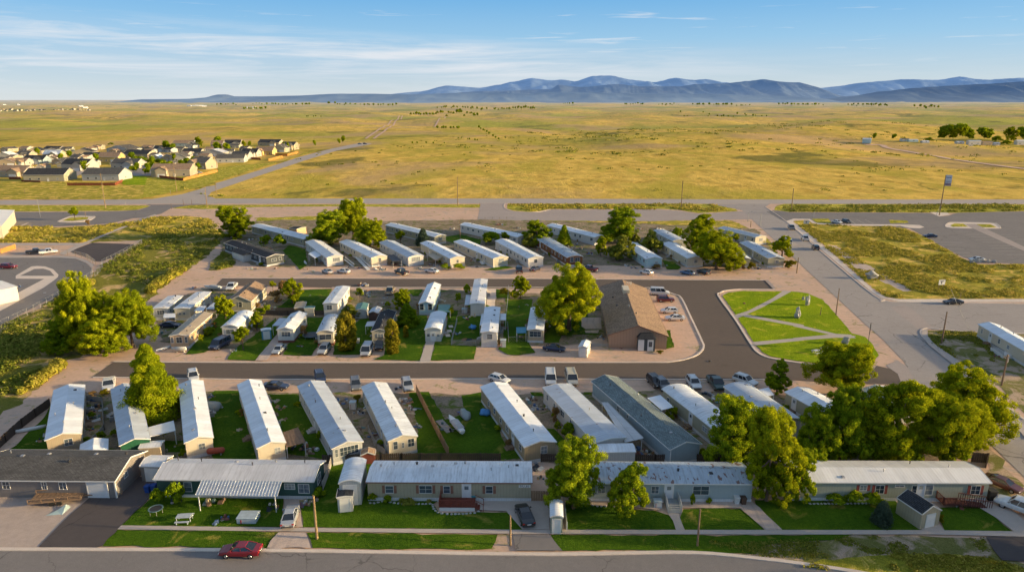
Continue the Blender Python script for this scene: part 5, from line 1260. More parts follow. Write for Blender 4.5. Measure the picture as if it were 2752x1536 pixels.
# ---- north row
c = dict(group=G3)
home('T0', 'J', (640,757), (832,708), (175,595), roof='slate', wall=Wt['charcoal'], he=2.9, rise=.6, lim=(3.6, 6), ends=[('N', 1.7, .8, 1.0, 0), ('N', -.4, 1.6, .8, 1)], label='charcoal mobile home with dark roof and white skirting, westmost of the north row', **c)
r, w, l = HOMES['T0'][0], HOMES['T0'][2], HOMES['T0'][1]
m = MB(); m.box(-w/2-2.6, -w/2-.02, l*.35, l*.62, 0, 2.3); m.build('porch_room', Wt['white'], r)
m = MB(); m.add([(-w/2-2.8, l*.33, 2.33), (-w/2+.1, l*.33, 2.9), (-w/2+.1, l*.64, 2.9), (-w/2-2.8, l*.64, 2.33), (-w/2-2.8, l*.33, 2.45), (-w/2+.1, l*.33, 3.02), (-w/2+.1, l*.64, 3.02), (-w/2-2.8, l*.64, 2.45)], [(0,3,2,1),(4,5,6,7),(0,1,5,4),(1,2,6,5),(2,3,7,6),(3,0,4,7)]); m.build('porch_roof', RF['slate'], r)
home('T1', 'J', (1315,757), (1493,710), (1080,582), roof='cream', wall=Wt['white'], he=2.9, ends=[('N', .4, 2.2, 1.1, 3)], label='white mobile home with small glazed porch, second in the north row', **c)
home('T2', 'J', (1815,760), (1988,716), (1460,582), roof='white', wall=Wt['cream'], he=2.9, ends=[('N', .2, .9, 1.1, 1)], label='cream mobile home with a white ramp down its left side', **c)
home('T3', 'J', (2225,755), (2380,713), (1908,587), roof='blue', wall=Wt['white'], he=2.9, ends=[('N', 0, 2.8, 1.3, 4)], label='white mobile home with blue tinted roof and full width end windows', **c)
home('T4', 'K', (285,768), (438,739), (-45,595), roof='white', wall=Wt['cream'], he=2.9, ends=[('N', 0, .7, .9, 1)], label='cream mobile home with a brown side awning above the small green bushes', **c)
home('T5', 'K', (765,768), (918,724), (330,580), roof='white', wall=Wt['cream'], he=2.9, ends=[('N', .2, 1.8, 1.2, 2)], label='long cream mobile home with steps and clutter along its left side', **c)
home('T6', 'K', (1155,768), (1315,737), (790,570), roof='streak', wall=Wt['white'], he=2.9, ends=[('N', 0, 1.0, 1.1, 0)], label='white mobile home with streaked roof above the black pickup', **c)
home('T7', 'K', (1592,757), (1776,732), (1245,545), roof='rusty', wall=Wt['brown'], he=2.9, ends=[('N', -1.0, 1.0, 1.5, 0), ('N', .8, 1.6, 1.3, 1)], label='brown sided mobile home with peeling panels and a pale blue end', kind='barrel', **c)
home('T8', 'K', (1040,530), (1130,482), (395,390), roof='white', wall=Wt['white'], he=2.9, label='very long white mobile home in the back row near the concrete service road', group=G5)
home('T9', 'K', (1900,532), (1970,492), (1370,398), roof='white', wall=Wt['white'], he=2.9, label='long white mobile home in the back row behind the small conical tree', group=G5)
home('T10', 'K', (110,527), (258,482), (-435,395), roof='streak', wall=Wt['khaki'], he=2.9, label='long khaki mobile home in the back row with dark skylights on its roof', group=G5)
home('T0b', 'J', (1060,552), (1130,508), (478,405), roof='streak', wall=Wt['khaki'], he=2.9, label='long pale mobile home in the back row behind the dark roofed home', group=G5)
home('T11', 'L', (562,772), (758,744), (300,600), roof='white', wall=Wt['sky'], he=2.9, ends=[('N', .8, .9, .6, 2)], label='pale blue mobile home next to the white hatchback on the north street', **c)
home('T12', 'L', (1025,765), (1180,735), (735,600), roof='white', wall=Wt['cream'], he=2.9, ends=[('N', .2, 1.0, 1.0, 1)], label='cream mobile home left of the large two trunked tree', **c)
home('T13', 'L', (1545,768), (1715,752), (1400,650), roof='streak', wall=Wt['khaki'], he=2.8, ends=[('N', -.1, 1.2, 1.1, 2)], label='short khaki mobile home behind the red flowering shrub', **c)
home('T14', 'L', (1925,765), (2090,746), (1610,590), roof='blue', wall=Wt['khaki'], he=2.9, ends=[('N', .3, 1.0, .9, 1)], label='khaki mobile home with blue grey roof at the east end of the north row', **c)
home('T15', 'L', (1785,532), (1870,490), (1370,430), roof='awning', wall=Wt['cream'], he=2.9, label='cream mobile home with strongly ribbed roof nearest the east street', group=G5)
home('T16', 'L', (860,575), (935,520), (640,460), roof='blue', kind='barrel', wall=Wt['grey'], he=2.9, label='mobile home with plain grey blue roof among the trees of the back row', group=G5)
# ---- community hall
r, w, l = home('HALL', 'G', (385,824), (1062,824), (275,300), 'L', lim=None, he=3.0, rise=2.1, roof='hallroof', wall=Wt['hall'], sk=0, ov=.35, gov=.35, trim='shutter', name='community_hall', cat='hall', label='brown community hall with two toned shingle roof beside the parked white cars', vents=7, wins=None)
m = MB(); m.box(-.9, .6, l*.66, l*.78, 4.4, 5.9); m.build('chimney', Wt['cream'], r)
m = MB(); m.loft([[(-.3,-1.7,2.75),(3.6,-1.7,2.75),(3.6,0,2.75),(-.3,0,2.75)],[(.5,-.7,3.6),(2.8,-.7,3.6),(2.8,0,3.6),(.5,0,3.6)]]); m.build('porch_roof', RF['slate'], r, fix=True)
m = MB(); m.box(-.1, 3.4, -1.3, -.02, 0, 2.72); m.build('entrance_bay', P_('bay_dark', (.07,.09,.10)), r)
for u in (.55, 2.45): 
    m = MB(); m.box(u-.6, u+.6, -1.36, -1.28, .1, 2.5); d = m.build('door', M['door'], r)
m = MB(); m.box(2.1, 2.8, -1.40, -1.34, 1.0, 2.1); m.build('pane', M['glass'], d)
m = MB()
for i in range(3): m.cyl((.9+i*.5, l*.93, 4.6), (.9+i*.5, l*.93, 5.4), .1, .1, 8)
m.build('flue', M['white'], HOMES['HALL'][0])
# ---- left and right edge buildings
home('E1', 'I', (-420,318), (16,330), (148,170), 'R', lim=(8, 14), he=5.0, rise=.9, sk=0, roof='cream', wall=Wt['cream'], name='building', cat='building', label='two storey cream building cut by the left edge near the highway', vents=0, wins=None)
e1 = HOMES['E1']; 
for u in (.75, .88): window(e1[0], 'R', e1[2], e1[1], e1[1]*u, 3.2, .9, 1.3, 0)
home('E2', 'I', (-560,1110), (175,948), (150,775), 'X', lim=(6, 14), he=3.6, rise=.7, sk=0, roof='cream', wall=Wt['white'], name='workshop', cat='workshop', label='white workshop with pale roof inside the paved loop at the left edge', vents=0, wins=None)
home('E3', 'H', (2790,1135), (2960,1080), (2065,712), 'L', lim=(4.4, 4.4), roof='white', wall=Wt['cream'], he=2.9, sides='L', label='long cream mobile home with white skirting at the right edge beyond the street', group=None)
r, w, l = HOMES['E3'][0], HOMES['E3'][2], HOMES['E3'][1]
m = MB(); m.box(-w/2-1.7, -w/2-.03, l*.42, l*.62, .0, .75); dk = m.build('deck', M['white'], r)
m = MB()
for t in range(13): y = l*(.42+.2*t/12); m.box(-w/2-1.68, -w/2-1.62, y-.02, y+.02, .75, 1.6)
m.box(-w/2-1.7, -w/2-1.6, l*.42, l*.62, 1.58, 1.64); m.build('railing', M['darkmetal'], dk)
# ================================================================ sheds and canopies
shed('A', (938,730), (1085,733), (1150,660), 'X', 'grey shed with white roll door between the two leftmost front houses', he=2.4, roof='cream', wall=Wt['taupe'], doorside='R', dw=2.4)
shed('A', (535,645), (722,640), (725,548), 'R', 'low shed with pale blue roof behind the taupe house', he=2.0, rise=.55, roof='white', wall=Wt['sage'], doorside=None)
shed('A', (932,610), (1072,600), (1070,560), 'X', 'small white flat roofed shed in front of the green mobile home', he=2.1, rise=.15, roof='cream', wall=Wt['tan'], doorside=None)
shed('B', (575,845), (722,840), (760,690), 'R', 'tall narrow metal storage building with rust spots between the green and beige houses', he=3.2, rise=.45, kind='barrel', roof='streak', wall=Wt['grey'], doorside='N', dw=2.2)
shed('B', (563,932), (668,930), (675,876), 'R', 'small white garden shed with slate roof in front of the tall metal storage building', he=2.2, rise=.1, roof='slate', wall=Wt['white'])
shed('C', (297,1072), (383,1072), (378,970), 'R', 'narrow pale green shed beside the black car', he=2.3, rise=.25, kind='barrel', roof=None or 'white', wall=Wt['sage'], doorside='N')
shed('C', (470,640), (868,634), (850,578), 'X', 'long white ribbed storage unit behind the roadside trees', he=2.5, rise=.25, roof='white', wall=Wt['white'], doorside=None, lim=(2, 4))
shed('D', (1063,1050), (1178,1013), (900,942), 'L', 'tan garden shed with dark roof and open white door on the right lawn', he=2.2, rise=.85, roof='slate', wall=Wt['beige'])
shed('B', (722,655), (818,650), (822,618), 'R', 'low red wooden shed with brown roof behind the board fence', he=1.5, rise=.4, roof='brown', wall=P_('redbarn', (.25,.07,.05)), doorside=None)
shed('E', (2385,543), (2510,552), (2540,480), 'R', 'small shed with teal metal roof on the middle block', he=2.1, rise=.3, roof='teal', wall=Wt['grey'], doorside=None)
shed('F', (128,580), (232,585), (276,530), 'R', 'small dark brown shed beside the teal roofed shed', he=2.0, rise=.4, roof='blue', wall=P_('shedbrown', (.10,.06,.05)), doorside=None)
shed('E', (1710,520), (1820,524), (1845,462), 'R', 'tan flat roofed shed on the lawn behind the middle block', he=1.9, rise=.12, roof='tan', wall=P_('shedtan', (.38,.25,.13)), doorside=None)
shed('E', (1820,530), (1925,532), (1938,512), 'R', 'low tan box shed with green lid beside the tan flat roofed shed', he=2.0, rise=.08, roof='teal', wall=Wt['cream'], doorside=None)
shed('E', (1335,770), (1448,770), (1445,752), 'R', 'bright blue utility shed beside the concrete drive', he=2.2, rise=.1, roof='white', wall=P_('shedblue', (.10,.30,.42)))
shed('G', (62,960), (160,975), (197,905), 'R', 'white box shed standing near the corner of the hall lot', he=2.1, rise=.35, roof='white', wall=Wt['white'])
shed('J', (900,430), (985,440), (1010,390), 'X', 'dark roofed cabin behind the back row of mobile homes', he=2.4, rise=.3, roof='slate', wall=Wt['peach'], doorside=None, lim=(3, 5))
shed('P', (980,272), (1066,274), (1065,262), 'X', 'lone pale metal barn out on the prairie', he=5, rise=1.0, roof='blue', wall=Wt['sky'], doorside=None, name='barn', cat='barn', lim=(8, 16))
awning('metal patio cover on the front of the dark green house', 'S', [(542.7,1288.4), (758,1291.6), (744,1326), (524.6,1322)], 2.75, .35, name='patio_cover', cat='patio cover', posts=(2, 3))
awning('lilac grey carport between two angled homes left of the white roofed cream home', 'A', [(990,468),(1165,422),(1178,488),(1000,532)], 2.4, mat='cream', ribs=False, posts=(0,1,2,3))
awning('long white side canopy between the white and the steel blue homes', 'C', [(640,300),(680,300),(922,540),(800,568)], 2.4, mat='awning')
awning('white canopy between the steel blue home and its right neighbour', 'C', [(948,270),(1035,250),(1125,330),(1045,352)], 2.4, mat='white', ribs=False)
awning('pale canopy next to the curved roof home behind the parked sport utility', 'C', [(1690,215),(1760,200),(1800,250),(1740,260)], 2.5, mat='white', ribs=False)
awning('weathered wooden deck roof beside the cream home with plain white roof', 'B', [(205,500),(300,468),(352,560),(222,590)], 2.2, .2, mat='pole', name='patio_cover', cat='patio cover')
awning('grey side carport of the home with brick red skirting', 'E', [(1540,640),(1620,640),(1560,725),(1460,725)], 2.4, mat='blue', ribs=False)
awning('white awning on the left of the tall all white home', 'F', [(1388,592),(1440,592),(1425,720),(1368,720)], 2.5, mat='white', ribs=False)
awning('white awning on the right of the tall all white home', 'F', [(1598,590),(1662,590),(1660,662),(1596,662)], 2.5, mat='white', ribs=False)
awning('pale awning left of the rust patched narrow home', 'F', [(1215,382),(1275,382),(1268,492),(1198,494)], 2.4, mat='blue', ribs=False)
awning('bright blue canopy over a patio in the fenced yard', 'F', [(1775,742),(1890,740),(1888,795),(1780,798)], 2.3, .2, mat='p_shedblue', ribs=False, name='canopy', cat='canopy')
awning('thin grey gazebo roof standing on the lawn left of the slate roofed home', 'F', [(112,680),(222,672),(200,728),(88,732)], 2.0, mat='grey', ribs=False, name='canopy', cat='canopy')
awning('steel blue flat shade roof over the bare lot', 'F', [(908,487),(1038,487),(1042,572),(900,570)], 1.6, mat='teal', ribs=False, name='canopy', cat='canopy')
awning('low white lean-to between the two flat roofed homes', 'E', [(250,590),(380,585),(378,635),(244,636)], 1.8, mat='white', ribs=False)
awning('pale canopy right of the longer flat roofed home', 'E', [(640,505),(725,505),(690,560),(585,560)], 2.2, mat='white', ribs=False)
awning('blue grey canopy in front of the brown shingled house', 'E', [(830,448),(900,450),(830,540),(715,540)], 2.3, mat='blue', ribs=False)
awning('brown side awning of the cream home above the green bushes', 'K', [(30,720),(110,700),(212,745),(125,785)], 2.2, mat='tan', ribs=False)
awning('black flat canopy beside the home with full width end windows', 'J', [(1990,740),(2070,720),(2160,790),(2060,800)], 2.0, mat='darkmetal', ribs=False)
awning('small glass roofed porch on the second home of the north row', 'J', [(1115,712),(1195,672),(1278,722),(1188,762)], 2.5, mat='sky' if 'sky' in RF else 'white', ribs=False, name='canopy', cat='canopy')
# ================================================================ trees
tree('X', 1230, 820, -331, 720, 'broad0', 'big yellow green cottonwood on the left bank, tallest of the group', rot=0)
tree('X', 1840, 790, 20, 800, 'broad1', 'big spreading cottonwood nearest the long tan home', rot=1)
tree('X', 1480, 900, 330, 760, 'broad2', 'lower cottonwood crown in front of the big left pair', rot=2)
tree('X', 900, 860, 400, 560, 'deep0', 'dark shaded tree on the bank left of the big cottonwoods')
tree('A', 1040, 400, -85, 370, 'cone0', 'tall conical tree standing among the angled homes')
tree('J', 300, 545, 180, 430, 'broad2', 'tree beside the back row at the west end, above the dark roofed home')
tree('J', 1350, 620, 235, 480, 'deep0', 'dense round green tree behind the second and third north homes')
tree('J', 1620, 560, 90, 430, 'broad1', 'tallest of the three trees clustered behind the north row')
tree('J', 1810, 640, 310, 420, 'broad0', 'lower right tree of the cluster behind the north row')
tree('J', 2150, 610, 455, 160, 'small0', 'small tree above the home with full width end windows')
tree('J', 2400, 620, 440, 150, 'spruce0', 'small blue green spruce beside a back row home')
tree('K', 1260, 620, 330, 350, 'deep1', 'bushy tree between two long back row homes')
tree('K', 1560, 620, 395, 160, 'cone1', 'small conical tree in front of a long white back row home')
tree('K', 1190, 640, 480, 200, 'olive0', 'low olive tree above the brown sided home')
tree('L', 270, 600, 205, 475, 'deep0', 'large round tree rising above the back row east of the service road bend')
tree('L', 620, 700, 425, 270, 'olive0', 'olive toned tree left of the cream home')
tree('L', 280, 790, 480, 330, 'olive0', 'pale olive tree beside the pale blue home')
tree('L', 60, 740, 510, 170, 'round0', 'smaller tree left of the pale olive tree')
tree('L', 1160, 700, 280, 370, 'broad2', 'tree behind the large two trunked tree')
tree('L', 1350, 890, 420, 620, 'broad0', 'large bright tree with two pale trunks on the north street')
tree('L', 2080, 750, 520, 270, 'round1', 'round tree beside the east street at the end of the north row')
tree('F', 2365, 780, -22, 780, 'broad0', 'largest tree of the middle block, left of the community hall', rot=.7)
tree('F', 1825, 420, 165, 250, 'round1', 'small round tree left of the largest middle block tree')
tree('F', 510, 560, 310, 240, 'round0', 'green tree above the spreading evergreen on the middle block')
tree('F', 560, 720, 480, 240, 'cone1', 'spreading evergreen behind the slate roofed home')
tree('E', 1690, 480, 190, 270, 'round0', 'round yellow green tree near the northern street')
tree('E', 1470, 340, 225, 90, 'small0', 'thin young tree right of the brown shingled house')
tree('E', 940, 650, 390, 250, 'round1', 'tree in front of the brown shingled house')
tree('E', 1290, 780, 585, 190, 'round0', 'tree right of the curved white roof home')
tree('E', 1140, 1000, 735, 240, 'small0', 'small round tree on a thin trunk beside the dark blue van')
tree('E', 2290, 1000, 570, 270, 'gold0', 'golden upright tree in the middle block yard')
tree('F', 400, 1030, 650, 190, 'gold0', 'golden green tree beside the black jeep')
tree('F', 545, 860, 720, 70, 'gold0', 'slim russet young tree on the lawn')
tree('E', 2330, 640, 470, 240, 'olive0', 'olive tree in front of the teal roofed shed')
tree('G', 50, 640, 180, 200, 'round0', 'young tree at the edge of the hall lot')
tree('D', 520, 250, -108, 500, 'broad1', 'broad sunlit tree at the south corner of the park')
tree('D', 90, 240, 25, 190, 'deep1', 'dark compact tree behind the angled homes near the park corner')
tree('D', 1310, 560, 45, 600, 'broad0', 'tall sunlit tree beside the east street at the right of the large grove', rot=3)
tree('D', 1190, 712, 250, 540, 'broad1', 'brightest tree of the grove, overhanging the sage house roof', rot=1.4)
tree('D', 820, 712, 160, 480, 'broad2', 'central tree of the grove behind the sage house')
tree('D', 500, 705, 200, 380, 'deep0', 'shaded left tree of the grove behind the sage house')
tree('D', 330, 735, 340, 340, 'deep0', 'low dark tree at the left of the grove')
tree('C', 1520, 735, 275, 430, 'deep0', 'tall tree right of the rusty roofed house', rot=2.2)  # deep leaf colour stands in for shade from the neighbouring trees
tree('C', 1745, 960, 330, 400, 'broad2', 'dark tree behind the right end of the rusty roofed house')
tree('D', 230, 960, 620, 260, 'deep1', 'shaded tree at the left end of the sage house')
tree('C', 450, 1010, 555, 450, 'deep0', 'large tree over the gap between the beige and rusty roofed houses', rot=.4)  # darker leaves here paint the shade cast by trees alongside
tree('C', 820, 1055, 705, 310, 'deep1', 'round tree with pale trunk on the front lawn')  # shade of the nearby trees painted in by the deeper leaf colour
tree('D', 790, 1112, 970, 130, 'spruce0', 'small blue green spruce on the front lawn')
tree('I', 765, 268, 138, 115, 'small0', 'small round tree on the traffic island')
for x_, y_, h_, lb in [(70, 66, 12, 'street tree beyond the right edge of the front street, nearer one'), (98, 70, 13, 'street tree beyond the right edge of the front street, farther one'), (84, 57, 11, 'street tree beyond the right edge on the near side of the front street')]:
    plant(Vector((x_, y_, 0)), h_, 10, 'deep0', lb)  # unseen trees, added to cast shadow over the front street
for q_, (x_, w_, h_) in enumerate([(430, 220, 170), (640, 240, 190), (760, 200, 170), (960, 260, 200), (1250, 240, 180)]):
    bush('D', x_, 722, w_, h_, 'bush0', ['leftmost','second','third','fourth','rightmost'][q_]+' tall dark bush under the grove behind the sage house')
# bushes
for i, (tl, x, y, w, h, k, lb) in enumerate([
 ('A',1060,985,110,110,'bush0','leafy bush left of the patio cover'), ('A',1190,985,130,150,'bush0','larger leafy bush against the dark green house'),
 ('B',440,930,110,60,'bush0','dark bush at the right corner of the dark green house'), ('B',800,970,70,60,'bush0','bush at the left corner of the beige house'), ('B',905,975,70,50,'bush0','second bush along the beige house'),
 ('D',480,975,160,65,'bush0','clipped bush, leftmost of three in front of the sage house'), ('D',600,980,130,85,'bush0','middle bush of three in front of the sage house'), ('D',740,985,150,75,'bush0','right bush of three in front of the sage house'),
 ('D',1180,1110,60,55,'bush3','yellow green bush behind the tan garden shed'), ('C',1250,1000,40,90,'bush0','slim shrub under the wide window of the rusty roofed house'), ('C',1362,985,45,45,'bush0','small shrub in the gravel bed'),
 ('C',1110,420,90,85,'bush1','round bush beside the canopy of the steel blue home'), ('C',330,430,60,90,'bush2','russet shrub in the side yard'), ('C',420,530,110,90,'bush0','dark shrub in the side yard of the white home'), ('C',1310,660,60,50,'bush1','bush at the end of the steel blue home'),
 ('B',700,310,60,60,'bush3','yellow shrub between two angled homes'), ('A',620,260,60,30,'bush2','brown shrub in the yard behind the tan home'), ('A',705,255,60,40,'bush3','golden shrub behind the white pickup'),
 ('E',770,830,130,90,'bush0','dark round bush beside the long tan home'), ('E',1500,460,180,110,'bush2','russet shrub near the brown shingled house'), ('E',1590,400,160,150,'bush2','pinkish brown shrub under the young tree'),
 ('E',1330,600,150,60,'bush1','green shrub below the brown shingled house'), ('E',1810,850,90,110,'bush2','russet shrub at the home with red skirting'), ('F',380,1040,60,90,'bush3','golden shrub at the foot of the golden tree'),
 ('F',1660,380,170,60,'bush3','yellow hedge beside the northern street'), ('F',1230,380,90,110,'bush0','shrub left of the rust patched narrow home'), ('F',340,520,90,60,'bush0','bush behind the slate roofed home'),
 ('L',1730,900,110,90,'bush3','golden shrub before the short khaki home'), ('L',1630,890,90,60,'bush2','red flowering shrub before the short khaki home'), ('L',690,880,130,40,'bush2','low brown shrub at the pale blue home'), ('L',2160,880,170,90,'bush3','yellow shrub at the east end of the north row'),
 ('L',1850,600,110,60,'bush1','shrub beside the ribbed roof home'), ('K',240,890,130,60,'bush0','green bush left of the cream home corner'), ('K',390,885,150,60,'bush0','green bush along the cream home end'), ('K',760,600,230,120,'bush0','wide shrub between two back row homes'), ('K',680,790,70,80,'bush1','small tree like shrub beside the long cream home'),
 ('J',800,640,160,130,'bush0','dark shrub behind the charcoal home'), ('J',650,600,110,90,'bush0','shrub beside the long pale home'), ('G',650,940,90,80,'bush0','spiky shrub left of the hall entrance'), ('G',760,990,90,50,'bush1','low yellow green shrub before the hall'), ('G',860,985,80,40,'bush0','low dark shrub before the hall'), ('G',970,1035,90,30,'bush3','dry tuft on the gravel corner'),
 ('I',895,320,50,45,'bush2','russet bush south of the traffic island'), ('N',1155,530,0,0,'bush0','x')]):
    if w: bush(tl, x, y, w, h, k, lb)
clumps('hedge_plants', 'E', [[(500,110),(470,130),(300,230),(130,330),(120,370),(60,360),(120,290),(280,180),(430,90)]], 260, 'sunlit hedge of tall weeds along the dirt lane', 'weedleaf', (1.0, 1.7), 3, leaf=.16, k=40, spread=1.0)
clumps('lane_weeds', 'X', [[(880,900),(940,940),(880,1060),(600,1260),(440,1400),(250,1438),(420,1300),(660,1160),(800,1000)]], 220, 'tall yellow weeds along the dirt lane', 'weedleaf', (.8, 1.6), 4, leaf=.16, k=40, spread=.9)
clumps('fence_weeds', 'I', [[(560,1090),(740,1000),(900,900),(960,900),(840,1010),(640,1120)]], 130, 'bright weeds below the chain link fence', 'weedleaf', (.6, 1.2), 5, leaf=.15, k=34, spread=.8)
clumps('bank_weeds', 'I', [[(1450,480),(2200,300),(2280,450),(2000,720),(1860,800),(1600,1000),(1300,900),(1000,760)], [(400,1150),(780,1000),(760,1500),(-100,1900),(-100,1420)]], 1000, 'rough green weeds covering the bank', 'weeddark', (.3, .9), 6, leaf=.15, k=16, spread=.9)
clumps('bank_weeds', 'X', [[(60,540),(560,500),(640,860),(880,920),(660,1120),(200,1438),(0,1438)]], 450, 'rough weeds and tall grass on the lower bank', 'weeddark', (.3, .9), 16, leaf=.15, k=16, spread=.8)
clumps('bank_tufts', 'I', [[(1500,400),(1200,340),(1560,240),(2130,250),(2250,430),(1500,460)], [(-50,340),(900,340),(1380,290),(850,500),(-50,500)]], 1500, 'sunlit weed tufts beside the footpath', 'weedleaf', (.3, .9), 7, leaf=.16, k=14, spread=.9)
clumps('lot_weeds', 'M', [[(250,480),(420,470),(850,490),(1300,495),(1560,610),(1940,830),(2100,890),(2576,890),(2576,1230),(1300,1235),(1150,1205),(1050,1140)]], 3400, 'weed tufts over the vacant lot', 'weedleaf', (.2, .65), 8, leaf=.13, k=14, spread=.8)
clumps('verge_weeds', 'D', [[(250,1400),(900,1320),(1500,1345),(1748,1420),(1748,1438),(560,1438)]], 900, 'dry tufts on the corner verge', 'weedleaf', (.1, .3), 9, leaf=.07, k=14, spread=.4)
clumps('verge_weeds', 'D', [[(-400,1240),(100,1235),(700,1200),(1480,1215),(1500,1300),(900,1310),(300,1345),(0,1330)]], 700, 'worn grass tufts beside the sidewalk', 'weeddark', (.06, .2), 10, leaf=.06, k=12, spread=.4)
clumps('roadside_weeds', 'M', [[(60,280),(2576,266),(2576,332),(1600,348),(150,340)]], 900, 'green weeds between the highway and the car park', 'weeddark', (.4, 1.1), 11, leaf=.2, k=12, spread=1.0)
clumps('roadside_weeds', 'K', [[(930,165),(3200,160),(3480,215),(3300,245),(2850,225),(1400,213),(1180,243)]], 800, 'weeds on the strip beside the highway', 'weedleaf', (.3, .9), 12, leaf=.2, k=10, spread=.9)
clumps('lot_tufts', 'H', [[(1500,780),(2040,805),(2040,860),(2200,960),(2300,1290),(1950,1190),(1560,925)]], 600, 'weed tufts on the right trailer lot', 'weeddark', (.1, .4), 13, leaf=.08, k=14, spread=.5)
clumps('yard_plants', 'J', [[(10,900),(170,700),(300,790),(270,850),(100,900)]], 90, 'dense weeds in the yard of the charcoal home', 'weeddark', (.5, 1.0), 14, leaf=.12, k=30, spread=.7)
clumps('foundation_plants', 'B', [[(830,985),(960,950),(1180,965),(1190,985),(960,990)]], 150, 'low plants along the beige house', 'weeddark', (.2, .6), 15, leaf=.06, k=24, spread=.35)
# ================================================================ distant trees, shelterbelts
def far_tree(p, tile, h, k='far0', w=None, label='small dark tree in a far shelterbelt on the plain', group='trees in far shelterbelts', cat='tree'):
    g = GT(p, tile); zc = proj(g)[2]; s = zc/FPX/TILES[tile][2]
    cm, tm, h0, w0 = proto(k); H = h*s; Wd = (w or h*.95)*s
    o = link(bpy.data.objects.new('tree', cm)); o.location = g; o.rotation_euler = (0, 0, random.random()*6); o.scale = (Wd/w0, Wd/w0, H/h0*1.05); tag(o, label, cat, group); return o
rr = random.Random(5); FW = []
for tl, x0, x1, y0, y1, n, h in [('Q',1085,1200,193,193,8,9),('Q',1265,1320,189,189,4,7),('Q',1340,1570,188,192,15,10),('Q',1640,2005,190,193,22,10),('Q',1220,1340,211,211,9,11),('Q',1940,2000,179,179,5,6),('Q',2060,2410,243,245,26,17),('Q',2200,2450,210,216,17,13),('Q',2480,2576,216,216,8,14),
   ('Rr',0,110,215,215,9,16),('Rr',560,610,190,190,4,8),('Rr',620,665,187,187,4,9),('Rr',735,840,192,192,8,8),('Rr',905,1110,189,193,14,11),('Rr',1130,1200,196,196,5,7),('Rr',1340,1570,189,194,16,10),('Rr',1690,1890,194,197,16,13),('Rr',2020,2150,206,206,9,12),('Rr',250,310,186,186,5,9),('Rr',830,1290,238,248,20,9),
   ('Q',2200,2320,307,309,9,12),('Q',2400,2520,300,372,10,12),('Q',2060,2240,384,384,5,10),('Q',1530,1620,249,249,5,7),('Q',2300,2420,358,372,6,8)]:
    for i in range(n):
        t = (i+rr.random()*.9)/n
        if h <= 12: FW.append(((x0+(x1-x0)*t, y0+(y1-y0)*t+rr.uniform(-1.2, 1.2)), tl, h*rr.uniform(.6, 1.15))); continue
        far_tree((x0+(x1-x0)*t, y0+(y1-y0)*t+rr.uniform(-1.2, 1.2)), tl, h*rr.uniform(.6, 1.15), rr.choice(['far0','far1']))
def far_woods():
    rs = np.random.RandomState(3); Q = []; Tn = []
    for p, tl, h in FW:
        g = GT(p, tl); s = proj(g)[2]/FPX/TILES[tl][2]; H = h*s; n = 130
        v = rs.normal(size=(n, 3)); v /= np.linalg.norm(v, axis=1)[:, None]; v *= (.6+.45*rs.rand(n))[:, None]
        c = np.array([g.x, g.y, g.z+H*.52]) + v*np.array([H*.48, H*.48, H*.48]); a = np.cross(v, rs.normal(size=(n, 3))); a /= np.linalg.norm(a, axis=1)[:, None]; d = np.cross(v, a); d /= np.linalg.norm(d, axis=1)[:, None]
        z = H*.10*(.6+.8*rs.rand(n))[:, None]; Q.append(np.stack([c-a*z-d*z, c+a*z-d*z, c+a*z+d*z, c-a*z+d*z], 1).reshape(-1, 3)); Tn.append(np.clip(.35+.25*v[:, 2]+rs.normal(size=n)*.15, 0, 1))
    V = np.concatenate(Q); Tn = np.concatenate(Tn); nf = len(Tn); me = bpy.data.meshes.new('far_woodland'); me.vertices.add(nf*4); me.vertices.foreach_set('co', V.astype(np.float32).ravel())
    me.loops.add(nf*4); me.loops.foreach_set('vertex_index', np.arange(nf*4, dtype=np.int32)); me.polygons.add(nf); me.polygons.foreach_set('loop_start', np.arange(0, nf*4, 4, dtype=np.int32))
    at = me.attributes.new('tint', 'FLOAT', 'FACE'); at.data.foreach_set('value', Tn.astype(np.float32)); me.materials.append(M['leafdeep']); me.update(calc_edges=True)
    tag(link(bpy.data.objects.new('far_woodland', me)), 'thin dark lines of the farthest trees near the horizon', 'woodland', kind='stuff')
far_woods()
for x, y, h, w, k, lb in [(1800,290,150,190,'far0','left tree of the big farm grove'),(1900,295,165,200,'far0','tallest tree of the farm grove'),(2010,290,125,150,'far0','right tree of the farm grove'),(2175,288,122,175,'far0','round tree above the white farm trailers'),(2435,295,140,160,'round0','sunlit tree right of the farm trailers'),(2545,295,135,110,'far0','tree at the right edge of the farm'),(1640,292,38,90,'far1','low bush left of the farm grove'),(2310,300,60,120,'far1','low dark tree between the farm trees'),(2390,335,55,120,'far1','low olive bush beside the farm')]:
    far_tree((x, y), 'P', h, k, w, lb, 'trees around the farm')
far_tree((1096,272), 'P', 58, 'far0', 48, 'lone round tree right of the prairie barn', 'lone prairie trees'); far_tree((1287,275), 'P', 52, 'far0', 52, 'second lone tree farther right of the prairie barn', 'lone prairie trees')
for x, y, h, w, lb in [(1818,172,65,38,'narrow tree beside the estate road'),(2075,150,60,40,'left of two trees near the top of the estate road'),(2117,135,75,52,'right of two trees near the top of the estate road')]: far_tree((x, y), 'O', h, 'far0', w, lb, 'trees along the estate road')
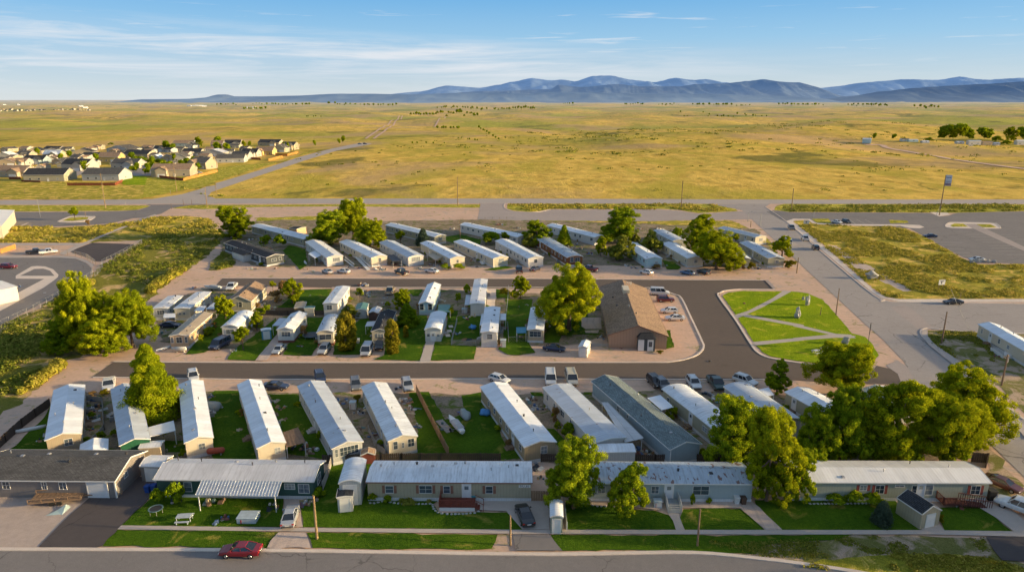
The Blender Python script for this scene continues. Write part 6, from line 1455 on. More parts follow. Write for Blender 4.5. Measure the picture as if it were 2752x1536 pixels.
for x, y, h, w, k, lb in [(265,225,110,90,'far0','tall tree left in the estate behind the dark roofs'),(335,225,80,80,'far0','tree right of the tall estate tree'),(605,175,105,90,'round0','bright tree behind the estate houses'),(800,150,80,90,'far0','tree in the back of the estate before dark roofs'),(810,240,110,100,'far0','large tree in the middle of the estate'),(905,240,100,90,'far0','second large tree in the middle of the estate'),(1075,175,65,60,'round0','pale tree between two estate houses'),(1135,178,62,42,'far0','narrow tree between two estate houses'),(1500,220,90,45,'far0','thin tree in front of a grey estate house'),(1540,220,90,35,'far0','second thin tree in front of a grey estate house'),(355,330,80,70,'far0','tree behind the white estate house row'),(40,355,70,90,'far1','dark shrub tree at the estate street'),(180,350,50,90,'far1','low bush row near the estate street')]:
    far_tree((x, y), 'O', h, k, w, lb, 'trees in the housing estate')
for x, y, h, w, k, lb in [(530,345,95,80,'far0','tree behind the left estate roofs'),(965,375,90,110,'far0','tree beside the blue roofed estate house'),(845,425,100,80,'far0','pale estate tree in the second row'),(590,525,65,110,'round0','bright tree behind the slate roofed front house'),(1180,560,125,170,'far0','dark round tree beside the parked white car in the estate'),(1340,445,120,90,'far0','narrow tree before the yellow house'),(1620,410,60,130,'far1','low bush right of the yellow house'),(1760,670,120,110,'round0','golden bush at the corner of the grey front house'),(1830,400,90,110,'far0','tree behind the estate cul-de-sac'),(1970,470,100,120,'far0','tree left of the white estate house'),(2420,440,110,75,'far0','tree right of the white estate house'),(235,495,70,60,'far1','small tree among the left estate roofs'),(1890,540,50,90,'far1','low bush at the estate garage'),(1350,245,45,120,'far1','dark bush behind the estate'),(1540,205,35,80,'far1','dark bush at the far edge of the estate')]:
    far_tree((x, y), 'N', h, k, w, lb, 'trees in the housing estate')
for i in range(44):
    x = rr.uniform(-100, 640); y = 470 + rr.uniform(-190, 90)*.9
    far_tree((x, y*.5+190), 'O' , rr.uniform(45, 85), rr.choice(['far0','far1','far0']), rr.uniform(45, 90), 'small tree between the roofs of the housing estate', 'small trees in the housing estate')
clumps('prairie_scrub', 'S', [[(-200,470),(560,500),(900,400),(1300,360),(2752,380),(3200,530),(560,530)]], 240, 'scattered scrub on the near prairie', 'weeddark', (.4, 1.0), 21, leaf=.34, k=14, spread=2.2, th=.12, cat_='scrub', terr=True)
clumps('prairie_scrub', 'S', [[(1100,400),(1500,345),(2100,330),(2752,340),(2752,400),(2200,420),(1500,420)]], 320, 'dark scrub along the prairie drainages', 'weeddark', (.8, 1.9), 22, leaf=.5, k=22, spread=5.0, th=.10, cat_='scrub', terr=True)
# ================================================================ housing estate
def ehouse(tile, x0, x1, yt, yb, ridge, roof, wall, rot, label, depth=None, gar=False, group='houses of the estate beyond the highway'):
    g = G(((x0+x1)/2, yb), tile); s = proj(g)[2]/FPX/TILES[tile][2]; w = (x1-x0)*s*.82; H = (yb-yt)*s*.8
    he = max(3.0, min(4.8, H*.6)); rise = max(1.6, min(3.4, H*.5)); dp = depth or min(15, max(10, w*.62))
    if ridge == 'x': L_, W_, rz = w, dp, R(-90+rot); o = g + Vector((-w/2*math.cos(R(rot)), -w/2*math.sin(R(rot))+dp/2, 0))
    else: L_, W_, rz = dp*1.15, w, R(rot); o = g
    r = house(o, rz, L_, W_, he=he, rise=rise, roof=roof, wall=wall, sk=0, ov=.4, gov=.35, name='suburban_house', cat='house', label=label, vents=1, wins=None, seed=int(x0)+int(yb), group=group)
    face = 'R' if ridge == 'x' else 'N'; span = L_ if ridge == 'x' else W_; c0 = 0 if ridge == 'x' else -W_/2
    for t in ((.16, .38, .84) if not gar else (.15, .4)): window(r, face, W_, L_, c0+span*t, 1.1, 1.3, 1.1, 1)
    if gar:
        u = c0+span*.75; m = MB(); m.box(*sub(face, W_, L_, None, u-2.3, u+2.3, .05, 2.3, -.02, .06)); m.build('garage_door', M['door'], r)
    else: door(r, face, W_, L_, c0+span*.6, .1)
    if ridge == 'x': window(r, 'F', W_, L_, 0, 1.1, 1.3, 1.1, 1)
    else: window(r, 'R', W_, L_, L_*.4, 1.1, 1.3, 1.1, 1)
    if ridge == 'x' and int(x0) % 2 == 0:
        # front wing with its own gable
        u = L_*(.3 if int(x1) % 2 else .72); hw = min(3.4, L_*.22); x1_ = W_/2+3.2; rr_ = rise*.62
        m = MB(); m.loft([[(x, u-hw, 0), (x, u+hw, 0), (x, u+hw, he-.02), (x, u, he+rr_-.02), (x, u-hw, he-.02)] for x in (W_/2-.3, x1_)]); wg = m.build('wing', wall, r, fix=True)
        m = MB(); m.loft([[(x, u-hw-.4, he-.12), (x, u, he+rr_+.02), (x, u+hw+.4, he-.12), (x, u+hw+.4, he+.03), (x, u, he+rr_+.17), (x, u-hw-.4, he+.03)] for x in (0, x1_+.3)]); m.build('roof', RF.get(roof), wg, fix=True)
        m = MB(); m.box(x1_-.02, x1_+.06, u-hw*.7, u+hw*.7, .05, 2.3); m.build('garage_door', M['door'], wg)
    return r
ew = dict(w=W('estate_white', (.46,.44,.40)), c=W('estate_cream', (.44,.38,.28)), t=Wt['tan'], g=Wt['grey'], y=W('yellow', (.60,.45,.18)), s=Wt['steel'], k=Wt['khaki'], d=Wt['taupe'])
for a_ in [
 ('N',275,930,515,710,'x','slate','k',4,'slate roofed grey estate house at the left of the front line'), ('N',1085,1720,515,700,'x','greyshingle','g',-2,'wide grey estate house with covered patio behind a red brown fence'),
 ('N',-120,410,480,650,'x','brown','c',-4,'brown roofed cream estate house at the left edge'), ('O',62,535,330,490,'x','brown','c',6,'long cream estate house with brown roof behind the yellow cedar fence'), ('O',480,775,265,405,'x','brown','c',-28,'cream estate house with brown roof beside the long cream one'),
 ('O',745,1090,245,340,'x','greyshingle','g',8,'grey estate house with pale roof nearest the estate road bend'), ('O',925,1150,215,310,'x','greyshingle','w',-10,'white sided estate house with grey roof behind the pale roof house'), ('O',1030,1240,185,280,'x','slate','w',-8,'white estate house with blue slate roof'),
 ('O',1180,1405,165,262,'x','brown','y',-6,'yellow estate house with orange fence'), ('O',1365,1520,135,232,'y','greyshingle','k',-10,'grey gabled estate house behind the orange fence'), ('O',1450,1640,110,205,'x','greyshingle','t',-15,'rightmost estate house with grey roof'),
 ('O',1200,1480,92,165,'x','slate','c',-6,'dark roofed estate house in the far right corner'), ('O',850,1050,95,170,'x','slate','w',6,'estate house with solar panelled dark roof'), ('O',715,860,100,185,'x','brown','d',3,'brown estate house behind the two large trees'),
 ('O',475,570,110,182,'y','greyshingle','c',8,'small gabled cream estate house in the back line'), ('O',305,560,100,170,'x','brown','s',2,'large blue grey estate house in the back line'), ('O',405,650,185,270,'x','slate','c',-5,'cream estate house with slate roof in the middle lines'),
 ('O',300,485,225,310,'y','slate','w',10,'white estate house with large gable in the middle lines'), ('O',190,330,250,330,'y','greyshingle','c',20,'small tan gabled estate house beside the tall white one'), ('O',85,210,250,328,'y','white','w',6,'tall white estate house with two rows of windows'),
 ('O',620,880,190,275,'y','grey','w',0,'pale low estate building in the middle lines'),
 ('N',1500,1960,385,535,'x','greyshingle','w',-6,'estate house with grey hipped roof and white double garage'), ('N',1335,1680,285,445,'x','brown','y',-3,'bright yellow estate house with brown roof'), ('N',1665,2120,265,390,'x','slate','c',-8,'long slate roofed estate house with stepped gables'),
 ('N',1420,1850,195,320,'y','greyshingle','g',-12,'grey estate house with a large front gable'), ('N',2110,2300,205,300,'x','greyshingle','w',0,'estate house half hidden by the tall back tree'), ('N',1940,2130,200,290,'x','brown','k',2,'khaki estate house in the back line'),
 ('N',810,1290,375,560,'x','slate','w',-10,'white walled estate house with dark roof and double garage'), ('N',980,1300,250,350,'y','slate','c',8,'dark gabled estate house in the middle'), ('N',570,860,265,390,'x','blue','c',-3,'cream estate house with blue grey roof'),
 ('N',365,590,230,330,'y','slate','c',12,'dark roofed cream estate house in the far left line'), ('N',565,870,220,300,'x','slate','c',-12,'estate house with dark roof at the far left back'), ('N',290,640,340,470,'x','slate','s',-2,'teal grey estate house with dark roof'),
 ('N',650,800,360,430,'y','brown','c',6,'small brown gabled estate house'), ('N',690,900,390,480,'y','greyshingle','t',-8,'tan gabled estate house behind the round dark tree'), ('N',-60,230,385,500,'y','brown','t',10,'orange toned estate house at the left edge'),
 ('N',160,380,380,490,'x','brown','w',-3,'brown roofed estate house between two orange toned roofs'), ('N',-80,170,290,400,'y','cream','w',6,'pale roofed estate house at the left edge'), ('N',200,440,280,380,'x','greyshingle','c',-9,'grey roofed estate house in the left back line'), ('N',1100,1440,300,400,'x','slate','d',4,'shaded estate house behind the bright yellow one'), ('N',2340,2600,300,440,'y','greyshingle','w',6,'white gabled estate house left of the long cream house')]:
    ehouse(*a_[:7], ew[a_[7]], a_[8], a_[9], gar=(int(a_[1]) % 3 == 0))
for i, (x, y, w_, t_) in enumerate([(60,300,160,60),(330,290,150,60),(470,440,150,70),(720,310,150,55),(905,300,150,60),(1050,420,170,80),(1180,300,150,55),(1330,270,140,50),(1250,500,150,70),(1760,330,160,70),(1900,300,130,50),(2050,330,150,60),(2200,420,150,75),(2330,310,150,60),(2480,300,150,60),(2700,330,170,70),(2900,300,150,60),(3050,280,150,55),(2620,250,140,50),(3250,250,150,50),(30,460,140,80),(560,560,120,60),(150,420,130,60),(620,420,120,60),(850,520,140,60),(980,460,140,60),(1180,420,140,60),(1560,330,130,55),(1700,470,130,60),(2120,390,130,60),(2260,520,130,60),(2560,370,150,65),(2820,400,150,65),(2980,360,140,60),(3160,330,140,55),(3380,290,140,50),(3500,330,140,55)]):
    ehouse('N', x-w_/2, x+w_/2, y-t_, y, 'x' if i % 3 else 'y', ['greyshingle','brown','brown','slate','greyshingle'][i % 5], ew['cwtgk'[i % 5]], (i*37) % 30-15, 'small house packed in the back rows of the housing estate', group='small houses packed in the estate')
def fc(tile, pts): return [G(p, tile) for p in pts]
board_fence(fc('N', [(935,765),(1595,765),(1700,715)]), 'red brown board fence around the grey estate house', 1.7, 'fencered')
board_fence(fc('O', [(190,500),(440,532)]), 'red brown board fence below the long cream estate house', 1.8, 'fencered'); board_fence(fc('O', [(442,532),(800,440)]), 'yellow cedar board fence facing the estate road', 1.9, 'fencegold')
board_fence(fc('O', [(1155,305),(1250,312)]), 'dark red fence beside the white estate house', 1.8, 'fencered'); board_fence(fc('O', [(1335,322),(1482,288),(1480,262)]), 'orange board fence of the yellow estate house', 2.0, 'fencegold'); board_fence(fc('O', [(1405,260),(1530,270),(1645,240),(1645,222)]), 'orange board fence of the grey gabled estate house', 2.0, 'fencegold')
board_fence(fc('N', [(130,680),(290,680)]), 'red brown fence left of the slate roofed estate house', 1.7, 'fencered')
board_fence(fc('N', [(300,715),(560,725)]), 'low dark red fence behind the slate roofed estate house', 1.2, 'fencered')
# far town and farm
for i in range(26):
    x = 5+i*17.5+rr.uniform(-4, 4); g = GT((x, 220+rr.uniform(-1.5, 2)), 'Q'); w = rr.uniform(11, 17)
    house(g, R(rr.choice([0, 90])+rr.uniform(-15, 15)), w, 11, he=5, rise=3, roof=rr.choice(['slate','brown','greyshingle']), wall=ew[rr.choice('cwwt')], sk=0, name='suburban_house', cat='house', label='tiny house in the distant row on the left plain', group='houses in the distant row', vents=0, wins=None, ov=.3)
for i, (x, y) in enumerate([(962,199),(985,198),(1005,198),(1025,198),(1040,200),(1262,208),(1290,210),(420,202),(440,201),(30,193),(100,193)]):
    g = GT((x, y), 'Q'); house(g, R(90+i*7), 30, 16, he=7, rise=3, roof='white', wall=Wt['white'], sk=0, name='farm_building', cat='farm building', label='tiny pale farm building far out on the plain', group='distant farm buildings', vents=0, wins=None)
def fhouse(x0, x1, yt, yb, roof, wall, label, name='mobile_home', cat='mobile home'):
    g = GT((x0, yb), 'P'); s = proj(g)[2]/FPX/TILES['P'][2]; w = (x1-x0)*s; r = house(g+Vector((0, 3, 0)), R(-90), w, 6, he=(yb-yt)*s*.85, rise=.8, roof=roof, wall=wall, sk=0, name=name, cat=cat, label=label, vents=0, wins=None)
    for i in range(max(1, int(w/6))): window(r, 'R', 6, w, w*(i+.5)/max(1, int(w/6)), 1.2, 1.4, 1.1, 1)
fhouse(2030,2148,285,330,'blue',Wt['white'],'white farm trailer below the round farm tree'); fhouse(2165,2262,295,333,'brown',Wt['tan'],'tan farmhouse right of the white farm trailer','farmhouse','house'); fhouse(2505,2620,282,330,'white',Wt['white'],'white farm shed cut by the right edge','shed','shed'); fhouse(1370,1440,268,295,'slate',Wt['white'],'small dark roofed farm shed far left of the grove','shed','shed'); fhouse(1440,1530,278,300,'blue',Wt['sky'],'low blue farm shed left of the grove','shed','shed'); fhouse(2280,2338,308,335,'white',Wt['white'],'small white camper trailer beside the farm','camper_trailer','camper')
fhouse(1575,1640,293,312,'white',Wt['white'],'low white farm trailer left of the farm trees','camper_trailer','camper'); fhouse(1915,1985,297,320,'blue',Wt['white'],'pale shed at the foot of the farm grove','shed','shed')
# farm track
pts = [GT(p, 'P') for p in [(1000,330),(1160,332),(1230,362),(1450,400),(1700,440),(1900,478),(2200,520),(2576,568),(2900,600)]]
pts = smooth(pts, False, 8)
def drape(name, mat, pts, w, z=.12):
    V = []; F = []
    for i, p in enumerate(pts):
        d = pts[min(len(pts)-1, i+1)]-pts[max(0, i-1)]; d.z = 0; d.normalize(); n = Vector((d.y, -d.x, 0))
        for s in (-1, -.3, .3, 1): q = p+n*(w/2*s); V.append((q.x, q.y, T(q.x, q.y)+z))
    for i in range(len(pts)-1):
        for k in range(3): a = i*4+k; F.append((a, a+1, a+5, a+4))
    me = bpy.data.meshes.new(name); me.from_pydata(V, [], F); me.materials.append(M[mat]); o = link(bpy.data.objects.new(name, me)); tag(o, kind='structure')
drape('farm_track', 'dirt', pts, 7, .35)
for tr in ([(1840,362),(1900,320),(1960,282),(2010,256)], [(1880,362),(1940,318),(1985,282),(2025,256)], [(2185,302),(2230,262),(2245,250)]):
    drape('prairie_track', 'dirt', smooth([GT(p, 'Q') for p in tr], False, 10), 3.5, .5)
# ================================================================ vehicles
V_ = [
 ('sedan','A',1618,1322,180,'red','dark red sedan parked on the front street, nose to the left'),
 ('sedan','B',253,1088,78,'silver','silver car parked tail first on the dirt drive beside the dark green house'),
 ('sedan','C',125,1080,104,'black','black car parked on the concrete pad beside the beige house'),
 ('sedan','D',1600,872,-35,'rust','rust maroon old car at the far right of the sage house'),
 ('pickup','D',1720,1035,150,'white','large white pickup cut by the right edge on the front drive'),
 ('pickup','A',735,205,-95,'white','white pickup parked by the conical tree at the end of the dirt lane'),
 ('suv','A',1300,150,-88,'white','white car with dark windows behind the cream angled home'),
 ('sedan','B',155,212,-8,'navy','dark blue sedan parked side on between two angled homes'),
 ('suv','B',452,158,-85,'navy','dark blue car half hidden behind the pale grey angled home'),
 ('suv','B',690,205,-88,'grey','dark grey sport utility facing the camera between two angled homes'),
 ('suv','B',1037,210,-82,'silver','silver sport utility facing the camera beside the board fence'),
 ('hatch','B',1655,165,-35,'white','white car behind the olive tan angled home'),
 ('van','C',298,165,-88,'white','white van, left of the two white vans on the street side'),
 ('van','C',438,165,-82,'cream','tall cream box van, right of the two vans'),
 ('suv','C',1050,205,-65,'grey','dark grey sport utility, right one of a close pair behind the khaki home'),
 ('suv','C',1000,185,-65,'black','black car tucked beside the dark grey sport utility'),
 ('suv','C',1258,195,-72,'white','white sport utility facing the camera right of the dark pair'),
 ('pickup','C',1408,195,-70,'green','dark green pickup facing the camera near the curved grey roof'),
 ('suv','C',1605,178,-38,'white','white sport utility parked aslant left of the dark compact tree'),
 ('pickup','E',1012,318,-105,'white','white vintage style pickup behind the brown shingled house'),
 ('sedan','E',325,745,0,'navy','dark blue sedan parked side on below the flat roofed homes'),
 ('van','E',880,968,-125,'navy','dark blue van beside the curved white roof home'),
 ('sedan','E',1540,1020,-112,'silver','silver sedan on the drive of the home with red skirting'),
 ('suv','E',2043,1025,-108,'silver','silver sport utility below the small curved roof home'),
 ('van','F',110,1040,-102,'silver','silver minivan beside the black jeep'),
 ('suv','F',255,975,-97,'black','black jeep in front of the slate roofed home'),
 ('pickup','F',368,365,80,'tan','tan pickup parked near the northern street on the middle block'),
 ('sedan','F',2200,1005,-14,'navy','dark blue coupe parked side on near the hall'),
 ('suv','G',1030,458,0,'maroon','dark red sport utility beside the hall'),
 ('van','G',965,382,-8,'white','white van at the far corner of the hall behind the dark red sport utility'),
 ('hatch','G',1070,585,178,'white','white hatchback beside the hall, upper one of two'),
 ('sedan','G',1135,665,178,'white','white sedan beside the hall, nearest the camera'),
 ('sedan','J',1330,932,118,'silver','silver white sedan, left of two pale cars by the ramp home'),
 ('sedan','J',1512,928,140,'white','white sedan, right of two pale cars by the ramp home'),
 ('pickup','J',2158,940,125,'black','black pickup with red tail on the north street'),
 ('sedan','J',2495,925,145,'white','white sedan before the cream home with brown awning'),
 ('pickup','K',1060,920,92,'black','black pickup before the home with streaked roof'),
 ('sedan','K',1240,900,60,'navy','dark blue car beside the pale blue fronted brown home'),
 ('pickup','K',1840,905,148,'maroon','maroon pickup half hidden behind the largest tree'),
 ('hatch','L',568,940,140,'white','white hatchback on the north street next to the pale blue home'),
 ('sedan','L',1028,945,142,'blue','blue sedan on the north street'),
 ('suv','L',1205,940,128,'black','black jeep with spare wheel beside the two trunked tree'),
 ('pickup','L',2187,440,900,'grey','grey open jeep at the kerb of the east street, farthest away'),
 ('pickup','L',2340,562,1080,'white','white pickup at the kerb of the east street'),
 ('suv','L',2455,665,1080,'black','black sport utility at the kerb of the east street, nearest the camera'),
 ('van','L',2148,605,1080,'white','white van behind the round tree by the east street'),
 ('sedan','H',1780,485,180,'black','black sedan driving on the side street'),
 ('sedan','M',648,460,-45,'white','white car in the top car park'), ('suv','M',745,460,-60,'black','black car beside the white one in the top car park'),
 ('sedan','M',1605,605,172,'navy','dark blue car alone at the edge of the car park'), ('sedan','M',2085,848,178,'white','white coupe at the car park edge above the rubble'),
 ('pickup','I',365,610,20,'black','black pickup on the lawn by the paved loop'), ('pickup','I',495,612,25,'white','white pickup next to the black one by the paved loop'),
 ('suv','I',95,762,0,'red','red car behind the workshop at the left edge'),
]
for v in V_: car(*v, sc_=.97)
car('sedan', 'O', 2290, 148, 5, 'blue', 'blue grey car at the top of the estate road'); car('suv', 'O', 2345, 148, 0, 'navy', 'dark car at the top of the estate road'); car('sedan', 'N', 1040, 562, -10, 'white', 'white car parked in the estate beside the round dark tree')
car('pickup', 'O', 595, 455, 10, 'white', 'white pickup behind the yellow estate fence')
car('sedan', 'P', 2050, 342, 0, 'white', 'white car on the farm yard', ground=GT((2050, 342), 'P'))
# boat, trailers
def boat(tile, x, y, rz, label, L_=5.5):
    root = empty('boat', loc(tile, x, y), R(rz), label, 'boat'); m = MB(); rings = []
    for t, w, zb in ((-.5,.42,.5),(-.3,.48,.45),(0,.5,.42),(.25,.42,.5),(.42,.2,.7),(.5,.03,.95)):
        w *= 2.1; y_ = t*L_; rings.append([(0, y_, zb), (w*.42, y_, zb+.25), (w*.5, y_, 1.15+.1*t), (-w*.5, y_, 1.15+.1*t), (-w*.42, y_, zb+.25)])
    m.loft(rings); m.build('hull', M['white'], root, fix=True)
    m = MB(); m.loft([[(-.7,-2.2,1.12),(.7,-2.2,1.12),(.75,.8,1.16),(-.75,.8,1.16)],[(-.5,-2.0,1.35),(.5,-2.0,1.35),(.4,.5,1.5),(-.4,.5,1.5)]]); m.build('cover', P_('boatcover', (.38,.40,.42)), root, fix=True)
    m = MB(); m.bar((0,-2,.4), (0,3.6,.4), .1); m.bar((-1,-.6,.35), (1,-.6,.35), .1); f = m.build('trailer_frame', M['metal'], root)
    for s in (-1, 1): m = MB(); m.cyl((s*1.0,-.6,.32), (s*1.2,-.6,.32), .32, .32, 12); m.build('wheel', M['tyre'], f)
boat('E', 800, 330, 75, 'white boat on a trailer behind the flat roofed homes'); boat('B', 1360, 480, 25, 'covered pale boat lying on the big lawn', 6.0)
def flat_trailer(tile, x, y, rz, label, L_=4.5, mat='pole'):
    root = empty('flatbed_trailer', loc(tile, x, y), R(rz), label, 'trailer'); m = MB()
    for i in range(12): m.box(-1.1, 1.1, -L_/2+i*L_/12, -L_/2+(i+.88)*L_/12, .75, .82)
    m.build('deck', M[mat], root); m = MB()
    for s in (-1, 1):
        m.bar((s*1.12, -L_/2, .72), (s*1.12, L_/2, .72), .1, .18)
        for j in range(5): m.box(s*1.12-.04, s*1.12+.04, -L_/2+j*L_/4-.04, -L_/2+j*L_/4+.04, .75, 1.25)
        m.bar((s*1.12, -L_/2, 1.22), (s*1.12, L_/2, 1.22), .06, .12)
    m.bar((0, L_/2, .6), (0, L_/2+1.5, .45), .12); f = m.build('side_frame', M[mat], root)
    for s in (-1, 1):
        for yy in (-.45, .45): m = MB(); m.cyl((s*.95, yy, .33), (s*1.15, yy, .33), .33, .33, 12); m.build('wheel', M['tyre'], root)
flat_trailer('A', 400, 965, -80, 'weathered wooden flatbed trailer in front of the taupe house', 6.2)
m = MB(); m.blob((0,0,.9), (3.2,1.5,1.0), 4, .15, 3); thing1('tarp_cover', m, P_('tarpdark', (.03,.045,.07)), loc('A', 440, 905), 0, 'dark tarp covered load beside the taupe house wall', 'tarp', smooth_=True)
m = MB(); m.add([(-1.3,-.9,.03),(1.2,-.9,.03),(1.5,1.1,.05),(.9,1.2,.45),(.2,.4,.2)], [(0,1,2,3,4)]); thing1('plastic_sheet', m, P_('sheetpale', (.40,.52,.52)), loc('A', 365, 1045), 10, 'pale green plastic sheet lying on the gravel below the flatbed trailer', 'sheet')
# ================================================================ poles
pole('B', 430, 1218, 925, 'tall golden utility pole on the front lawn left of the beige house', 'polegold', .17, arms=False)
pole('B', 1727, 1260, 1058, 'short utility pole at the kerb by the concrete pad', 'polegold', .13, arms=False)
pole('C', 1283, 1265, 1015, 'dark utility pole on the strip below the rusty roofed house', 'pole', .13, arms=False)
pole('D', 1597, 188, -20, 'utility pole with transformer at the right trailer lot', 'pole', .17, cap='box', arms=True, armdir=30)
pole('H', 1655, 925, 570, 'dark utility pole on the corner of the side street', 'pole', .17, arms=False, cap=None)
pole('H', 475, 610, 310, 'utility pole between the park and the east street', 'pole', .14, arms=False)
pole('I', 284*3.7839-0, 150, -205, 'utility pole beside the highway at the estate junction, left side', 'polegold', .2, arms=True)
pole('O', 690, 805, 600, 'utility pole beside the highway near the estate road corner', 'polegold', .2, arms=False)
pole('O', 787, 660, 560, 'wooden pole at the grassy corner of the estate road', 'polegold', .16, arms=False)
pole('O', 372, 648, 330, 'thin leaning pole in front of the long cream estate house', 'polegold', .16, arms=False); pole('O', 797, 412, 260, 'utility pole beside the yellow estate fence', 'pole', .2, arms=True)
pole('K', 376, 180, -145, 'tall utility pole beside the highway north of the back row', 'polegold', .2, arms=False); pole('K', 402, 545, 345, 'dark pole between two back row homes', 'pole', .14, arms=False)
pole('L', 958, 205, -100, 'utility pole on the grass strip by the service road', 'polegold', .2, arms=False); pole('L', 2187, 240, -15, 'utility pole on the grass corner by the east street junction', 'polegold', .2, arms=False)
pole('L', 1838, 405, 265, 'white street light pole on the west side of the east street', 'metal', .12, arms=False, name='street_light', cat='street light')
pole('L', 1703, 350, 250, 'white street light with arm near the service road junction', 'metal', .12, arms=False, cap='light', name='street_light', cat='street light')
pole('L', 2248, 930, 755, 'short wooden post with box at the street edge', 'polegold', .18, arms=False, cap='box', name='wooden_post', cat='post')
pole('L', 1733, 415, 350, 'yellow marker post by the east street', 'polegold', .16, arms=False, name='marker_post', cat='post')
for tl, x, y0, y1, lb in [('I',1275,112,88,'white marker post between highway and parking road'),('I',1745,160,102,'marker post at the west junction kerb'),('I',1867,120,58,'first thin sign post by the west junction'),('I',1952,120,62,'second thin sign post by the west junction'),('I',872,245,180,'leaning post on the traffic island'),('I',412,240,60,'tall thin lamp post on the parking road'),('K',622,180,145,'yellow tipped post at the service road gate'),('M',408,400,335,'white post at the car park entrance'),('M',1918,1232,1178,'thin wooden stake by the black sedan'),
   ('H',302,608,518,'dark post in the park lawn'),('M',655,0,0,'x'),('N',345,880,815,'short stump post in the meadow before the estate'),('O',308,668,625,'short white post by the meadow'),('O',500,650,615,'dark short post by the estate road'),('O',1190,410,375,'small post beside the estate road'),('Rr',720,398,366,'lone pole out on the prairie')]:
    if y0: pole(tl, x, y0, y1, lb, 'polegold' if 'yellow' in lb or 'wood' in lb else 'metal' if 'white' in lb or 'lamp' in lb else 'pole', .09, arms=False, name='post', cat='post')
# wires drop
def wire(a, b, sag, label):
    m = MB(); n = 14; pr = None
    for i in range(n+1):
        t = i/n; p = a.lerp(b, t); p.z -= sag*4*t*(1-t)
        if pr is not None: m.bar(pr, p, .045)
        pr = p
    tag(m.build('cable', M['darkmetal'] if 'dark' in label else M['metal']), label, 'cable')
a_ = G((1655,925), 'H'); wire(Vector((a_.x, a_.y, 12.0)), Vector((G((1960,770),'H').x, G((1960,770),'H').y, .3)), .3, 'pale guy wire running down from the corner pole')
# billboard sign on its tall pole
b = G((1703,378), 'M'); root = empty('pole_sign', b, R(-25), 'tall pole sign with faded white panel at the edge of the car park', 'sign')
m = MB(); m.cyl((0,0,0), (0,0,17.8), .22, .16, 10); m.build('shaft', M['pole'], root); m = MB(); m.bar((-1.2,0,0), (0,0,5), .12); m.build('brace', M['metal'], root)
m = MB(); m.rbox(.1, 2.5, -.2, .2, 13.2, 18.0, .08); pn = m.build('panel', M['metal'], root)
for i, (z0, z1, c) in enumerate([(13.35,14.4,(.30,.22,.25)),(14.5,15.8,(.55,.58,.62)),(15.9,17.8,(.68,.70,.73))]):
    m = MB(); m.box(.22, 2.4, -.24, -.2, z0, z1); m.build('panel_face', P_('bb%d' % i, c), pn)
for i in range(5): m = MB(); m.box(.4+i*.38, .64+i*.38, -.27, -.24, 16.5, 17.1); m.build('letter', P_('bbink', (.14,.18,.30)), pn)
for i in range(6): m = MB(); m.box(.4+i*.3, .58+i*.3, -.27, -.24, 14.9, 15.2); m.build('letter', P_('bbink', (.14,.18,.30)), pn)
def sign(tile, x, y, w, h, z, label, rz=0, mat='white', name='road_sign'):
    root = empty(name, loc(tile, x, y), R(rz), label, 'sign')
    for s in (-.35, .35): m = MB(); m.box(s*w-.04, s*w+.04, -.04, .04, 0, z); m.build('post', M['pole'], root)
    m = MB(); m.box(-w/2, w/2, -.09, -.04, z-h, z); p = m.build('panel', M[mat], root)
    m = MB(); m.box(-w*.12, w*.02, -.11, -.09, z-h*.8, z-h*.2); m.box(-w*.3, w*.3, -.11, -.09, z-h*.35, z-h*.22); m.build('symbol', P_('letter_dark', (.05,.05,.08)), p)
sign('H', 1645, 320, 1.9, 1.4, 2.7, 'white sign with dark symbol in the vacant lot', 8); sign('H', 825, 985, 1.0, 2.2, 5.6, 'dark notice board on posts at the park corner', 60, 'darkmetal', 'notice_board'); sign('M', 330, 490, 2.2, 1.3, 2.4, 'low white and orange entrance sign by the east street', -10, 'white', 'entrance_sign')
# park stones and seats
boulder('H', 157, 498, 115, 52, 'tall standing pale stone in the park, upper one', 1); boulder('H', 42, 638, 120, 75, 'larger leaning pale stone in the park below the upper stone', 2); boulder('H', 112, 440, 40, 28, 'small stone beside the tall standing stone', 3); boulder('H', 578, 925, 75, 70, 'pale stone near the park corner above the broad tree', 4)
boulder('H', 868, 200, 85, 110, 'grey boulder in the vacant lot beside the sidewalk', 5); table_set('H', 270, 1035, 'white picnic table in the park beside the broad tree', (.62,.62,.6), 10); table_set('H', 370, 1000, 'second white picnic table in the park', (.60,.60,.6), 20); crate_pile('G', 1905, 475, 'small round stone and debris in the upper park lawn', .5, n=3, seed=3)
for i, (x, y, w, h) in enumerate([(1990,30,40,36),(2060,20,60,45),(2120,20,50,40),(2180,25,46,36),(2240,25,60,30)]): boulder('H', x, y, h, w, ['leftmost rubble rock below the white coupe','second rubble rock below the white coupe','middle rubble rock below the white coupe','fourth rubble rock below the white coupe','rightmost rubble rock below the white coupe'][i], i+8)
# ================================================================ fences
chain_fence([G(p, 'I') for p in [(-300,1540),(0,1370),(280,1240),(600,1062),(930,855),(945,820)]], 'long chain link fence curving along the west drive')
chain_fence([G(p, 'I') for p in [(965,845),(1045,765),(1045,728),(1220,640),(1445,512)]], 'chain link fence beside the paved court')
chain_fence([G(p, 'I') for p in [(610,618),(770,636),(890,668),(975,730)]], 'short chain link fence with golden posts at the top of the drive bend', postmat='polegold')
board_fence([G(p, 'B') for p in [(1098,245),(1140,330),(1200,450),(1260,570),(1312,672)]], 'long golden board fence dividing the angled homes from the open lawn', 1.7)
board_fence([G(p, 'A') for p in [(338,330),(240,400),(150,470),(40,570),(-60,660)]], 'grey board fence along the dirt lane', 1.5, 'fencedark')
board_fence([G(p, 'B') for p in [(470,712),(1000,700),(1660,700)]], 'dark back fence behind the green and beige houses', 1.4, 'fencedark')
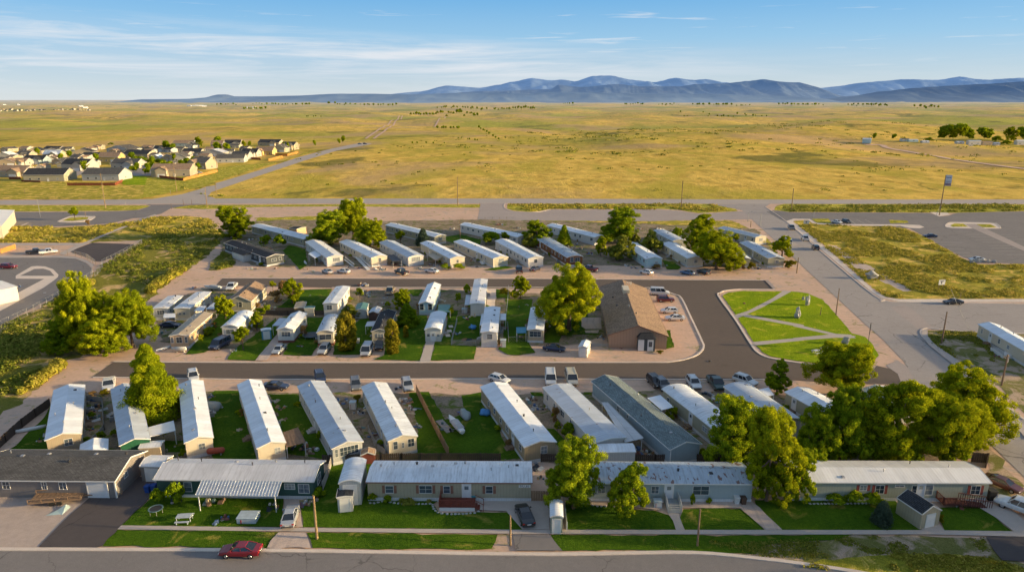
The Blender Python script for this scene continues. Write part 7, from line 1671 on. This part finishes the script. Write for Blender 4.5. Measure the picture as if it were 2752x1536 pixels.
board_fence([G(p, 'C') for p in [(235,700),(1000,705),(1560,700)]], 'dark back fence behind the rusty roofed house', 1.3, 'fencedark')
board_fence([G(p, 'C') for p in [(165,966),(280,968)]], 'brown wooden gate between the beige house and the narrow green shed', 1.6)
board_fence([G(p, 'C') for p in [(388,985),(408,1157)]], 'low white fence right of the narrow green shed', 1.1, 'white')
board_fence([G(p, 'B') for p in [(525,730),(505,800),(470,892)]], 'weathered side fence right of the dark green house', 1.4, 'concblock')
chain_fence([G(p, 'F') for p in [(1115,700),(1050,950),(1325,955)]], 'wire yard fence left of the tall all white home', 1.2)
chain_fence([G(p, 'F') for p in [(1692,330),(1680,480),(1665,620)]], 'yard fence running down from the northern street', 1.4)
chain_fence([G(p, 'F') for p in [(1680,740),(1690,915),(1900,910)]], 'yard fence around the blue canopy', 1.3)
chain_fence([G(p, 'K') for p in [(600,325),(1000,322)]], 'low yellow barrier rail beside the service road', .8, mat='pole', name='barrier_rail', postmat='polegold')
board_fence([G(p, 'E') for p in [(1400,610),(1640,615),(2060,610)]], 'dark fence behind the home with red skirting', 1.3, 'fencedark')
board_fence([G(p, 'E') for p in [(1500,565),(1700,562)]], 'low tan fence beside the tan flat roofed shed', .9, 'fencewood')
board_fence([G(p, 'A') for p in [(562,640),(700,490),(688,300),(575,290)]], 'low grey fence around the cluttered yard behind the tan home', 1.0, 'concblock')
board_fence([G(p, 'B') for p in [(775,500),(830,620),(890,660)]], 'leaning grey fence between two angled homes', 1.1, 'concblock')
board_fence([G(p, 'D') for p in [(1395,700),(1500,705),(1490,740)]], 'short dark fence at the end of the sage house', 1.5, 'fencedark')
board_fence([G(p, 'I') for p in [(10,610),(160,560)]], 'short wooden fence at the left edge above the west drive', 1.6, 'fencegold')
board_fence([G(p, 'G') for p in [(200,955),(420,960)]], 'low pale rail fence left of the hall', .7, 'concblock')
# ================================================================ yard things
bin_('A', 995, 905, 'blue wheelie bin, left of two beside the asphalt drive'); bin_('A', 1037, 900, 'blue wheelie bin, right of two beside the asphalt drive'); bin_('C', 1590, 985, 'black brown wheelie bin at the right end of the rusty roofed house', 'brown')
bin_('C', 1545, 980, 'grey white upturned cart beside the brown wheelie bin', 'white'); bin_('D', 1518, 955, 'dark covered bin at the right corner of the sage house', 'black', s=1.4); bin_('E', 2420, 925, 'white barrel bin on the lawn beside the golden tree', 'white'); bin_('B', 1480, 960, 'teal barrel beside the red deck steps', 'teal', s=.8)
table_set('A', 1240, 1095, 'grey patio table with benches on the lawn before the dark green house', (.45,.50,.53), 5)
trampoline('A', 1050, 1045, 'small wire mesh trampoline on the front lawn', .8); trampoline('E', 1900, 860, 'round trampoline on the middle block lawn', 1.8)
def tub(tile, x, y, w, d, h, label, colr, rz=0, cat='hot tub', name='hot_tub'):
    root = empty(name, loc(tile, x, y), R(rz), label, cat); m = MB(); m.rbox(-w/2, w/2, -d/2, d/2, 0, h, .06); m.build('body', P_('tub%d%d' % (int(colr[0]*99), int(colr[2]*99)), colr), root)
    m = MB(); m.rbox(-w/2-.06, w/2+.06, -d/2-.06, d/2+.06, h, h+.12, .05); m.build('lid', P_('tublid', (.42,.50,.55)), root)
    m = MB(); m.box(-w/2*.6, -w/2*.5, -d/2-.03, -d/2, .1, h*.8); m.build('strap', M['tail'], root)
tub('A', 1670, 1092, 2.3, 1.6, .75, 'pale blue lidded hot tub on the front lawn', (.45,.52,.56)); tub('C', 1015, 1000, 1.0, .8, .9, 'white utility box beside the porch steps', (.58,.60,.60), cat='utility box', name='utility_box'); tub('F', 1630, 965, 1.1, 1.0, 1.6, 'small white hut beside the tall all white home', (.6,.6,.58), cat='hut', name='hut')
tub('B', 672, 345, 1.0, .9, 1.3, 'white appliance standing in the yard between two angled homes', (.6,.6,.6), cat='appliance', name='appliance'); tub('F', 1200, 580, 1.3, 1.2, 1.0, 'white covered appliance below the rust patched home', (.62,.6,.56), cat='appliance', name='appliance')
propane('A', 1452, 655, 'red rusty tank with white frame behind the cream home', 10, (.42,.09,.05)); propane('E', 440, 1020, 'grey white tank at the foot of the long tan home', 0, (.55,.54,.50))
def canoe(tile, x, y, rz, label):
    m = MB(); rings = []
    for t, w in ((-.5,.03),(-.35,.3),(0,.42),(.35,.3),(.5,.03)): rings.append([(-w, t*4.4, .1), (-w*.6, t*4.4, .45), (0, t*4.4, .55), (w*.6, t*4.4, .45), (w, t*4.4, .1)])
    m.loft(rings); thing1('canoe', m, 'white', loc(tile, x, y), rz, label, 'canoe', smooth_=True)
canoe('E', 275, 985, -30, 'upturned pale canoe beside the long tan home'); canoe('J', 1085, 820, 25, 'blue grey canoe leaning by the second north home'); canoe('A', 200, 490, -60, 'white canoe on the shaded grass by the dirt lane')
PL = [('A',590,300,1.4,12),('A',640,350,1.6,14),('A',620,420,1.4,10),('A',600,480,1.2,9),('A',270,560,.8,6),('A',1150,620,1,5),('A',1410,265,1,8),('A',1440,350,1.3,6),('A',1605,490,.6,5),
 ('B',150,300,1.1,8),('B',175,350,1.1,8),('B',200,425,.8,6),('B',250,545,1.4,9),('B',330,600,1.6,10),('B',380,640,1.4,8),('B',600,300,1.3,9),('B',700,380,1.1,8),('B',725,480,.7,5),('B',800,530,1.2,8),('B',1020,300,1.5,14),('B',1060,360,1.5,12),('B',1100,470,1.1,8),('B',980,215,1.0,6),('B',770,350,.9,6),('B',1400,380,1.0,6),('B',1575,385,.6,4),('B',1270,470,1.3,8),
 ('B',380,975,1.2,10),('B',130,1010,1.0,8),('A',1430,985,1.6,9),('A',1490,1095,1.2,9),('A',1180,985,1.0,6),
 ('C',175,290,1.4,12),('C',210,340,1.2,9),('C',280,350,.8,6),('C',400,470,1.0,7),('C',900,640,1.5,10),('C',960,660,1.2,8),('C',1230,440,1.3,10),('C',1280,500,1.2,8),('C',1360,250,1.2,9),('C',1430,290,1.6,12),('C',640,280,1.0,6),('C',200,740,1.2,8),('C',230,800,.9,6),
 ('D',1320,1000,.8,6),('D',1000,690,1.3,6),
 ('E',780,420,1.4,9),('E',600,310,1.2,8),('E',560,600,1.2,8),('E',250,810,1.3,9),('E',1330,500,1.3,9),('E',1440,540,1.4,9),('E',1020,1010,1.0,6),('E',1780,960,.9,5),('E',1870,400,.8,4),('E',1780,860,.8,5),
 ('F',50,280,1.8,12),('F',100,360,1.8,14),('F',130,400,1.3,10),('F',290,480,1.3,8),('F',320,420,1.1,8),('F',1010,820,.8,6),('F',1100,820,1.2,9),('F',1220,880,1.0,7),('F',1290,620,1.3,9),('F',1230,650,1.3,9),('F',1350,570,1.2,8),('F',1820,850,1.2,8),('F',1640,760,1.0,7),('F',1610,620,1.0,7),('F',1890,500,.8,5),('F',1800,520,.7,4),('F',2310,740,1.0,5),('F',950,460,1.1,7),('F',1420,935,.6,4),
 ('G',330,865,1.2,8),('G',180,580,1.0,6),('G',520,970,.9,6),
 ('J',450,560,1.5,10),('J',560,550,1.4,9),('J',680,660,1.3,8),('J',700,590,1.2,8),('J',470,880,1.0,7),('J',540,880,.9,6),('J',760,880,.9,6),('J',1580,860,1.2,8),('J',1700,880,1.4,9),('J',1900,885,1.5,12),('J',1960,890,1.1,8),('J',2070,830,1.3,8),('J',2140,840,1.2,8),('J',2360,870,1.2,8),('J',2500,840,1.4,9),('J',2350,610,1.3,8),('J',1090,890,.8,5),('J',1170,910,.6,3),
 ('K',130,850,1.4,10),('K',440,700,1.3,8),('K',560,790,1.6,12),('K',620,800,1.4,10),('K',600,860,1.2,8),('K',200,640,1.3,9),('K',1280,680,1.4,9),('K',1340,720,1.3,9),('K',1180,640,1.0,7),('K',1640,650,1.5,10),('K',1760,660,1.5,10),('K',1850,720,1.6,12),('K',1700,610,1.2,8),('K',1060,430,1.6,9),('K',840,390,1.8,9),('K',310,440,1.4,8),('K',1000,780,1.2,8),('K',1060,850,1.0,7),
 ('L',500,440,1.6,10),('L',720,440,1.8,12),('L',860,465,1.3,8),('L',430,870,1.3,8),('L',360,850,1.4,8),('L',1700,700,1.3,8),('L',1830,880,1.2,8),('L',1790,850,1.2,8),('L',2100,860,1.0,6),('L',790,850,.9,5),('L',1300,420,1.2,8),
 ('I',210,945,1.2,7),('I',150,760,.9,6),('N',470,690,2.0,8),('N',1400,690,2.0,10),('N',980,600,2,8),('O',580,450,2.0,10),('P',1600,305,2.5,8),('P',955,272,2.5,6),('H',2480,1110,1.2,8),('H',2300,1080,1.0,6)]
NEAR = {}
def region(tile, x, y):
    """nearest home or house, to word where a pile lies"""
    g = G((x, y), tile); best = None
    for o in list(COL.objects):
        if o.parent is None and o.get('category') in ('mobile home', 'house', 'hall', 'workshop', 'building'):
            L_ = 8
            c = Vector((o.location.x - math.sin(o.rotation_euler.z)*L_, o.location.y + math.cos(o.rotation_euler.z)*L_, 0)); d = (c-g).length
            if best is None or d < best[0]: best = (d, o, c)
    return best, g
cols = [((.45,.45,.44),(.25,.10,.07),(.10,.16,.30),(.35,.28,.2)), ((.6,.6,.58),(.3,.3,.32),(.05,.06,.08),(.38,.2,.1)), ((.2,.13,.09),(.5,.42,.3),(.12,.2,.2),(.6,.6,.6))]
adj = ['mixed yard junk', 'grey boxes and drums', 'stacked planks and bins', 'heap of tarps and boxes', 'scattered crates', 'cluttered pile of household goods', 'pile of boards and buckets', 'assorted yard clutter']
cnt = {}; USED = set()
for i, (tl, x, y, s, n) in enumerate(PL):
    (d, o, c), g = region(tl, x, y); lab = o['label'].split(' ')
    short = ' '.join(lab[:7]); k = cnt.get(short, 0); cnt[short] = k+1
    dx, dy = g.x-c.x, g.y-c.y
    sd_ = ('right of' if dx > 0 else 'left of') if abs(dx) > abs(dy)*.8 else ('behind' if dy > 0 else 'in front of')
    short = short.rstrip(',')
    for bad in (' with', ' and', ' in', ' on', ' the', ' a', ' of', ' its', ' beside', ' next', ' at', ' to', ' cut', ' by', ' half', ' inside'):
        if short.endswith(bad): short = short[:-len(bad)]
    lb = '%s %s the %s' % (adj[(i+k) % 8], sd_, short); q = 0
    while lb in USED: q += 1; lb = '%s %s the %s' % (adj[(i+k+q) % 8], sd_, short)
    USED.add(lb); crate_pile(tl, x, y, lb, s*.75, cols[i % 3], n, i+2)
# details around houses
m = MB(); m.blob((0,0,.5), (.8,.7,.6), 3, .3, 2); thing1('tarp_bundle', m, P_('bluetarp', (.10,.30,.62)), loc('F', 1293, 765), 0, 'blue tarp bundle on the fenced lawn', 'tarp', smooth_=True)
m = MB(); m.blob((0,0,.5), (1.0,.8,.55), 6, .3, 2); thing1('tarp_bundle', m, P_('bluetarp', (.10,.30,.62)), loc('B', 1560, 385), 0, 'blue tarp bundle beside the olive tan home', 'tarp', smooth_=True)
m = MB(); m.blob((0,0,.6), (1.6,1.3,.9), 9, .25, 2); thing1('tarp_bundle', m, P_('greytarp', (.30,.33,.33)), loc('A', 1425, 350), 0, 'pale covered mound right of the cream home', 'tarp', smooth_=True)
m = MB(); m.blob((0,0,.45), (.9,1.9,.6), 12, .25, 2); thing1('tarp_bundle', m, P_('greytarp2', (.33,.37,.36)), loc('B', 1425, 400), 20, 'grey tarp covered heap beside the boat on the big lawn', 'tarp', smooth_=True)
m = MB(); m.box(-.6,.6,-2.3,2.3,.05,.18)
for j in range(8): m.bar((-.6, -2.2+j*.6, .22), (.6, -2.1+j*.6, .22), .14, .08)
thing1('lumber_stack', m, 'concblock', loc('B', 1285, 465), 28, 'grey lumber stack lying left of the boat', 'lumber')
for j, (tl, x, y) in enumerate([('F',1030,790),('F',1012,840),('F',1045,740)]):
    m = MB(); m.box(-.5,.5,-.8,.8,0,.09); thing1('paving_slab', m, 'conc', loc(tl, x, y, .06), 12, ['middle','nearest','farthest'][j]+' pale stepping slab right of the short white home', 'slab')
m = MB()
for j in range(5):
    for q in range(3): m.box(-1.1+j*.45, -.72+j*.45, -.8+q*.55, -.32+q*.55, 0, .05)
thing1('paving_slab', m, 'conc', loc('E', 1885, 405, .06), 8, 'patch of pale paving stones on the upper middle lawn', 'slab')
strip_pts = [G(p, 'K') for p in [(1290,0),(1300,1)]]
rock_border([G(p, 'B') for p in [(1205,985),(1215,1025),(1250,1048),(1320,1055),(1420,1052),(1500,1045),(1530,1025)]], 'curved stone border around the red deck')
rock_border([G(p, 'B') for p in [(775,975),(800,985),(880,965),(960,982),(1050,988),(1200,985)]], 'stone border along the beige house')
rock_border([G(p, 'D') for p in [(260,975),(300,985),(500,985),(800,980)]], 'stone border along the bushes of the sage house')
rock_border([G(p, 'C') for p in [(565,990),(600,1000),(760,1003)]], 'stone border under the roadside trees')
def ramp_board(tile, a, b, w, label):
    A_, B_ = G(a, tile), G(b, tile); m = MB(); m.bar(A_+Vector((0,0,.1)), B_+Vector((0,0,.75)), w, .1); m.bar(A_+Vector((w/2,0,.9)), B_+Vector((w/2,0,1.5)), .06, .5)
    o = m.build('ramp', M['white']); tag(o, label, 'ramp')
ramp_board('J', (1790,895), (1650,770), 1.1, 'long white ramp running down from the cream north home'); ramp_board('J', (1620,860), (1520,800), .5, 'grey plank walkway right of the white ramp car')
ramp_board('K', (660,835), (560,740), 1.0, 'white ramp beside the long cream home with steps')
# rubble drain covers, stains
for j, (tl, x, y) in enumerate([('G',1520,1127),('C',1365,28),('I',455,1012)]):
    m = MB(); m.cyl((0,0,0), (0,0,.03), .35, .35, 12); thing1('drain_cover', m, 'metal', loc(tl, x, y, .12), 0, ['small pale cover in the dark road below the hall','small cover on the far side of the dark road','white ball shaped cover on the west drive'][j], 'drain cover')
rb = random.Random(11)
# young trees and taller shrubs scattered through the yards
for i, (tl, x, y, h, w, k, lb) in enumerate([('B',630,640,90,70,'small1','small tree between two angled homes left of the board fence'),('B',455,560,80,70,'small1','small dark tree beside the wide windowed angled home'),('A',690,560,70,70,'small1','small tree behind the low pale roofed shed'),
 ('A',1100,560,90,50,'small0','slim tree below the lilac grey carport'),('C',345,500,80,60,'small1','small tree in the side yard of the white home with canopy'),('E',1395,600,110,110,'small1','small tree behind the curved white roof home'),('E',2440,420,120,110,'small1','small tree beside the railed white trailer home'),
 ('F',620,660,120,110,'small1','small tree right of the spreading evergreen'),('F',1050,620,100,90,'small0','small tree right of the short white home'),('F',1120,470,110,100,'small1','small tree left of the rust patched home'),('K',690,620,150,130,'small1','dark small tree between the north and back rows'),
 ('K',900,600,130,120,'small0','small tree behind the streaked roof home'),('K',1120,600,140,120,'deep1','bushy tree left of the brown sided home'),('L',430,600,140,150,'olive0','olive tree behind the pale blue home'),('L',900,560,150,140,'small1','small dark tree behind the cream home of the north row'),('L',1560,600,110,120,'small0','small tree before the ribbed roof home'),
 ('J',620,640,120,110,'small1','small tree between the charcoal home and the back row'),('J',1900,640,110,110,'small1','small tree between the cream and the wide windowed north homes'),('G',20,800,150,120,'small1','small tree below the largest middle block tree')]):
    tree(tl, x, y, y-h, w, k, lb)
for key, (o, L_, W_, rz) in list(HOMES.items()):
    if key[0] not in 'RMT' or key == 'M11': continue
    short = ' '.join(o['label'].split(' ')[:9])
    def wp(u, x): c, s_ = math.cos(rz), math.sin(rz); return Vector((o.location.x + x*c - u*s_, o.location.y + x*s_ + u*c, 0))
    side = rb.choice([-1, 1]); ac_unit(wp(L_*rb.uniform(.2, .8), side*(W_/2+.6)), 'air conditioner box beside the '+short.rstrip(','), math.degrees(rz))
    for q in range(rb.choice([2, 3, 4])):
        p = wp(L_*rb.uniform(.02, .95), rb.choice([-1, 1])*(W_/2+rb.uniform(.4, .9)))
        plant(p, rb.uniform(.6, 1.5), rb.uniform(.8, 1.7), rb.choice(['bush0','bush0','bush1','bush2']), 'small wild bush at the foot of a mobile home', name='bush', cat='bush', group='small bushes against the mobile homes', trunk=False)
for k_, o in list(CP.items()):
    if k_ not in FIRST: bpy.data.objects.remove(o)
print('OBJECTS', len(sc.objects))
